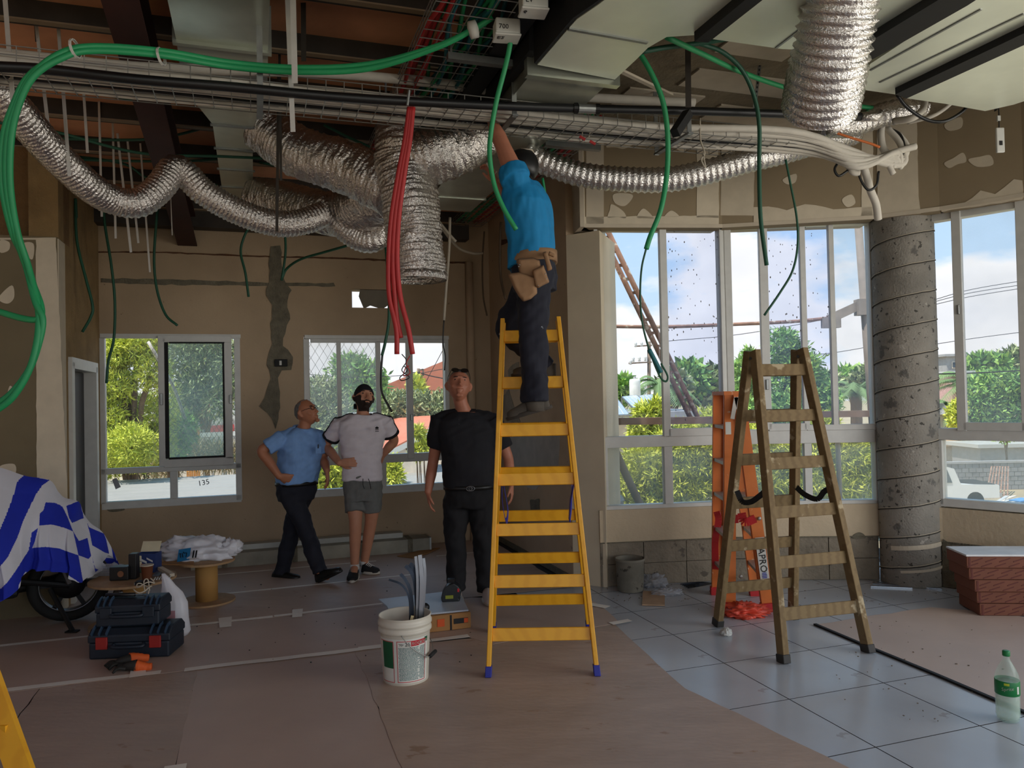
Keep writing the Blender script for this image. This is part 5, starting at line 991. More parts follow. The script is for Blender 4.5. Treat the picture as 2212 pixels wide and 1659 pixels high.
# ------------------------------------------------------------ orange ladder
m_or=mat('orange_fibreglass',(206,112,44),.55,var=.12,scale=7,spot=[(13,.66,(220,196,168))]); m_alu=mat('dull_aluminium',(170,164,156),.45,.6); m_redp=mat('red_plastic',(190,36,40),.5)
fB,fA,fC,fD=fl(1576,1318),fl(1549,1284),fl(1660,1320),fl(1634,1286); zt=1.60
tB=at(1577,852,5.66); tA=tB+(fA-fB)*.95; tC=at(1596,852,5.64); tD=tC+(fD-fC)*.95
t=thing('orange_ladder','orange fibreglass stepladder folded nearly shut behind the old wooden ladder','ladder',(fA+fB+fC+fD)/4)
wd=(fA-fB).normalized()
for a,c in ((fA,tA),(fB,tB),(fC,tC),(fD,tD)):
    d=(c-a).normalized(); s=wd.cross(d).normalized(); o=MB(); o.obox((a+c)/2+d*.01,wd*.012,s*.042,(c-a)/2-d*.01)
    for sg in(-1,1): o.obox((a+c)/2+d*.01+s*.040*sg+wd*.012*(1 if a in(fA,fD) else -1)*-1,wd*.016,s*.004,(c-a)/2-d*.01)
    o.build('rail',m_or,t); MB().obox(a+d*.03,wd*.03,s*.05,d*.03).build('foot_cap',m_redp,t)
for k in range(5):
    for a,b_,c,d_ in ((fB,fA,tB,tA),(fC,fD,tC,tD)):
        s=(.27+.27*k)/zt; p=a+(c-a)*s; q=b_+(d_-b_)*s; o=MB(); o.obox((p+q)/2,(q-p)/2,V((.036,0,0)),ZX*.012); o.build('tread',m_alu,t)
MB().obox((tA+tB+tC+tD)/4+ZX*.01,(tA-tB)/2*1.05,V((.085,0,0)),ZX*.014).build('top_cap',m_or,t)
o=MB(); 
for x in (1582,1600): o.beam(at(1590,858,5.6),at(x,905,5.6),.03,.006,V((0,1,0)))
o.build('hinge_plate',m_alu,t).__setitem__('kind','stuff')
for px,py in ((1588,985),(1652,1170),(1600,1245),(1640,1120)): MB().lathe([(.014,0),(.014,.006),(.006,.01)],at(px,py,5.58),10,V((0,-1,0))).build('bolt',m_alu,t,True)
def rag(P,w,m,nm='tape_rag'):
    q=spl(pp(P),5); b=MB()
    for a,c in zip(q,q[1:]): b.beam(a,c,w,.008,V((.4,1,.3)))
    return b.build(nm,m,t)
rag([(1548,1105,6.0),(1552,1125,5.98),(1545,1170,5.98),(1546,1230,6.0)],.05,m_redp); rag([(1602,1108,5.62),(1608,1128,5.6),(1632,1120,5.58)],.06,m_redp); rag([(1586,1112,5.55),(1588,1130,5.55)],.05,m_redp)
d=(tC-fC).normalized(); s=wd.cross(d).normalized(); s=s if s.x>0 else -s; c=fC+(tC-fC)*.20; fr=-wd*.03
MB().obox(c+fr+d*.07,wd*.002,s*.032,d*.15).build('label',m_box,t); text('lettering','KAPRO',c+fr-wd*.004+d*.19-s*.022,-d,s,.068,m_pvc,t); 
o=MB(); 
for k in range(4): o.obox(c+fr-wd*.003-d*(.035+.011*k),wd*.002,s*(.018-.002*abs(k-1.5)),d*.003)
o.build('emblem',m_blue,t)
MB().obox(at(1573,925,5.6),V((.02,0,0)),V((0,.003,0)),ZX*.045).build('label',m_box,t)
# ------------------------------------------------------------ soft crumpled things
def crumple(P,rx,ry,rz,seed,amp=.25,n=36,flat=True,fr=3.0):
    b=MB(); R=[]
    for i in range(n//2+1):
        th=pi*i/(n//2); r=[]
        for j in range(n):
            ph=2*pi*j/n; d=V((sin(th)*cos(ph),sin(th)*sin(ph),-cos(th))); f=1+amp*(noise.noise(d*fr+V((seed,0,0)))+.6*noise.noise(d*fr*2.7+V((0,seed,0))))
            z=d.z*rz*f; 
            if flat: z=max(z,-rz*.55)+rz*.55
            r.append(V(P)+V((d.x*rx*f,d.y*ry*f,z)))
        R.append(r)
    return b.rings(R,True,False)
def plastic(name,c,rough=.35,tr=.35):
    if name in MATS: return MATS[name]
    m=mat(name,c,rough,var=.05); b=m.node_tree.nodes['Principled BSDF']; b.inputs['Alpha'].default_value=1-tr; b.inputs['Subsurface Weight'].default_value=0; return m
m_bag=plastic('white_plastic_film',(236,236,242),.35,.22); m_film=plastic('clear_plastic_film',(206,210,218),.2,.6); m_redbag=plastic('red_plastic_film',(232,84,60),.35,.15)
tag(crumple(fl(1607,1328),.155,.12,.05,5,.5,48,fr=4).build('plastic_bag',m_redbag,None,True),'crumpled red plastic bag on the tiles between the ladders','bag')
tag(crumple(fl(1569,1372),.035,.035,.03,9,.35).build('paper_ball',m_box,None,True),'crumpled white paper ball by the foot of the old wooden ladder','paper')
# white bucket
m_pail=mat('white_pail_plastic',(214,208,192),.42,var=.05,scale=6); m_lgreen=mat('label_green',(20,92,58),.5); m_lred=mat('label_red',(196,40,52),.5); m_ltxt=mat('label_ink',(70,110,110),.6); m_lwhite=mat('label_white',(222,222,212),.5)
bc=fl(877,1466); bk=thing('white_bucket','white plastic bucket with a printed label holding curved metal strips','bucket',bc)
prof=[(.005,.004),(.120,.004),(.124,.0),(.127,.006),(.140,.275),(.143,.28),(.150,.285),(.150,.30),(.145,.303),(.145,.318),(.152,.322),(.152,.336),(.146,.34),(.146,.362),(.149,.366),(.146,.369),(.141,.366),(.122,.02),(.005,.012)]
MB().lathe(prof,bc,48).build('body',m_pail,bk,True)
def cylw(a0,a1,z0,z1,off,m,nm,parent=bk,r0=.127,r1=.140,zz=.275,c=bc,n=16,th=.0008,sub=None):
    b=MB(); R=[]
    for z in (z0,z1):
        r=r0+(r1-r0)*z/zz+off; 
        R.append([c+V((cos(a)*r,sin(a)*r,z)) for a in np.linspace(a0,a1,n)])
    b.rings(R,False,False); return b.build(nm,m,parent,True)
dirc=atan2(-bc.y,-bc.x)          # towards the camera's spot
A0=lambda deg: dirc+radians(deg)
cylw(A0(-78),A0(60),.018,.262,.0008,m_lwhite,'label')
cylw(A0(-62),A0(-30),.10,.246,.0016,m_lgreen,'label_green'); cylw(A0(-72),A0(-63),.02,.25,.0015,m_lwhite,'label_side')
FR=MB()
def frame(a0,a1,z0,z1,w=.0035):
    for (x0,x1,y0,y1) in ((a0,a1,z0,z0+w),(a0,a1,z1-w,z1),(a0,a0+1.4,z0,z1),(a1-1.4,a1,z0,z1)):
        R=[[bc+V((cos(a)*(.1278+.013*z/.275+.0012),sin(a)*(.1278+.013*z/.275+.0012),z)) for a in np.linspace(A0(x0),A0(x1),12)] for z in (y0,y1)]; FR.rings(R,False,False)
frame(-70,-28,.022,.25); frame(-20,52,.024,.252)
FR.build('label_frame',m_lred,bk,True).__setitem__('kind','stuff')
cylw(A0(13),A0(33),.222,.25,.0018,m_lred,'label_band'); cylw(A0(33.5),A0(49),.226,.25,.0018,m_lred,'label_band'); cylw(A0(49),A0(60),.232,.258,.0018,m_lgreen,'label_band')
def ctext(s,deg,z,size,m,off=.0026):
    o=text('lettering',s,(0,0,0),(1,0,0),(0,1,0),size,m,None,.0003); 
    for v in o.data.vertices:
        x,y=v.co.x,v.co.y; zz=z+y; r=.127+.013*zz/.275+off; a=A0(deg)+x/r; v.co=V((cos(a)*r,sin(a)*r,zz))
    o.parent=bk; ORG[o.name]=ORG[bk.name]; return o
ctext('ROCK',14.5,.2285,.024,m_lwhite); ctext('BOND',34.2,.231,.021,m_lwhite); ctext('26',-1,.2245,.03,m_pvc); ctext('לפי',-15,.226,.02,m_pvc)
LT=MB(); rr=random.Random(3)
for k in range(27):
    z=.212-.0068*k
    a=-17+rr.uniform(0,2)
    while a<49:
        l=rr.uniform(1.2,5); 
        if not (33<a+l<35.5 and k%1==0):
            R=[[bc+V((cos(A0(q))*(.1278+.013*z/.275+.0013),sin(A0(q))*(.1278+.013*z/.275+.0013),zz)) for q in (a,min(a+l,50))] for zz in (z,z+.0034)]; LT.rings(R,False,False)
        a+=l+rr.uniform(.5,1.2)
LT.build('small_print',m_ltxt,bk).__setitem__('kind','stuff')
P=[bc+V((cos(A0(-8))*.153,sin(A0(-8))*.153,.288)),bc+V((cos(A0(10))*.158,sin(A0(10))*.158,.225)),bc+V((cos(A0(38))*.158,sin(A0(38))*.158,.165)),bc+V((cos(A0(62))*.168,sin(A0(62))*.168,.148)),bc+V((cos(A0(120))*.16,sin(A0(120))*.16,.2)),bc+V((cos(A0(172))*.153,sin(A0(172))*.153,.288))]
MB().tube(spl(P,8),.0022,6).build('wire_handle',m_wire,bk,True); MB().tube([P[3]-V((.01,.03,-.004)),P[3]+V((.012,.05,.006))],.011,10).build('grip',m_black,bk,True)
m_str=mat('bent_zinc_strip',(176,182,190),.25,.9,var=.08)
def strip(label,P,w,m=m_str):
    q=spl(pp(P),8); b=MB()
    for a,c in zip(q,q[1:]): b.beam(a,c,w,.004,V((.3,-1,0)))
    tag(b.build('metal_strip',m),label,'metal strip','metal strips in the bucket' if 0 else None)
m_str2=mat('dark_zinc_strip',(52,58,68),.35,.85); m_lath=mat('pale_lath',(216,198,150),.6)
strip('thin dark metal strip bending far left out of the white bucket',[(884,1390,4.36),(886,1320,4.36),(882,1285,4.36),(866,1262,4.36),(840,1252,4.36)],.012,m_str2)
strip('dark metal strip second from the left in the white bucket',[(888,1390,4.38),(891,1320,4.38),(886,1275,4.38),(874,1250,4.38),(865,1240,4.38)],.018,m_str2)
strip('dark metal strip bent over, third in the white bucket',[(896,1390,4.4),(900,1320,4.4),(897,1262,4.4),(888,1235,4.4),(876,1222,4.4)],.022,m_str2)
strip('broad dark metal strip curving left in the white bucket',[(898,1390,4.42),(903,1310,4.42),(902,1255,4.42),(894,1228,4.42),(884,1219,4.42)],.03,m_str2)
strip('pale narrow metal strip standing in the white bucket',[(896,1392,4.37),(901,1320,4.37),(902,1255,4.37),(898,1202,4.37)],.016)
strip('broad shiny metal strip standing tall in the white bucket',[(904,1392,4.36),(909,1320,4.36),(911,1255,4.36),(907,1199,4.36)],.022)
strip('right metal strip standing behind the shiny one in the white bucket',[(908,1390,4.43),(915,1300,4.43),(918,1240,4.43),(915,1206,4.43)],.016)
strip('short pale wooden lath in the white bucket',[(884,1392,4.34),(887,1350,4.34),(891,1330,4.34)],.016,m_lath)
# board on carton, laser level
m_card=mat('brown_cardboard',(164,120,72),.85,var=.08); m_boardw=mat('bluish_white_board',(190,200,212),.4,var=.04)
c=fl(968,1362); 
t=thing('carton','low brown carton with orange print under the white board','carton',B(1.17,5.24,.0075)); bevel(MB().bb(B(1.17,5.24,.062),.42,.24,.108).build('box',m_card,t),.003,1)
MB().bb(B(1.24,5.118,.06),.012,.003,.10).build('box_seam',m_pvc,t); MB().bb(B(1.31,5.118,.065),.10,.003,.035).build('print_bar',m_pvc,t); MB().bb(B(1.345,5.117,.065),.028,.003,.03).build('print_square',mat('orange_print',(206,84,34),.7),t); MB().bb(B(1.17,5.118,.065),.05,.003,.05).build('print_square',mat('orange_print',(206,84,34),.7),t)
P=[fl(x,y,.12) for x,y in ((818,1300),(842,1320),(852,1342),(925,1332),(1010,1322),(992,1298),(985,1284),(945,1288),(880,1296))]
P=[fl(x,y,.118) for x,y in ((818,1297),(836,1312),(846,1336),(1012,1320),(990,1276),(950,1282))]
tag(MB().poly(P,ZX,.010).build('board_offcut',m_boardw),'bluish white board offcut lying on the low carton','board')
t=thing('laser_level','black boxy laser tool with a green label on the white board','tool',fl(972,1300,.128)); c=fl(974,1300,.129)
ex=V((cos(.15),sin(.15),0)); b=MB(); b.poly([c+ex*x+ZX*z for x,z in ((-.065,.0),(-.07,.03),(-.06,.075),(-.035,.11),(.02,.13),(.05,.11),(.075,.075),(.07,.04),(.055,.02),(.065,0))],V((0,1,0)),.10); bevel(b.build('body',mat('black_tool_plastic',(26,32,36),.45),t),.006,2)
o=MB(); o.obox(c+ex*-.01+ZX*.035-V((0,.003,0)),ex*.028,V((0,.002,0)),ZX*.012); o.build('label',mat('yellow_green_label',(150,160,50),.5),t); o=MB(); o.obox(c+ex*.055+ZX*.08-V((0,.003,0)),ex*.007,V((0,.002,0)),ZX*.012); o.build('button',m_lred,t); MB().box(c+ex*.0+V((0,.05,.14)),.05,.05,.025).build('lens_cap',m_pvc,t)
tag(crumple(fl(917,1318,.129),.035,.03,.032,21,.1).build('black_roll',m_pvc,None,True),'small round black thing on the white board behind the metal strips','roll')
# profile bundle along the back wall
t=thing('profile_bundle','long bundle of pale metal profiles lying along the back wall','profile bundle',B(.4,8.0,.0045))
MB().bb(B(.55,8.02,.07),2.3,.24,.13).build('lower_bundle',mat('wrapped_profile',(150,146,132),.55,.2,var=.25,scale=4),t); MB().bb(B(.45,8.12,.16),2.0,.14,.05).build('upper_profile',mat('pale_profile',(176,176,168),.45,.3,var=.1),t)
for u in (-.3,.35,1.0,1.5): MB().bb(B(u,8.018,.07),.05,.25,.136).build('binding_strap',m_cement,t)
for u in (1.71,): MB().bb(B(u,8.02,.07),.02,.25,.14).build('end_cap',m_steel,t)
tag(MB().poly([fl(x,y,.008) for x,y in ((858,1202),(892,1206),(925,1196),(950,1184),(915,1188))],ZX,.006).build('cardboard_scrap',m_card),'torn cardboard scrap on the paper by the end of the profile bundle','cardboard')
tag(MB().poly([fl(x,y,.004) for x,y in ((1389,1278),(1436,1281),(1436,1309),(1387,1308))],ZX,.008).build('cardboard_scrap',mat('pale_card',(176,146,118),.9)),'square cardboard scrap on the tiles before the grey bucket','cardboard')
# grey bucket
gc=fl(1362,1276); t=thing('grey_bucket','dirty grey plastic bucket by the low bay wall','bucket',gc); m_gp=mat('dirty_grey_pail',(120,116,104),.8,var=.2,scale=9,spot=[(10,.6,(70,66,58))])
MB().lathe([(.005,.004),(.10,.004),(.104,.01),(.114,.24),(.118,.243),(.122,.262),(.118,.266),(.111,.26),(.098,.02),(.005,.014)],gc,32).build('body',m_gp,t,True)
tag(crumple(fl(1412,1266),.10,.08,.06,31,.6,40,fr=5).build('plastic_film',m_film,None,True),'crumpled clear plastic film beside the grey bucket','film'); tag(crumple(fl(1440,1285),.12,.06,.03,33,.6,40,fr=5).build('plastic_film',m_film,None,True),'flat clear plastic film on the tiles right of the cardboard scrap','film')
b=MB(); rr=random.Random(5)
for k in range(160):
    if k<70: p=fl(rr.uniform(1295,1480),rr.uniform(1258,1300))
    elif k<110: p=fl(rr.uniform(1500,2120),rr.uniform(1268,1330))
    else: p=fl(rr.uniform(1800,2212),rr.uniform(1340,1560),.006)
    s=rr.uniform(.0015,.005); b.box(p+ZX*s*.4,s*2,s*1.3,s,rr.uniform(0,3))
tag(b.build('debris',mat('debris_crumbs',(110,98,84),.9,var=.4,scale=40),kind='stuff'),'scattered crumbs of plaster and dirt on the floor','debris')
b=MB(); 
for k in range(60): p=fl(rr.uniform(300,1050),rr.uniform(1205,1440),.008); s=rr.uniform(.002,.005); b.box(p+ZX*s*.4,s*2,s*1.3,s,rr.uniform(0,3))
tag(b.build('debris',m_pvc,kind='stuff'),'scattered dark crumbs on the brown paper','debris')
for k,(a,c) in enumerate((((1875,1254),(1955,1266)),((1885,1260),(2035,1272)),((1880,1266),(1970,1270)))): tag(MB().beam(fl(*a,.006),fl(*c,.006),.03,.01).build('metal_strip',m_str),'shiny metal strip on the tiles before the column, %s'%('rear one','longest one','front one')[k],'metal strip')
for k in range(5): tag(MB().tube(spl([fl(1470+4*k,1262+2*k,.008),fl(1510,1258+2*k,.012+.01*k),fl(1560,1262-k,.01),fl(1600,1266+k,.008)],5),.005,5).build('cable_piece',m_str2),'dark wire piece on the floor behind the orange ladder','wire','wire pieces behind the orange ladder')
# soda bottle
m_pet=plastic('clear_pet',(200,226,210),.08,.72); m_sg=mat('bottle_green',(16,120,60),.4); bs=fl(2178,1556); t=thing('soda_bottle','clear plastic soda bottle with a green label and cap on the tiles','bottle',bs)
MB().lathe([(.004,.012),(.02,.004),(.035,.0),(.046,.006),(.051,.03),(.05,.06),(.051,.085),(.051,.185),(.052,.2),(.048,.22),(.036,.25),(.022,.275),(.0135,.292),(.0135,.305),(.016,.307),(.0135,.31),(.013,.316)],bs,32,cap=False).build('bottle',m_pet,t,True)
MB().lathe([(.004,.013),(.044,.012),(.048,.03),(.048,.182),(.004,.182)],bs,28).build('drink',plastic('soda_drink',(206,222,206),.1,.6),t,True)
MB().lathe([(.0515,.128),(.0525,.13),(.0525,.193),(.0515,.195)],bs,32,cap=False).build('label',m_sg,t,True); MB().lathe([(.016,.305),(.0165,.308),(.0165,.326),(.015,.329),(.004,.329)],bs,24).build('cap',m_sg,t,True)
def btext(s,deg,z,size,m,r=.0535):
    d0=atan2(-bs.y,-bs.x)+radians(deg); o=text('lettering',s,(0,0,0),(1,0,0),(0,1,0),size,m,None,.0002)
    for v in o.data.vertices: x,y=v.co.x,v.co.y; a=d0+x/r; v.co=V((cos(a)*r,sin(a)*r,z+y+x*.18))
    o.parent=t; ORG[o.name]=ORG[t.name]
btext('Sprite',-26,.151,.022,m_lwhite)
def bpatch(a0,a1,z0,z1,m,r,nm):
    d0=atan2(-bs.y,-bs.x); MB().rings([[bs+V((cos(d0+radians(a))*r,sin(d0+radians(a))*r,z)) for a in np.linspace(a0,a1,8)] for z in (z0,z1)],False,False).build(nm,m,t,True)
bpatch(48,60,.14,.175,m_lwhite,.0528,'label_panel'); bpatch(-14,10,.178,.189,mat('lemon_yellow',(190,200,50),.5),.0528,'label_emblem')
# carton stack at the right
m_rc=mat('red_brown_carton',(112,66,48),.8,var=.08); m_rcp=mat('carton_print',(92,44,36),.8); m_lid=mat('white_lid',(214,214,214),.5)
cz=.0058; dx=[.03,.02,.0,-.03,-.05]
for k in range(5):
    h=.082; L=.62; c=fl(2122,1334)+V((L/2+dx[k]-.02,.14+.012*(k%2),cz+h/2)); a=-.10
    t=thing('flat_carton','red brown flat carton, %s of the stack by the right wall'%('lowest','second from below','middle one','second from the top','topmost, with a white top')[k],'carton',V((c.x,c.y,cz)),'red brown cartons in the stack'); bevel(MB().box(c,L,.30,h-.002,a).build('box',m_rc if k!=1 else m_rc,t),.004,1)
    ex=V((cos(a),sin(a),0)); ey=V((-sin(a),cos(a),0)); b=MB(); rr=random.Random(k)
    for i in range(7):
        for j in range(2):
            p=c-ey*.1512+ex*(-.27+.09*i+.03*(j%2))+ZX*(-.018+.034*j); d=(ex*.035+ZX*.012); b.obox(p,d,ey*.001,ZX*.0035)
    b.build('print',m_rcp,t).__setitem__('kind','stuff'); MB().box(c-ex*(L/2-.02)-ey*.151,.012,.003,h-.01,a).build('edge_fold',m_rcp,t)
    if k==4: MB().box(c+ZX*.047,L+.004,.304,.012,a).build('lid',m_lid,t)
    cz+=h
# ------------------------------------------------------------ left corner: spools, toolboxes, bags
m_osb=mat('spool_board',(166,134,98),.8,var=.15,scale=12); m_tubec=mat('spool_core',(176,132,72),.8,var=.06)
def spool(label,c,r,h=.33,rc=.084):
    t=thing('cable_spool',label,'spool',c); MB().lathe([(.01,0),(r,0),(r,.014),(.01,.014)],c,40).build('bottom_disc',m_osb,t); MB().lathe([(rc,.014),(rc,h-.016)],c,28).build('core',m_tubec,t,True); MB().lathe([(.01,h-.016),(r,h-.016),(r,h),(.01,h)],c,40).build('top_disc',m_osb,t); return t
s1=V((at(288,1300,5.56).x,5.56,.0065)); s2=fl(447,1299,.0065)
spool('cable spool used as a low table behind the toolboxes, laden with small things',s1,.29); spool('cable spool with a bare brown core carrying the white carrier bag',s2,.215)
zt=.3365
def on(px,py): return fl(px,py,zt)
# things on spool 1
t=thing('charger','black battery charger with an upright black tool behind the cup','charger',on(265,1252)); c=on(262,1252); ex=V((cos(.1),sin(.1),0)); bevel(MB().box(c+ZX*.05,.13,.09,.095,.1).build('base',m_pvc,t),.006,2); bevel(MB().box(c+ex*.075+V((0,.03,.09)),.055,.07,.18,.1).build('upright',m_pvc,t),.006,2); MB().lathe([(.022,0),(.022,.004),(.005,.004)],c+V((.02,-.047,.05)),16,V((0,-1,0))).build('round_knob',mat('brown_knob',(120,80,54),.6),t)
c=on(318,1252); t=thing('paper_cup','brown paper coffee cup on the spool table','cup',c); MB().lathe([(.005,.002),(.03,.002),(.032,.01),(.041,.10),(.043,.103),(.041,.106),(.038,.1),(.03,.012),(.005,.01)],c,24).build('cup',mat('brown_cup',(104,58,34),.5),t,True); MB().lathe([(.040,.098),(.0445,.1),(.0445,.106),(.040,.106)],c,24).build('rim',m_paint,t,True)
c=on(311,1262); t=thing('cigarette_pack','flat black pack lying before the coffee cup','pack',c); bevel(MB().box(c+ZX*.012,.11,.06,.024,.15).build('pack',m_pvc,t),.003,1); MB().box(c+V((-.03,-.033,.012)),.04,.003,.016,.15).build('label',m_box,t)
c=on(318,1236); t=thing('screw_box','open blue box with a cream flap on the spool table','box',c); m_bb=mat('dark_blue_card',(34,52,104),.6); cc=c+V((0,.03,.0)); 
for dx_,dy,sx,sy in ((0,-.05,.14,.004),(0,.05,.14,.004),(-.07,0,.004,.1),(.07,0,.004,.1)): MB().box(cc+V((dx_,dy,.07)),sx,sy,.14).build('side',m_bb,t)
MB().box(cc+ZX*.002,.14,.1,.004).build('bottom',m_bb,t); MB().obox(cc+V((-.01,.06,.175)),V((.07,0,0)),V((0,.002,0)),V((0,.02,.035))).build('flap',mat('cream_card',(206,196,164),.7),t); MB().obox(cc+V((-.02,-.053,.09)),V((.028,0,-.014)),V((0,.001,0)),ZX*.008).build('print_mark',m_box,t); MB().obox(cc+V((.03,-.053,.095)),V((.022,0,-.012)),V((0,.001,0)),ZX*.006).build('print_mark',m_box,t); MB().obox(cc+V((-.025,-.053,.055)),V((.02,0,0)),V((0,.001,0)),ZX*.012).build('print_mark',mat('orange_print',(206,84,34),.7),t)
c=on(298,1238)+V((-.02,.03,0)); 
for k in range(3): tag(bevel(MB().box(c+V((.002*k,.0,.022+.043*k)),.085,.07,.04,.1+.05*k).build('card_pack',mat('cream_card',(206,196,164),.7) if k else mat('green_card',(60,84,66),.7)),.002,1),('dark green pack under the two cream packs on the spool table','lower cream pack beside the blue box','upper cream pack beside the blue box')[k],'pack')
tag(crumple(on(240,1240),.17,.07,.045,41,.5,40,fr=5).build('plastic_film',m_film,None,True),'crumpled clear plastic film at the left of the spool table','film')
t=thing('trowel','pale scraper with a white handle on the right of the spool table','tool',on(355,1248)); MB().beam(on(346,1236)+ZX*.03,on(372,1246)+ZX*.012,.035,.022).build('handle',m_paint,t); MB().beam(on(344,1240)+ZX*.016,on(336,1246)+ZX*.004,.05,.004).build('blade',m_steel,t)
t=thing('screw_strip','strip of small white anchors on the spool table','anchors',on(350,1252))
for k in range(7): MB().tube([on(333+5.5*k,1254-.6*k)+ZX*.006,on(336+5.5*k,1250-.6*k)+ZX*.008],.005,6).build('anchor',m_box,t)
# carrier bag on spool 2
c=fl(430,1208,zt); t=thing('carrier_bag','bulging white carrier bag with a blue logo lying on the bare spool','bag',c); 
o=crumple(c+V((-.02,.03,0)),.30,.15,.115,51,.28,64,fr=3.2); o.build('bag',m_bag,t,True); crumple(c+V((.24,.02,.04)),.09,.07,.07,53,.5,32,fr=4).build('knot',m_bag,t,True)
pl=c+V((-.06,-.14,.065)); MB().obox(pl,V((.046,.004,.006)),V((0,.002,0)),V((.012,-.01,.05))).build('logo_panel',mat('logo_blue',(30,110,160),.5),t); text('lettering','זול',pl+V((-.032,-.006,-.022)),(1,.08,.1),(.2,-.15,1),.06,m_pvc,t)
for k in range(2): MB().obox(pl+V((.075+.022*k,-.004,.005)),V((.005,0,0)),V((0,.002,0)),V((.008,-.006,.03))).build('small_print',m_pvc,t)
tag(MB().poly([fl(x,y,zt+.001) for x,y in ((345,1220),(372,1200),(420,1202),(418,1222))],ZX,.006).build('cardboard_scrap',m_card),'cardboard scrap sticking out under the carrier bag','cardboard')
# toolboxes
m_tb=mat('dark_blue_toolbox',(26,36,48),.5,var=.15,scale=8); m_tbr=mat('toolbox_rib',(52,74,98),.5,var=.1); m_tr=mat('toolbox_red',(150,36,32),.5)
def toolbox(label,c,w,d,h,rz,red):
    t=thing('toolbox',label,'toolbox',c); ex=V((cos(rz),sin(rz),0)); ey=V((-sin(rz),cos(rz),0)); hb=h*.55
    bevel(MB().box(c+ZX*hb/2,w,d,hb,rz).build('tray_body',m_tb,t),.012,2)
    P=[(-d/2-.004,hb),(-d/2-.004,h*.78),(-d*.34,h*.97),(-d*.2,h),(d*.2,h),(d*.34,h*.97),(d/2+.004,h*.78),(d/2+.004,hb)]
    b=MB(); b.poly([c-ex*(w/2+.004)+ey*y+ZX*z for y,z in P],ex,w+.008); bevel(b.build('lid',m_tb,t),.006,1)
    for k in range(11):
        if 3<=k<=7: continue
        s=-w/2+w*(k+.5)/11; o=MB(); q=[c+ex*s+ey*(y*1.02)+ZX*(z+.004) for y,z in P[1:4]]
        for a,e in zip(q,q[1:]): o.beam(a,e,w*.07,.006,ex)
        o.build('rib',m_tbr,t)
    for s in (-.33,.33): bevel(MB().obox(c+ex*w*s-ey*(d/2+.008)+ZX*(hb*1.0),ex*.035,ey*.008,ZX*h*.2).build('latch',m_tr if red else m_tb,t),.003,1)
    o=MB(); o.tube(spl([c+ex*-.09-ey*(d/2+.002)+ZX*hb*.9,c+ex*-.08-ey*(d/2+.03)+ZX*hb*.8,c+ex*.08-ey*(d/2+.03)+ZX*hb*.8,c+ex*.09-ey*(d/2+.002)+ZX*hb*.9],5),.011,8); o.build('handle',m_tb,t,True); return t
c1=fl(283,1418,.0065)+V((0,.09,0)); toolbox('lower dark toolbox with red latches on the brown paper',c1,.49,.26,.185,.06,True); c2=c1+V((-.03,.02,.186)); toolbox('upper dark blue toolbox with ribbed lid, stacked on the other toolbox',c2,.385,.22,.165,.10,False)
t=thing('cola_bottle','dark drink bottle with a green cap behind the toolboxes','bottle',fl(262,1345,.0065)); c=fl(262,1352,.0065); MB().lathe([(.01,0),(.05,.004),(.052,.02),(.052,.24),(.04,.28),(.018,.31),(.014,.33)],c,24).build('bottle',plastic('dark_drink_pet',(60,50,44),.15,.3),t,True); MB().lathe([(.016,.325),(.016,.352),(.004,.354)],c,16).build('cap',mat('lime_cap',(110,170,40),.5),t,True)
t=thing('screwdriver','black handled tool lying on top of the upper toolbox','tool',c2+ZX*.165); MB().tube([c2+V((-.17,-.02,.178)),c2+V((.02,-.03,.180))],.013,8).build('handle',m_pvc,t,True); MB().tube([c2+V((.02,-.03,.180)),c2+V((.07,-.032,.181))],.004,6).build('shaft',m_steel,t)
t=thing('wire_bundle','small bundle of white wire on the upper toolbox','wire',c2+ZX*.165); MB().tube(spl([c2+V((.04+.05*cos(a)+.01*a*.3,.0+.035*sin(a),.175+.012*sin(a*2.3)+.006*a)) for a in np.linspace(0,14,40)],2),.004,5).build('wire',m_wcab,t,True); MB().tube(spl([c2+V((.06,.02,.18)),c2+V((.05,.03,.25)),c2+V((.075,.03,.26)),c2+V((.09,.02,.19))],6),.004,5).build('wire_loop',m_wcab,t,True)
c=fl(378,1372,.0065); t=thing('carrier_bag','white translucent carrier bag with pink print standing beside the toolboxes','bag',c); b=MB(); R=[]
for k,(z,rx,ry,dx_) in enumerate(((0,.085,.06,0),(.03,.10,.075,0),(.12,.095,.07,-.002),(.22,.088,.06,-.004),(.29,.07,.045,-.02),(.34,.045,.03,-.04),(.38,.03,.02,-.055),(.42,.012,.01,-.075))):
    R.append([c+V((dx_+rx*cos(a)*(1+.10*noise.noise(V((cos(a)*2,sin(a)*2,z*9)))),ry*sin(a)*(1+.2*noise.noise(V((cos(a)*3,sin(a)*3,z*9+4)))),z)) for a in np.linspace(0,2*pi,41)[:-1]])
b.rings(R,True,True); b.build('bag',m_bag,t,True); MB().box(c+V((-.02,-.074,.14)),.11,.004,.09).build('pink_print',plastic('pink_print',(206,150,160),.5,.3),t)
text('lettering','תודה רבה',c+V((-.07,-.08,.075)),(1,0,.15),ZX,.026,m_pvc,t)
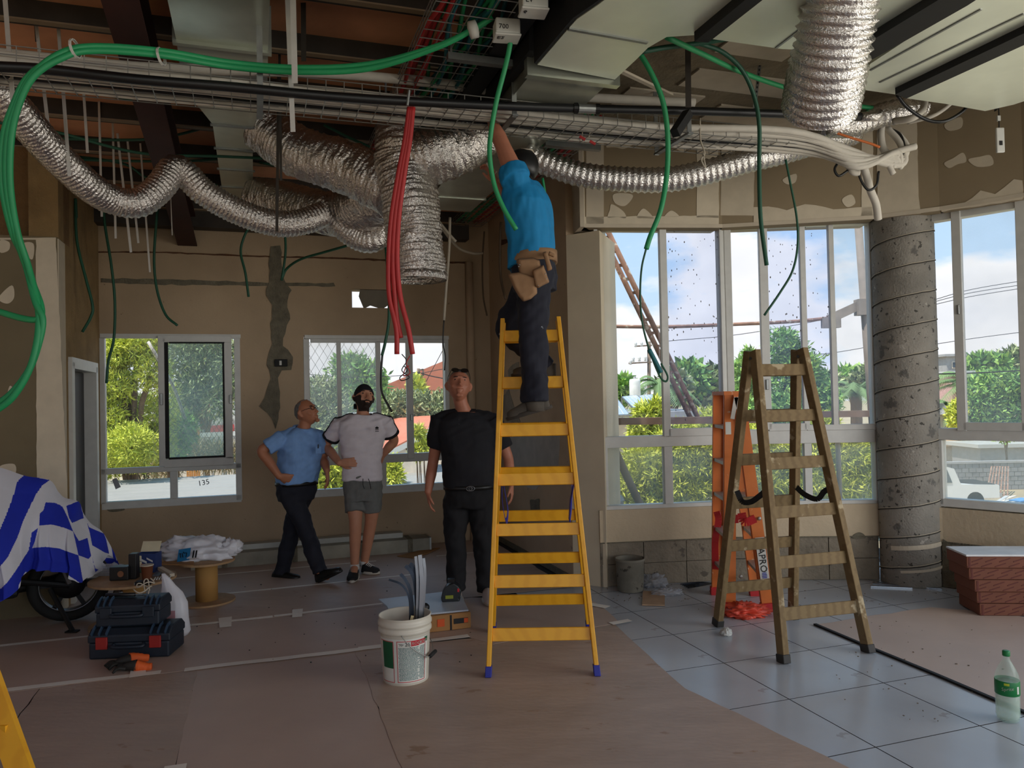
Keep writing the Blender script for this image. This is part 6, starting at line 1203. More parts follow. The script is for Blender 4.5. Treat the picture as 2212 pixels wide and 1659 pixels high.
# gloves
t=thing('work_gloves','pair of black and orange work gloves lying before the toolboxes','gloves',fl(285,1440,.0065)); m_og=mat('orange_glove_cuff',(214,92,34),.7); m_bg=mat('black_glove_rubber',(34,32,28),.7)
for k,(P,Q) in enumerate((((250,1434),(320,1418)),((268,1442),(328,1436)))):
    p,q=fl(*P,.03),fl(*Q,.03); d=(q-p); b=MB()
    b.tube(spl([p+d*s+ZX*(.012*sin(s*4+k)) for s in (.42,.6,.8,1.0)],5),[.034-.012*i/15 for i in range(16)],12,fn=lambda i,j:1+.15*noise.noise(V((i*.5,j*.8,k)))); b.build('cuff',m_og,t,True)
    b=MB(); b.tube(spl([p+d*s+ZX*(.008*sin(s*5)) for s in (.0,.2,.45)],5),[.02+.014*i/10 for i in range(11)],12); b.build('palm',m_bg,t,True)
    n=d.normalized().cross(ZX)
    for f in range(4): a=p+n*(.018*(f-1.5))+d*.08; MB().tube(spl([a,a-d.normalized()*.035+n*.006*(f-1.5)+ZX*.008,a-d.normalized()*.065+n*.012*(f-1.5)-ZX*.012],4),[.011-.0005*i for i in range(9)],8).build('finger',m_bg,t,True)
# motorcycle under a striped cloth
m_tyre=mat('tyre_rubber',(20,20,20),.8); m_chr=mat('dull_chrome',(120,120,122),.35,.9); m_eng=mat('dark_engine',(24,24,26),.55,.3)
wc=at(150,1272,5.66); wc.z=.285; axd=V((.50,-.86,0)).normalized(); tn=V((axd.y,-axd.x,0))*-1
t=thing('motorcycle','dark motorcycle standing at the left under the blue and white cloth','motorcycle',V((wc.x,wc.y,.0065)))
def wheel(c,R=.27):
    MB().lathe([(R-.075,-.05),(R-.03,-.062),(R-.006,-.04),(R,0),(R-.006,.04),(R-.03,.062),(R-.075,.05),(R-.085,0),(R-.075,-.05)],c,40,axd,cap=False).build('tyre',m_tyre,t,True)
    MB().lathe([(R-.082,-.04),(R-.075,-.045),(R-.085,-.02),(R-.085,.02),(R-.075,.045),(R-.082,.04)],c,40,axd,cap=False).build('rim',m_chr,t,True); MB().lathe([(.01,-.05),(.10,-.045),(.11,0),(.10,.045),(.01,.05)],c,20,axd).build('hub',m_eng,t,True)
    for k in range(6):
        a=pi*k/3; d=tn*cos(a)+ZX*sin(a); MB().beam(c+d*.04,c+d*(R-.08),.03,.014,axd).build('spoke',m_eng,t)
wheel(wc); w2=wc-tn*1.22 if (wc-tn*1.22).x<wc.x else wc+tn*1.22; wheel(w2)
fw=(w2-wc).normalized()
bevel(MB().obox(wc+fw*.55+ZX*.12,fw*.24,axd*.12,ZX*.16).build('engine',m_eng,t),.03,2); MB().tube(spl([wc+fw*.45-axd*.1-ZX*.02,wc+fw*.2-axd*.11,wc-fw*.05-axd*.12+ZX*.05],6),.035,10).build('exhaust',m_eng,t,True)
MB().tube([wc+axd*.07,wc+fw*.45+axd*.07+ZX*.1],.022,8).build('swing_arm',m_eng,t); MB().tube([wc+axd*.1+ZX*.02,wc+axd*.12+fw*.12+ZX*.36],.02,8).build('shock_absorber',m_chr,t)
MB().tube([wc+fw*.12+axd*.12,V((at(157,1356,5.4).x,5.4,.012))],.016,8).build('side_stand',m_eng,t); MB().box(V((at(158,1356,5.4).x,5.39,.012)),.08,.05,.012).build('stand_foot',m_eng,t)
MB().tube(spl([wc+ZX*.2+V((0,.12,0)),wc+fw*.4+ZX*.3+V((0,.12,0)),wc+fw*.85+ZX*.4+V((0,.12,0)),wc+fw*1.1+ZX*.5+V((0,.12,0))],6),.06,10).build('frame_and_seat',m_eng,t,True); MB().beam(w2,w2-fw*.16+ZX*.75,.05,.05).build('fork',m_chr,t)
# cloth
m_cw=mat('cloth_white',(206,206,214),.85,var=.04); m_cb=mat('cloth_blue',(18,40,168),.8,var=.08)
ridge=[(-140,1010,5.35),(-60,1004,5.5),(0,1010,5.65),(55,1028,5.8),(107,1037,5.92),(126,1062,5.98),(140,1075,6.02),(170,1084,6.08),(180,1108,6.12),(196,1130,6.15),(218,1146,6.2),(231,1166,6.24),(236,1200,6.26)]
hem=[(-140,1330,4.95),(-60,1322,5.05),(0,1300,5.2),(38,1276,5.32),(54,1236,5.45),(90,1231,5.52),(125,1236,5.58),(150,1246,5.64),(177,1258,5.72),(186,1246,5.82),(198,1246,5.92),(214,1236,6.02),(236,1226,6.12)]
KD=.93
rg,hm=spl([at(x,y,D*KD) for x,y,D in ridge],26),spl([at(x,y,D*KD) for x,y,D in hem],26); NU=len(rg); NVv=170; G=[]
def fold(i,s):
    x=i/26.0; return (.035*sin(x*2.6+.5)+.022*sin(x*5.3+1.2)+.012*sin(x*9.1))*s
for i in range(NU):
    row=[]
    for j in range(NVv+1):
        s=j/NVv; p=rg[i]*(1-s)+hm[i]*s; bul=sin(pi*min(1,s*1.15))*.09
        d=(hm[i]-rg[i]); out=V((d.x*.3,-1,0)).normalized()
        row.append(p+out*(bul+fold(i,s)*.9)+V((0,0,1))*(.0 if s>.15 else .01*sin(s*20)))
    G.append(row)
def proj(p):
    d=p-EYE; z=d.dot(FW); return 1106+FPX*d.dot(RT)/z,829.5-FPX*d.dot(UP)/z
sc_=lambda L:[(x*.229,990+y*.229) for x,y in L]
BL=[sc_([(230,160),(470,205),(395,260),(340,340),(290,440),(215,600),(175,720),(130,820),(70,940),(0,1020),(-400,1500),(-400,900),(0,670),(60,530),(120,370),(160,230),(190,190)]),sc_([(430,415),(520,420),(590,455),(640,560),(690,690),(620,660),(550,640),(480,625),(370,635),(375,520),(410,490)]),
 sc_([(300,700),(360,655),(330,780),(305,845),(430,835),(560,850),(610,870),(740,915),(790,1200),(640,1100),(500,1080),(350,1070),(235,1075),(180,1190),(160,1290),(100,1330),(-100,1450),(-400,1600),(-400,1400),(0,1235),(60,1180),(150,1060),(230,930),(270,870)]),
 sc_([(625,450),(735,405),(770,440),(790,565),(680,610),(650,560)]),sc_([(690,690),(745,780),(825,750),(860,920),(835,950),(740,915),(715,800)]),sc_([(820,600),(840,650),(980,710),(1000,760),(1030,900),(990,890),(870,820),(850,720)]),sc_([(865,920),(900,1040),(930,1050),(900,1075),(885,1000)])]
def inside(x,y,P):
    c=False
    for (x0,y0),(x1,y1) in zip(P,P[1:]+P[:1]):
        if (y0>y)!=(y1>y) and x<(x1-x0)*(y-y0)/(y1-y0)+x0: c=not c
    return c
b=MB()
for r in G: b.v+=[tuple(p) for p in r]
W=NVv+1
for i in range(NU-1):
    for j in range(NVv):
        q=(G[i][j]+G[i+1][j+1])/2; x,y=proj(q); b.f.append((i*W+j,(i+1)*W+j,(i+1)*W+j+1,i*W+j+1)); b.mi.append(1 if any(inside(x,y,P) for P in BL) else 0)
o0=len(b.v); far=[r+V((.03,.10,0))-ZX*.6 for r in rg]     # far side of the cloth
for i in range(NU): b.v+=[tuple(rg[i]*(1-s)+V((far[i].x,far[i].y,max(.35,far[i].z)))*s+V((.2,.8,0))*sin(pi*s)*.02) for s in np.linspace(0,1,9)]
for i in range(NU-1):
    for j in range(8): b.f.append((o0+i*9+j,o0+i*9+j+1,o0+(i+1)*9+j+1,o0+(i+1)*9+j)); b.mi.append(1 if (j//2)%2 else 0)
o=b.build('striped_cloth',[m_cw,m_cb],None,True); tag(o,'blue and white striped cloth draped over the motorcycle','cloth')
# second yellow ladder, only its foot in view at the lower left corner
t=thing('yellow_ladder','yellow wooden ladder cut off at the lower left corner','ladder',at(60,1700,2.35)); a,c=at(64,1720,2.42),at(-190,1000,2.9); a.z=max(a.z,.03)
d=(c-a).normalized(); d0=a-d*(a.z/d.z if d.z else 0); b=MB(); b.beam(d0,c,.03,.07,V((1,0,0))); b.build('rail',m_yel,t); b=MB(); off=V((-.42,.12,0)); b.beam(d0+off,c+off,.03,.07,V((1,0,0))); b.build('rail',m_yel,t)
for s in (.2,.38,.56,.74,.92): MB().beam(d0+(c-d0)*s,d0+(c-d0)*s+off,.022,.07,V((0,0,1))).build('rung',m_yel,t)
# ------------------------------------------------------------ people
m_skin=mat('skin_tan',(170,112,82),.55,var=.06,scale=14); m_skin2=mat('skin_light',(196,138,108),.55,var=.06,scale=14); m_skin3=mat('skin_ruddy',(186,122,96),.5,var=.07,scale=14)
m_eyew=mat('shaded_eye_white',(150,138,126),.4); m_iris=mat('iris_dark',(40,28,20),.2); m_hair=mat('dark_hair',(26,20,17),.8,var=.3,scale=60,bump=.6,bscale=200); m_hairg=mat('grey_hair',(120,116,112),.8,var=.3,scale=60,bump=.6,bscale=200)  # eye whites carry the skin shadow in their darker colour
def finish(mb,name,m,parent,voxel=.007,sm=5,folds=0.0,fsc=(9,9,3),seed=0,colour=None):
    "union of overlapping closed pieces as one continuous surface"
    me=bpy.data.meshes.new('tmp'); me.from_pydata(mb.v,[],mb.f); o=bpy.data.objects.new('tmp',me); COL.objects.link(o)
    a=o.modifiers.new('r','REMESH'); a.mode='VOXEL'; a.voxel_size=voxel; a.use_smooth_shade=True
    s=o.modifiers.new('s','SMOOTH'); s.factor=.5; s.iterations=sm
    dg=bpy.context.evaluated_depsgraph_get(); dg.update(); me2=bpy.data.meshes.new_from_object(o.evaluated_get(dg)); bpy.data.objects.remove(o); bpy.data.meshes.remove(me)
    me2.name=name; og=ORG[parent.name]; n=len(me2.vertices); co=np.empty(n*3,np.float32); me2.vertices.foreach_get('co',co); co=co.reshape(-1,3)
    if folds:
        nr=np.empty(n*3,np.float32); me2.vertices.foreach_get('normal',nr); nr=nr.reshape(-1,3)
        k=np.array([noise.noise(V((c[0]*fsc[0]+seed,c[1]*fsc[1],c[2]*fsc[2]+c[0]*4)))+.6*noise.noise(V((c[0]*fsc[0]*2.3,c[1]*fsc[1]*2.3+seed,c[2]*fsc[2]*2.6-c[0]*7))) for c in co],np.float32)
        co=co+nr*(k*folds)[:,None]
    co=co-np.array(og,np.float32); me2.vertices.foreach_set('co',co.ravel()); me2.update()
    me2.materials.clear()
    for x in (m if isinstance(m,list) else [m]): me2.materials.append(x)
    me2.polygons.foreach_set('use_smooth',[True]*len(me2.polygons))
    if colour:
        q=np.array([colour(V(p.center)+og) for p in me2.polygons],np.int32); me2.polygons.foreach_set('material_index',q)
    o=bpy.data.objects.new(name,me2); COL.objects.link(o); o.parent=parent; ORG[o.name]=og; return o
def limb(mb,P,R,n=16,round0=True,round1=True,k=6,sq=1.0,hint=None):
    P=[V(p) for p in P]; Q=spl(P,k); m=len(Q); rr=list(np.interp(np.linspace(0,len(P)-1,m),range(len(P)),R))
    def caps(Q,rr,end):
        i=0 if end==0 else -1; d=(Q[0]-Q[1] if end==0 else Q[-1]-Q[-2]).normalized(); r=rr[i]
        return [(Q[i]+d*r*sin(t),r*cos(t)) for t in (pi/2*.33,pi/2*.66,pi/2*.97)]
    A_=caps(Q,rr,0)[::-1] if round0 else []; B_=caps(Q,rr,1) if round1 else []
    Q=[a[0] for a in A_]+Q+[a[0] for a in B_]; rr=[a[1] for a in A_]+rr+[a[1] for a in B_]; mb.tube(Q,rr,n)
def loft(mb,S,n=28,e=2.5):      # (centre, half width, half depth, side, forward)
    R=[]
    for c,hw,hd,sd,fd in S:
        r=[]
        for j in range(n):
            t=2*pi*j/n; ct,stt=cos(t),sin(t); r.append(V(c)+V(sd)*(hw*copysign(abs(ct)**(2/e),ct))+V(fd)*(hd*copysign(abs(stt)**(2/e),stt)))
        R.append(r)
    mb.rings(R)
class Head:
    def __init__(s,C,f,up,k=1.0):
        s.C=V(C); s.f=V(f).normalized(); u=V(up); s.u=(u-s.f*u.dot(s.f)).normalized(); s.r=s.f.cross(s.u); s.k=k
    def p(s,x,y,z): return s.C+(s.r*x+s.f*y+s.u*z)*s.k
    def surf(s,th,ph,g=1.0):    # th 0 top .. pi bottom, ph 0 = forward
        dx,dy,dz=sin(th)*sin(ph),sin(th)*cos(ph),cos(th)
        x,y,z=.084*dx,.100*dy,.120*dz
        if dz<0: x*=1-.26*(-dz)**1.3; y+=.012*(-dz); 
        if dz<-.2 and dy<0: y*=1-.35*min(1,(-dz-.2)*2)
        if dz>0 and dy<0: y*=1.04
        if dy>.55: y*=1-.06*(dy-.55)/.45
        return s.p(x*g,y*g,z*g)
    def add(s,mb):
        n=28; mb.rings([[s.surf(pi*(i+.02)/18.04,2*pi*j/n) for j in range(n)] for i in range(19)])
        limb(mb,[s.p(0,.086,.022),s.p(0,.104,-.012),s.p(0,.114,-.030)],[.008,.011,.013],8); limb(mb,[s.p(-.012,.098,-.036),s.p(.012,.098,-.036)],[.009,.009],8)
        limb(mb,[s.p(-.045,.072,.034),s.p(-.02,.088,.036),s.p(.02,.088,.036),s.p(.045,.072,.034)],[.009,.010,.010,.009],8)
        limb(mb,[s.p(-.022,.090,-.064),s.p(0,.097,-.063),s.p(.022,.090,-.064)],[.005,.0075,.005],8); limb(mb,[s.p(-.018,.089,-.076),s.p(0,.095,-.076),s.p(.018,.089,-.076)],[.005,.0075,.005],8)
        limb(mb,[s.p(-.012,.084,-.104),s.p(.012,.084,-.104)],[.017,.017],8)
        for q in(-1,1):
            limb(mb,[s.p(.050*q,.056,-.018),s.p(.046*q,.066,-.03)],[.022,.018],8)
            limb(mb,[s.p(.087*q,-.006,.022),s.p(.093*q,-.016,.006),s.p(.085*q,-.004,-.030)],[.010,.013,.009],8)
    def eyes(s,t):
        for q in(-1,1):
            c=s.p(.033*q,.0745,.014); e=MB().lathe([(.001,-.0125),(.009,-.009),(.0125,0),(.009,.009),(.001,.0125)],c,12,s.f).build('eye',m_eyew,t,True)
            MB().lathe([(.0072,.0102),(.005,.0128),(.0005,.0135)],c+s.f*.0+s.u*.001,10,s.f).build('iris',m_iris,e,True)
            MB().tube([s.p((.032+dx)*q,.090+dy,.034) for dx,dy in((-.016,.004),(0,.002),(.016,-.008))],[.003,.0042,.0025],6).build('eyebrow',m_hair,t,True)
    def shell(s,t,name,m,lim,g0=.985,g1=1.06,n=40,k=10,bump=0,lo=None):
        "hair or cap: top of the head down to lim(phi)"
        Ro=[];Ri=[]
        for i in range(k+1):
            ro=[];ri=[]
            for j in range(n):
                ph=2*pi*j/n; a=.03 if lo is None else lo(ph); th=a+(lim(ph)-a)*i/k; w=1+bump*noise.noise(V((i*.9,j*.7,1))); ro.append(s.surf(th,ph,g1*w if i<k else g0+.02)); ri.append(s.surf(th,ph,g0))
            Ro.append(ro);Ri.append(ri)
        b=MB(); b.rings(Ro+Ri[::-1],True,lo is None if 0 else True); return b.build(name,m,t,True)
    def beard(s,t,m,g=1.045):
        n=22;k=8; Ro=[];Ri=[]
        for i in range(k+1):
            ro=[];ri=[]
            for j in range(n+1):
                ph=radians(-105+210*j/n); top=radians(98) if abs(ph)>radians(38) else radians(113)-radians(4)*cos(ph*4); th=top+(radians(168)-top)*i/k; e=sin(pi*j/n)**.3*(sin(pi*(i+.25)/(k+.25))**.3); gg=1+(g-1)*e; ro.append(s.surf(th,ph,gg)+s.f*.004); ri.append(s.surf(th,ph,.96))
            Ro.append(ro+ri[::-1])
        b=MB(); b.rings(Ro); b.build('beard',m,t,True)
def hand(mb,W,d,nrm,thumb=1,curl=.35,k=1.0,spread=.12):
    "wrist W, d towards the fingers, nrm = palm side, thumb = +1/-1 side"
    W=V(W); d=V(d).normalized(); n=V(nrm); n=(n-d*n.dot(d)).normalized(); s=d.cross(n)*thumb
    loft(mb,[(W-d*.02*k,.026*k,.020*k,s,n),(W+d*.015*k,.030*k,.019*k,s,n),(W+d*.05*k,.040*k,.017*k,s,n),(W+d*.088*k,.041*k,.014*k,s,n),(W+d*.098*k,.036*k,.010*k,s,n)],16,2.6)
    for i,(L,o) in enumerate(((.074,.030),(.084,.010),(.078,-.011),(.060,-.031))):
        p=W+(d*.086+s*o)*k; dd=(d+s*(o/.03)*spread).normalized(); P=[p]; a=curl*.5
        for q in (.45,.32,.23): dd2=(dd*cos(a)+n*sin(a)); P.append(P[-1]+dd2*L*q*k); a+=curl
        limb(mb,P,[.0098*k,.0092*k,.0085*k,.0075*k],8,k=3)
    p=W+(d*.028+s*.026)*k; dd=(d*.72+s*.62+n*.3).normalized(); P=[p,p+dd*.034*k,p+(dd*.034+(d*.9+s*.2+n*.35).normalized()*.03)*k,p+(dd*.034+(d*.9+s*.2+n*.35).normalized()*.03+(d+n*.45).normalized()*.024)*k]; limb(mb,P,[.014*k,.0115*k,.010*k,.008*k],8,k=3)
def shoe(t,heel,toe,m,ms,up=ZX,w=.046,lace=None,name='shoe',h=.075):
    heel,toe=V(heel),V(toe); d=(toe-heel).normalized(); u=V(up); u=(u-d*u.dot(d)).normalized(); s=d.cross(u); L=(toe-heel).length; b=MB()
    at_=lambda q,z: heel+d*L*q+u*z
    S=[(.0,.6,.5),(.05,.8,.9),(.2,.9,1.0),(.35,.88,1.02),(.55,.98,.78),(.75,1.05,.6),(.9,.95,.5),(.98,.6,.38),(1.0,.35,.28)]
    R=[]
    for q,ww,hh in S:
        r=[]
        for j in range(20):
            a=2*pi*j/20; x=cos(a); z=sin(a); r.append(at_(q,.018)+s*(w*ww*copysign(abs(x)**.8,x))+u*(max(z,-.05)*h*hh))
        R.append(r)
    b.rings(R); sh=b.build(name,m,t,True); b=MB(); R=[]
    for z,g in ((0,.98),(.004,1.05),(.02,1.06),(.024,1.0)): R.append([at_(.5,z)+d*(L*.52*g*cos(a))+s*(w*g*(1.02+.06*cos(a)-.10*cos(2*a))*sin(a)) for a in np.linspace(0,2*pi,29)[:-1]])
    b.rings(R); b.build('sole',ms,sh,True)
    if lace:
        for q in (.36,.44,.52,.60): c=at_(q,.021+h*(1.02-(q-.35)*1.08)); b=MB(); b.tube([c-s*w*.55-u*.012+d*.01,c+u*.004,c+s*w*.55-u*.012-d*.01],.0042,6); b.build('lace',lace,sh,True)
    return sh
def human(name,label,J,sk,stub=None):
    """J: joints in world coordinates. Returns the person's Empty, after building skin."""
    t=thing(name,label,'person',J['base']); b=MB(); H=J['head']; H.add(b)
    nb=V(J['neck']); limb(b,[H.p(0,-.018,-.045),H.p(0,-.02,-.09)*.5+nb*.5,nb-ZX*.03],[.056,.055,.066],16)
    loft(b,J['torso'],28); shoulders(b,J,.052)
    for sd in('R','L'):
        S,E,W=J['sh'+sd],J['el'+sd],J['wr'+sd]; limb(b,[S,S*.5+E*.5,E,E*.55+W*.45,W],[r*J.get('ak',1.08) for r in (.052,.047,.040,.040,.027)],14)
        hd=J['hand'+sd]; hand(b,W,*hd)
        hp,kn,an=J['hip'+sd],J['kn'+sd],J['an'+sd]; limb(b,[hp,hp*.5+kn*.5,kn,kn*.6+an*.4,an],[.085,.074,.056,.052,.036],16)
        ft=J['ft'+sd]; limb(b,[an-ZX*.01,ft],[.036,.030],10)
    
    def colr(p):
        q=p-H.C; x,y,z=q.dot(H.r)/H.k,q.dot(H.f)/H.k,q.dot(H.u)/H.k
        if y<-.012 or z<-.16 or abs(x)>.1 or y>.14: return 0
        if abs(x)>.05: return int(z<.004)
        if y<.05: return int(z<-.03 and z>-.125)
        if abs(x)<.02 and -.072<z<-.060 and y>.088: return 0
        return int(z<-.046-.22*max(0,.012-abs(abs(x)-.028)) and z>-.13)
    finish(b,'body',[sk,stub] if stub else sk,t,.0062,3,colour=colr if stub else None); H.eyes(t); return t
def shoulders(mb,J,r=.07,dr=0.0):
    for q in 'RL':
        n0,S=V(J['neck']),V(J['sh'+q]); c=V(J['torso'][4][0]); limb(mb,[n0-ZX*.035+(S-n0)*.12,n0*.45+S*.55-ZX*.006,S],[r*.82+dr,r*.95+dr,r+dr],14); limb(mb,[S,S*.5+c*.5-ZX*.03,c-ZX*.05],[r+dr,r*1.05+dr,r+dr],14)
def sleeve(mb,S,E,f,r0,r1): mb_=spl([S,S*.5+E*.5,E],6); k=max(3,int(len(mb_)*f)); Q=mb_[:k]; mb.tube([Q[0]-(Q[1]-Q[0])*1.5]+Q,[r0]+list(np.linspace(r0,r1,len(Q))),18)
def belt_ring(t,C,hw,hd,sd,fd,h,m,buckle=None):
    R=[]
    for z,g in ((-h/2,0.97),(-h/2,1.0),(h/2,1.0),(h/2,.97)): R.append([V(C)+ZX*z+V(sd)*(hw*g*copysign(abs(cos(a))**.8,cos(a)))+V(fd)*(hd*g*copysign(abs(sin(a))**.8,sin(a))) for a in np.linspace(0,2*pi,41)[:-1]])
    o=MB().rings(R).build('belt',m,t,True)
    if buckle: c=V(C)+V(fd)*(hd+.006); MB().tube([c+V(sd)*.032*cos(a)+ZX*.018*sin(a) for a in np.linspace(0,2*pi,17)],.004,6).build('buckle',buckle,o,True); MB().tube([c+V(sd)*.013*cos(a)+ZX*.013*sin(a) for a in np.linspace(0,2*pi,13)],.003,6).build('buckle',buckle,o,True)
    return o
m_navy=mat('navy_trousers',(24,26,38),.85,var=.12,scale=20); m_blk=mat('black_tee',(20,20,27),.85,var=.1,scale=20); m_jean=mat('black_jeans',(19,19,23),.85,var=.12,scale=20); m_leather=mat('black_leather',(18,17,17),.4)
# --- man in the blue shirt
D=6.92; f=V((.80,-.60,0)).normalized(); s=V((-f.y,f.x,0))*-1      # s = his right
if s.dot(V((-1,-1,0)))<0: s=-s
sd=s; J={}
J['head']=Head(at(661,891,D),(.86,-.30,.30),(-.25,0,1),1.0); J['neck']=at(651,928,D); J['base']=fl(640,1252,.006)
tor=[(at(640,1062,D),.165,.125),(at(641,1042,D),.17,.15),(at(645,1012,D),.175,.165),(at(649,982,D),.178,.15),(at(650,955,D),.19,.125),(at(650,938,D),.165,.10),(at(650,926,D),.09,.075)]
J['torso']=[(c,a-.012,b_-.012,sd,f) for c,a,b_ in tor]
J['shR']=at(607,948,6.80); J['elR']=at(565,974,6.72); J['wrR']=at(603,1029,6.70); J['handR']=((.9,.25,-.25),(.2,.9,.1),-1,.5)
J['shL']=at(690,945,7.02); J['elL']=at(699,990,6.98); J['wrL']=at(706,1016,6.86); J['handL']=((.10,-.1,-1),(-.9,-.1,-.2),1,.35)
J['hipR']=at(628,1068,6.86); J['knR']=at(660,1142,6.84); J['anR']=at(690,1232,6.72); J['ftR']=at(706,1246,6.70)
J['hipL']=at(652,1068,6.98); J['knL']=at(630,1148,7.0); J['anL']=at(608,1236,6.98); J['ftL']=at(622,1248,6.94)
pA=human('person','man in light blue shirt and dark trousers walking, one hand on his hip',J,m_skin)
m_bs=mat('light_blue_shirt',(120,160,214),.8,var=.07,scale=20)
b=MB(); loft(b,[(c,a+.014,b_+.014,sd,f) for c,a,b_ in tor[1:]]); sleeve(b,J['shR'],J['elR'],.80,.078,.076); sleeve(b,J['shL'],J['elL'],.85,.074,.072)
shoulders(b,J,.066); finish(b,'shirt',m_bs,pA,.008,3,.014,(7,7,9),1)
for k in range(5): c=tor[4][0]+f*.145; q=at(672,950+16*k,6.74); 
b=MB(); R=[V(J['neck'])+ZX*(.012)+sd*.075*cos(a)+f*(.07*sin(a)+.012)+ZX*(.02*-sin(a)) for a in np.linspace(0,2*pi,25)]; b.tube(R,.014,8); b.build('collar',m_bs,pA,True)
front=lambda z,o=0: None
b=MB(); pk=at(688,972,6.80); b.obox(pk,V((.022,.008,0)),V((0,.004,0)),ZX*.03); b.build('pocket',m_bs,pA); MB().beam(pk+ZX*.015-V((0,.008,0)),pk+ZX*.05-V((0,.008,0)),.008,.008).build('pen',m_pvc,pA)
b=MB(); loft(b,[(at(639,1080,D),.155,.12,sd,f),(at(640,1060,D),.178,.145,sd,f),(at(641,1040,D),.176,.155,sd,f)])
for q in 'RL': limb(b,[J['hip'+q],J['hip'+q]*.5+J['kn'+q]*.5,J['kn'+q],J['kn'+q]*.5+J['an'+q]*.5,J['an'+q]-(J['kn'+q]-J['an'+q]).normalized()*.02],[.10,.092,.078,.070,.066],18,True,False)
finish(b,'trousers',m_navy,pA,.009,3,.014,(8,8,8),2)
belt_ring(pA,at(641,1043,D),.184,.165,sd,f,.035,m_leather)
shoe(pA,at(688,1259,6.74),at(738,1236,6.62),m_leather,m_pvc,V((-.4,0,1)),.045); shoe(pA,at(590,1255,7.0)+ZX*.0,at(647,1254,6.90),m_leather,m_pvc,ZX,.045)
H=J['head']; H.shell(pA,'hair',m_hairg,lambda ph: radians(52)+radians(60)*max(0,-cos(ph))**.5 if cos(ph)<.25 else radians(30),1.0-.015,1.03,bump=.01,lo=lambda ph: radians(20)+radians(20)*(1 if 1 else 0) if cos(ph)<.25 else radians(29))
g=MB(); 
for q in(-1,1): g.tube([H.p(.031*q+.022*cos(a),.100+.004*cos(a)*-q,.012+.016*sin(a)) for a in np.linspace(0,2*pi,15)],.0022,5); g.tube([H.p(.052*q,.098,.016),H.p(.076*q,.05,.018),H.p(.084*q,-.012,.014)],.0022,5)
g.tube([H.p(-.010,.103,.016),H.p(.010,.103,.016)],.0022,5); g.build('glasses',m_pvc,pA)
# --- man in the white t-shirt
D=6.93; f=V((.18,-.98,0)).normalized(); sd=V((-.98,-.18,0)); J={}
J['head']=Head(at(786,860,D),(.46,-.80,.30),(0,.2,1),1.02); J['neck']=at(783,897,D); J['base']=fl(768,1248,.006)
tor=[(at(784,1066,D),.165,.115),(at(783,1035,D),.165,.115),(at(782,1000,D),.160,.112),(at(782,960,D),.178,.12),(at(783,930,D),.20,.12),(at(783,910,D),.19,.105),(at(783,896,D),.10,.075)]
J['torso']=[(c,a-.012,b_-.012,sd,f) for c,a,b_ in tor]
J['shR']=at(733,918,6.93); J['elR']=at(704,962,7.02); J['wrR']=at(733,1000,6.79); J['handR']=((.93,-.12,.03),(.1,1,.0),-1,.45)
J['shL']=at(832,914,6.95); J['elL']=at(851,952,7.05); J['wrL']=at(826,984,7.08); J['handL']=((-.5,.3,-.7),(-.3,-.9,.0),1,.3)
J['hipR']=at(765,1068,D); J['knR']=at(768,1126,6.86); J['anR']=at(766,1222,6.90); J['ftR']=at(764,1240,6.80)
J['hipL']=at(804,1068,D); J['knL']=at(802,1122,6.96); J['anL']=at(787,1215,7.06); J['ftL']=at(800,1232,7.0)
pB=human('person','man in white t-shirt, grey shorts and black cap, hands on hips, looking up',J,m_skin2,mat('dark_stubble',(44,30,24),.8,var=.25,scale=80))
m_wt=mat('white_tee',(226,219,226),.85,var=.04,scale=20); m_sh=mat('grey_shorts',(112,114,112),.9,var=.08,scale=30)
b=MB(); loft(b,[(at(783,1037,D),.178,.132,sd,f)]+[(c,a+.012,b_+.014,sd,f) for c,a,b_ in tor[1:]]); sleeve(b,J['shR'],J['elR'],.66,.076,.074); sleeve(b,J['shL'],J['elL'],.66,.076,.074)
shoulders(b,J,.066); tee=finish(b,'shirt',m_wt,pB,.008,3,.013,(6,6,11),5)
from mathutils.bvhtree import BVHTree
tbv=BVHTree.FromPolygons([v.co for v in tee.data.vertices],[tuple(p.vertices) for p in tee.data.polygons])
for q in 'RL':
    S,E=J['sh'+q],J['el'+q]; c=S+(E-S)*.60; d=(E-S).normalized(); ex,ey,_=basis(d); MB().rings([[c+d*z+(ex*cos(a)+ey*sin(a))*r for a in np.linspace(0,2*pi,25)[:-1]] for z,r in((-.012,.074),(-.012,.082),(.012,.082),(.012,.07))]).build('sleeve_trim',m_blk,pB,True)
    sg=-1 if q=='R' else 1
    for k in range(3):   # three black stripes along the shoulder and sleeve
        off=V((0,-1,0))*((k-1)*.018-.004); n0=V(J['neck'])-sd*sg*.085
        path=spl([n0+ZX*.08+off,(n0+S)*.5+ZX*.12+off,S+ZX*.1-sd*sg*.04+off,S+(E-S)*.3+ZX*.06-sd*sg*.09+off,S+(E-S)*.57-sd*sg*.11+ZX*.03+off],7)
        P=[]
        for p in path:
            h=tbv.find_nearest(p-ORG[pB.name]); 
            if h[0] is not None: P.append(h[0]+ORG[pB.name]+h[1]*.001)
        MB().tube(P,.007,6).build('stripe',m_blk,pB,True)
b=MB(); b.tube([V(J['neck'])+ZX*.002+sd*.083*cos(a)+f*(.078*sin(a)+.01)-ZX*.03*max(0,sin(a)) for a in np.linspace(0,2*pi,33)],.013,8); b.build('neck_trim',m_blk,pB,True)
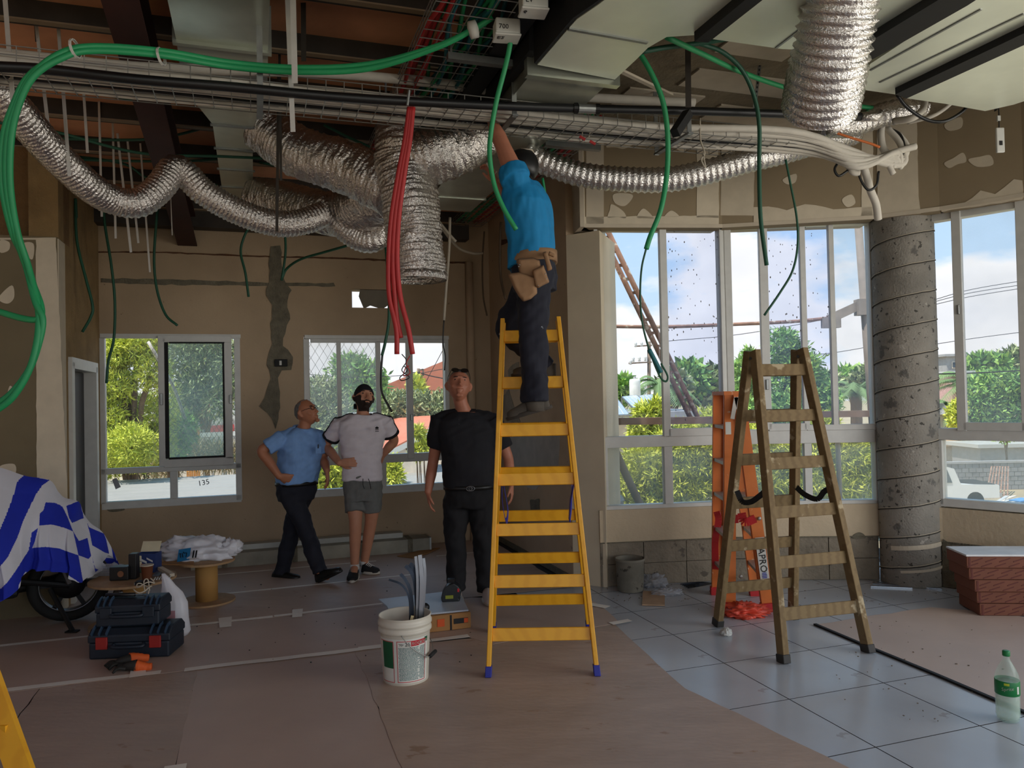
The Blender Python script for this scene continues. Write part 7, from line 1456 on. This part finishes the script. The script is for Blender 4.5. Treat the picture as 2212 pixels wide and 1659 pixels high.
# trefoil emblem
lc=at(814,925,6.93)+f*.142; lr=V((cos(.18),sin(.18),0)); o=MB()
for a0,l in ((90,.020),(136,.018),(44,.018)):
    a=radians(a0); d=lr*cos(a)+ZX*sin(a); n=lr*-sin(a)+ZX*cos(a); o.poly([lc,lc+d*l*.45+n*.008,lc+d*l*.8+n*.006,lc+d*l*1.15,lc+d*l*.8-n*.006,lc+d*l*.45-n*.008],f,.012)
for k in range(2): o.obox(lc-ZX*(.005+.005*k)+f*.006,lr*(.015-.001*k),f*.006,ZX*.0014)
o.obox(lc-ZX*.022+f*.006,lr*.016,f*.006,ZX*.0022); o.build('emblem',m_blk,pB).__setitem__('kind','stuff')
b=MB(); loft(b,[(at(784,1080,D),.165,.12,sd,f),(at(784,1050,D),.175,.128,sd,f),(at(783,1024,D),.168,.122,sd,f)])
for q in 'RL': 
    hp,kn=J['hip'+q],J['kn'+q]; e=hp+(kn-hp)*.66; limb(b,[hp,hp*.5+e*.5,e],[.098,.094,.092],18,True,False)
finish(b,'shorts',m_sh,pB,.008,3,.011,(9,9,8),6)
for k in(-1,1): MB().tube([at(790+6*k,1034,6.78),at(792+8*k,1048,6.76),at(794+7*k,1056,6.765)],.003,5).build('drawstring',m_blk,pB)
m_snk=mat('black_canvas',(22,22,24),.8); m_sole=mat('white_sole',(196,190,178),.6); m_lace=mat('white_lace',(206,204,200),.7)
shoe(pB,fl(766,1238,.008),fl(763,1256,.008)+V((0,-.06,0)),m_snk,m_sole,ZX,.048,m_lace,h=.07); shoe(pB,fl(783,1238,.008),fl(810,1239,.008)+V((.04,-.02,0)),m_snk,m_sole,ZX,.045,m_lace,h=.07)
for q in 'RL': a=J['an'+q]; MB().tube([a-ZX*.03,a+ZX*.015],[.044,.042],14).build('sock',m_lace,pB,True)
H=J['head']; H.shell(pB,'cap',m_blk,lambda ph: radians(74)+radians(28)*(.5-.5*cos(ph)),.99,1.075)
b=MB(); R=[]
for x in np.linspace(-1,1,13): R.append([H.p(.068*x,-.085-.075*(1-x*x)**.5*q,-.02-.030*q-.012*x*x) for q in (0,.5,1)]+[H.p(.068*x,-.085-.075*(1-x*x)**.5*q,-.025-.030*q-.012*x*x) for q in (1,.5,0)])
b.rings(R); b.build('cap_brim',m_blk,pB,True)
# --- man in black
D=6.08; f=V((.10,-1,0)).normalized(); sd=V((-1,-.10,0)).normalized(); J={}
J['head']=Head(at(991,834,D-.02),(.16,-.86,.34),(0,.45,1),1.08); J['neck']=at(1003,886,D+.02); J['base']=fl(1015,1298,.006)
tor=[(at(1014,1080,D),.175,.135),(at(1014,1050,D),.19,.155),(at(1012,1015,D),.19,.165),(at(1010,970,D),.195,.155),(at(1007,935,D),.215,.145),(at(1006,908,D),.205,.12),(at(1004,890,D),.11,.085)]
J['torso']=[(c,a-.014,b_-.014,sd,f) for c,a,b_ in tor]
J['shR']=at(951,912,D); J['elR']=at(936,995,D+.05); J['wrR']=at(925,1062,D-.03); J['handR']=((.12,-.1,-1),(.9,.1,.1),1,.32)
J['shL']=at(1064,912,D); J['elL']=at(1096,985,D+.05); J['wrL']=at(1104,1044,D-.02); J['handL']=((.05,-.1,-1),(-.9,.1,.1),-1,.32)
J['hipR']=at(986,1080,D); J['knR']=at(984,1170,D-.02); J['anR']=at(987,1268,D); J['ftR']=at(985,1290,D-.1)
J['hipL']=at(1040,1080,D); J['knL']=at(1044,1170,D); J['anL']=at(1050,1272,D+.03); J['ftL']=at(1054,1292,D-.07)
pC=human('person','man in black t-shirt and jeans, sunglasses on his head, looking up',J,m_skin3)
b=MB(); loft(b,[(at(1014,1052,D),.204,.168,sd,f)]+[(c,a+.014,b_+.014,sd,f) for c,a,b_ in tor[2:]]); sleeve(b,J['shR'],J['elR'],.72,.086,.080); sleeve(b,J['shL'],J['elL'],.78,.086,.080)
shoulders(b,J,.074); finish(b,'shirt',m_blk,pC,.008,3,.011,(6,6,9),8)
MB().tube([V(J['neck'])+ZX*.0+sd*.085*cos(a)+f*(.082*sin(a)+.01)-ZX*.035*max(0,sin(a)) for a in np.linspace(0,2*pi,33)],.009,8).build('neck_trim',m_blk,pC,True)
for k in range(3): MB().lathe([(.005,0),(.005,.003),(.001,.004)],at(990,906+9*k,D)+f*(.135+.004*k),10,f).build('button',m_pvc,pC)
b=MB(); loft(b,[(at(1014,1095,D),.175,.135,sd,f),(at(1014,1070,D),.192,.15,sd,f),(at(1014,1044,D),.196,.162,sd,f)])
for q in 'RL': limb(b,[J['hip'+q],J['hip'+q]*.5+J['kn'+q]*.5,J['kn'+q],J['kn'+q]*.5+J['an'+q]*.5,J['an'+q]-ZX*.02],[.104,.098,.082,.074,.072],18,True,False)
finish(b,'trousers',m_jean,pC,.009,3,.013,(8,8,8),9)
belt_ring(pC,at(1014,1050,D),.206,.172,sd,f,.034,m_leather,m_chr)
m_lsh=mat('pale_shoe',(196,180,170),.6)
shoe(pC,fl(987,1290,.008),fl(984,1306,.008)+V((0,-.04,0)),m_lsh,m_sole,ZX,.05); shoe(pC,fl(1052,1292,.008),fl(1058,1308,.008)+V((.02,-.04,0)),m_lsh,m_sole,ZX,.05)
H=J['head']; H.shell(pC,'hair',m_hairg,lambda ph: radians(58)+radians(44)*max(0,-cos(ph))**.6-radians(14)*max(0,cos(ph)),.985,1.025,bump=.008)
g=MB()
for q in(-1,1): g.tube([H.p(.034*q+.027*cos(a),.072-.012*sin(a),.095+.020*sin(a)) for a in np.linspace(0,2*pi,15)],.0026,5); g.tube([H.p(.062*q,.068,.095),H.p(.080*q,.02,.065),H.p(.083*q,-.03,.03)],.0026,5)
g.tube([H.p(-.010,.078,.098),H.p(.010,.078,.098)],.0026,5); sg=g.build('sunglasses',m_pvc,pC)
for q in(-1,1): MB().poly([H.p(.034*q+.025*cos(a),.072-.012*sin(a),.095+.018*sin(a)) for a in np.linspace(0,2*pi,15)[:-1]],H.f,.002).build('lens',mat('dark_lens',(40,30,24),.1),sg)
# --- worker on the ladder
D=4.70; f=V((-.93,.36,0)).normalized(); sd=V((.36,.93,0)).normalized(); J={}    # sd = his right (away from the camera)
J['head']=Head(at(1123,366,4.80),(-.86,.28,.42),(.35,0,1),1.04); J['neck']=at(1132,408,4.77); J['base']=at(1145,905,4.66)
ax=lambda x,y,D_=4.72: at(x,y,D_)
tor=[(ax(1158,606),.145,.115),(ax(1152,570),.150,.118),(ax(1149,530),.150,.115),(ax(1144,480),.165,.118),(ax(1139,440),.175,.115),(ax(1134,412,4.75),.16,.10),(ax(1131,396,4.77),.09,.075)]
J['torso']=[(c,a-.012,b_-.012,sd,f) for c,a,b_ in tor]
J['ak']=1.22; J['shL']=at(1112,380,4.63); J['elL']=at(1087,318,4.70); J['wrL']=at(1064,266,4.78); J['handL']=((-.35,.25,.9),(-.5,.7,-.3),1,.6)
J['shR']=at(1120,402,4.92); J['elR']=at(1100,440,5.0); J['wrR']=at(1071,395,5.0); J['handR']=((-.35,.0,.9),(-.8,-.3,.2),-1,.7)
J['hipL']=at(1153,625,4.64); J['knL']=at(1150,725,4.585); J['anL']=at(1156,868,4.555); J['ftL']=at(1128,890,4.56)
J['hipR']=at(1145,618,4.82); J['knR']=at(1097,708,4.93); J['anR']=at(1180,796,4.94); J['ftR']=at(1150,806,4.93)
pD=human('person','worker in turquoise t-shirt, cap and tool belt standing on the yellow ladder, reaching up',J,m_skin3)
m_tq=mat('turquoise_tee',(10,126,182),.8,var=.08,scale=14)
b=MB(); loft(b,[(ax(1144,572)-ZX*.012,.158,.13,sd,(f-ZX*.18)),(ax(1147,548),.164,.132,sd,f)]+[(c,a+.014,b_+.016,sd,f) for c,a,b_ in tor[2:]]); sleeve(b,J['shL'],J['elL'],.34,.09,.082); sleeve(b,J['shR'],J['elR'],.6,.08,.075)
shoulders(b,J,.082); finish(b,'shirt',m_tq,pD,.0075,3,.014,(10,10,4),11)
b=MB(); loft(b,[(ax(1158,628),.14,.125,sd,f),(ax(1156,600),.155,.13,sd,f),(ax(1151,560),.157,.128,sd,f)])
limb(b,[J['hipL'],J['hipL']*.5+J['knL']*.5,J['knL'],J['knL']*.5+J['anL']*.5,J['anL']],[.105,.096,.085,.082,.085],18,True,False)
limb(b,[J['hipR'],J['hipR']*.5+J['knR']*.5,J['knR'],J['knR']*.5+J['anR']*.5,J['anR']],[.100,.090,.080,.072,.070],18,True,False)
m_wtr=mat('work_trousers',(22,24,38),.85,var=.1,scale=18,spot=[(10,.705,(176,180,190))])
finish(b,'trousers',m_wtr,pD,.008,3,.015,(8,8,8),12)
m_boot=mat('dusty_boot',(78,72,64),.85,var=.25,scale=14); m_bsole=mat('boot_sole',(60,54,48),.85)
rz=.224+.289*4
def boot(h,tp,u): 
    o=shoe(pD,h,tp,m_boot,m_bsole,u,.052,None,'boot',.085); d=(tp-h).normalized(); return o
boot(at(1190,883,4.56),at(1099,909,4.58),V((.15,0,1))); boot(at(1196,813,4.94),at(1108,815,4.93),ZX)
for q in 'LR': a=J['an'+q]; MB().tube([a-ZX*.055,a+ZX*.03],[.062,.064],14).build('boot_shaft',m_boot,pD,True)
m_suede=mat('tan_suede',(150,116,84),.85,var=.12,scale=10)
def beltp(a,z=0,g=1.0): return ax(1152,562)+ZX*z+sd*(.172*g*cos(a))+f*(.146*g*sin(a))+ (ZX*.02*-sin(a))
R=[[beltp(a,z,g) for a in np.linspace(0,2*pi,41)[:-1]] for z,g in((-.034,.95),(-.034,1),(.034,1),(.034,.95))]; MB().rings(R).build('tool_belt',m_suede,pD,True)
def pouch(pix,D0,D1,name,lip=None):
    P=[at(x,y,D0) for x,y in pix]; Q=[at(x,y,D1) for x,y in pix]; c=sum(P,V((0,0,0)))/len(P)
    b=MB(); b.rings([Q,[p*.5+q*.5 for p,q in zip(P,Q)],[c+(p-c)*.96 for p in P],[c+(p-c)*.80+V((0,-.012,0)) for p in P]]); return finish(b,name,m_suede,pD,.006,3,.004,(12,12,12),4)
pouch([(1118,560),(1150,556),(1166,562),(1172,600),(1168,618),(1150,600),(1122,592)],4.46,4.56,'belt_pouch')
pouch([(1098,592),(1120,588),(1150,597),(1158,600),(1160,634),(1146,646),(1131,651),(1120,640),(1108,618)],4.42,4.53,'belt_pouch')
pouch([(1150,584),(1174,572),(1187,610),(1163,622),(1156,618)],4.40,4.50,'belt_pocket')
pouch([(1172,546),(1181,543),(1193,582),(1183,586)],4.46,4.52,'hammer_loop'); pouch([(1186,542),(1200,550),(1196,556),(1184,552)],4.5,4.58,'belt_clip')
o=MB()
for x,y in ((1122,572),(1120,576),(1160,592),(1157,604),(1162,617),(1180,602),(1178,592)): o.lathe([(.004,0),(.004,.003),(.001,.005)],at(x,y,4.395),8,V((0,-1,0)))
o.build('rivet',m_chr,pD).__setitem__('kind','stuff')
H=J['head']; H.shell(pD,'cap',m_pvc,lambda ph: radians(84)+radians(20)*(.5-.5*cos(ph)),.99,1.085); H.beard(pD,m_hair,1.10)
H.shell(pD,'hair',m_hair,lambda ph: radians(95)+radians(24)*(.5-.5*cos(ph)) if cos(ph)<.2 else radians(70),.985,1.05)
b=MB(); R=[]
for x in np.linspace(-1,1,13): R.append([H.p(.070*x,.085+.078*(1-x*x)**.5*q,.035-.012*q-.010*x*x) for q in (0,.5,1)]+[H.p(.070*x,.085+.078*(1-x*x)**.5*q,.030-.012*q-.010*x*x) for q in (1,.5,0)])
b.rings(R); b.build('cap_brim',m_pvc,pD,True)
R=[]
for x in np.linspace(-1,1,9): R.append([H.p(.045*x,-.0-.02*q,.128-.0*q-.01*x*x+.004*q) for q in (-1.5,1.5)]+[H.p(.045*x,-.0-.02*q,.122-.01*x*x+.004*q) for q in (1.5,-1.5)])
MB().rings(R).build('cap_patch',m_paint,pD,True)
tag(MB().tube([at(1051,352,4.94),at(1066,380,4.96),at(1073,370,4.96)],.006,6).build('pencil',m_wcab),'thin pale stick in the far hand of the worker','stick')
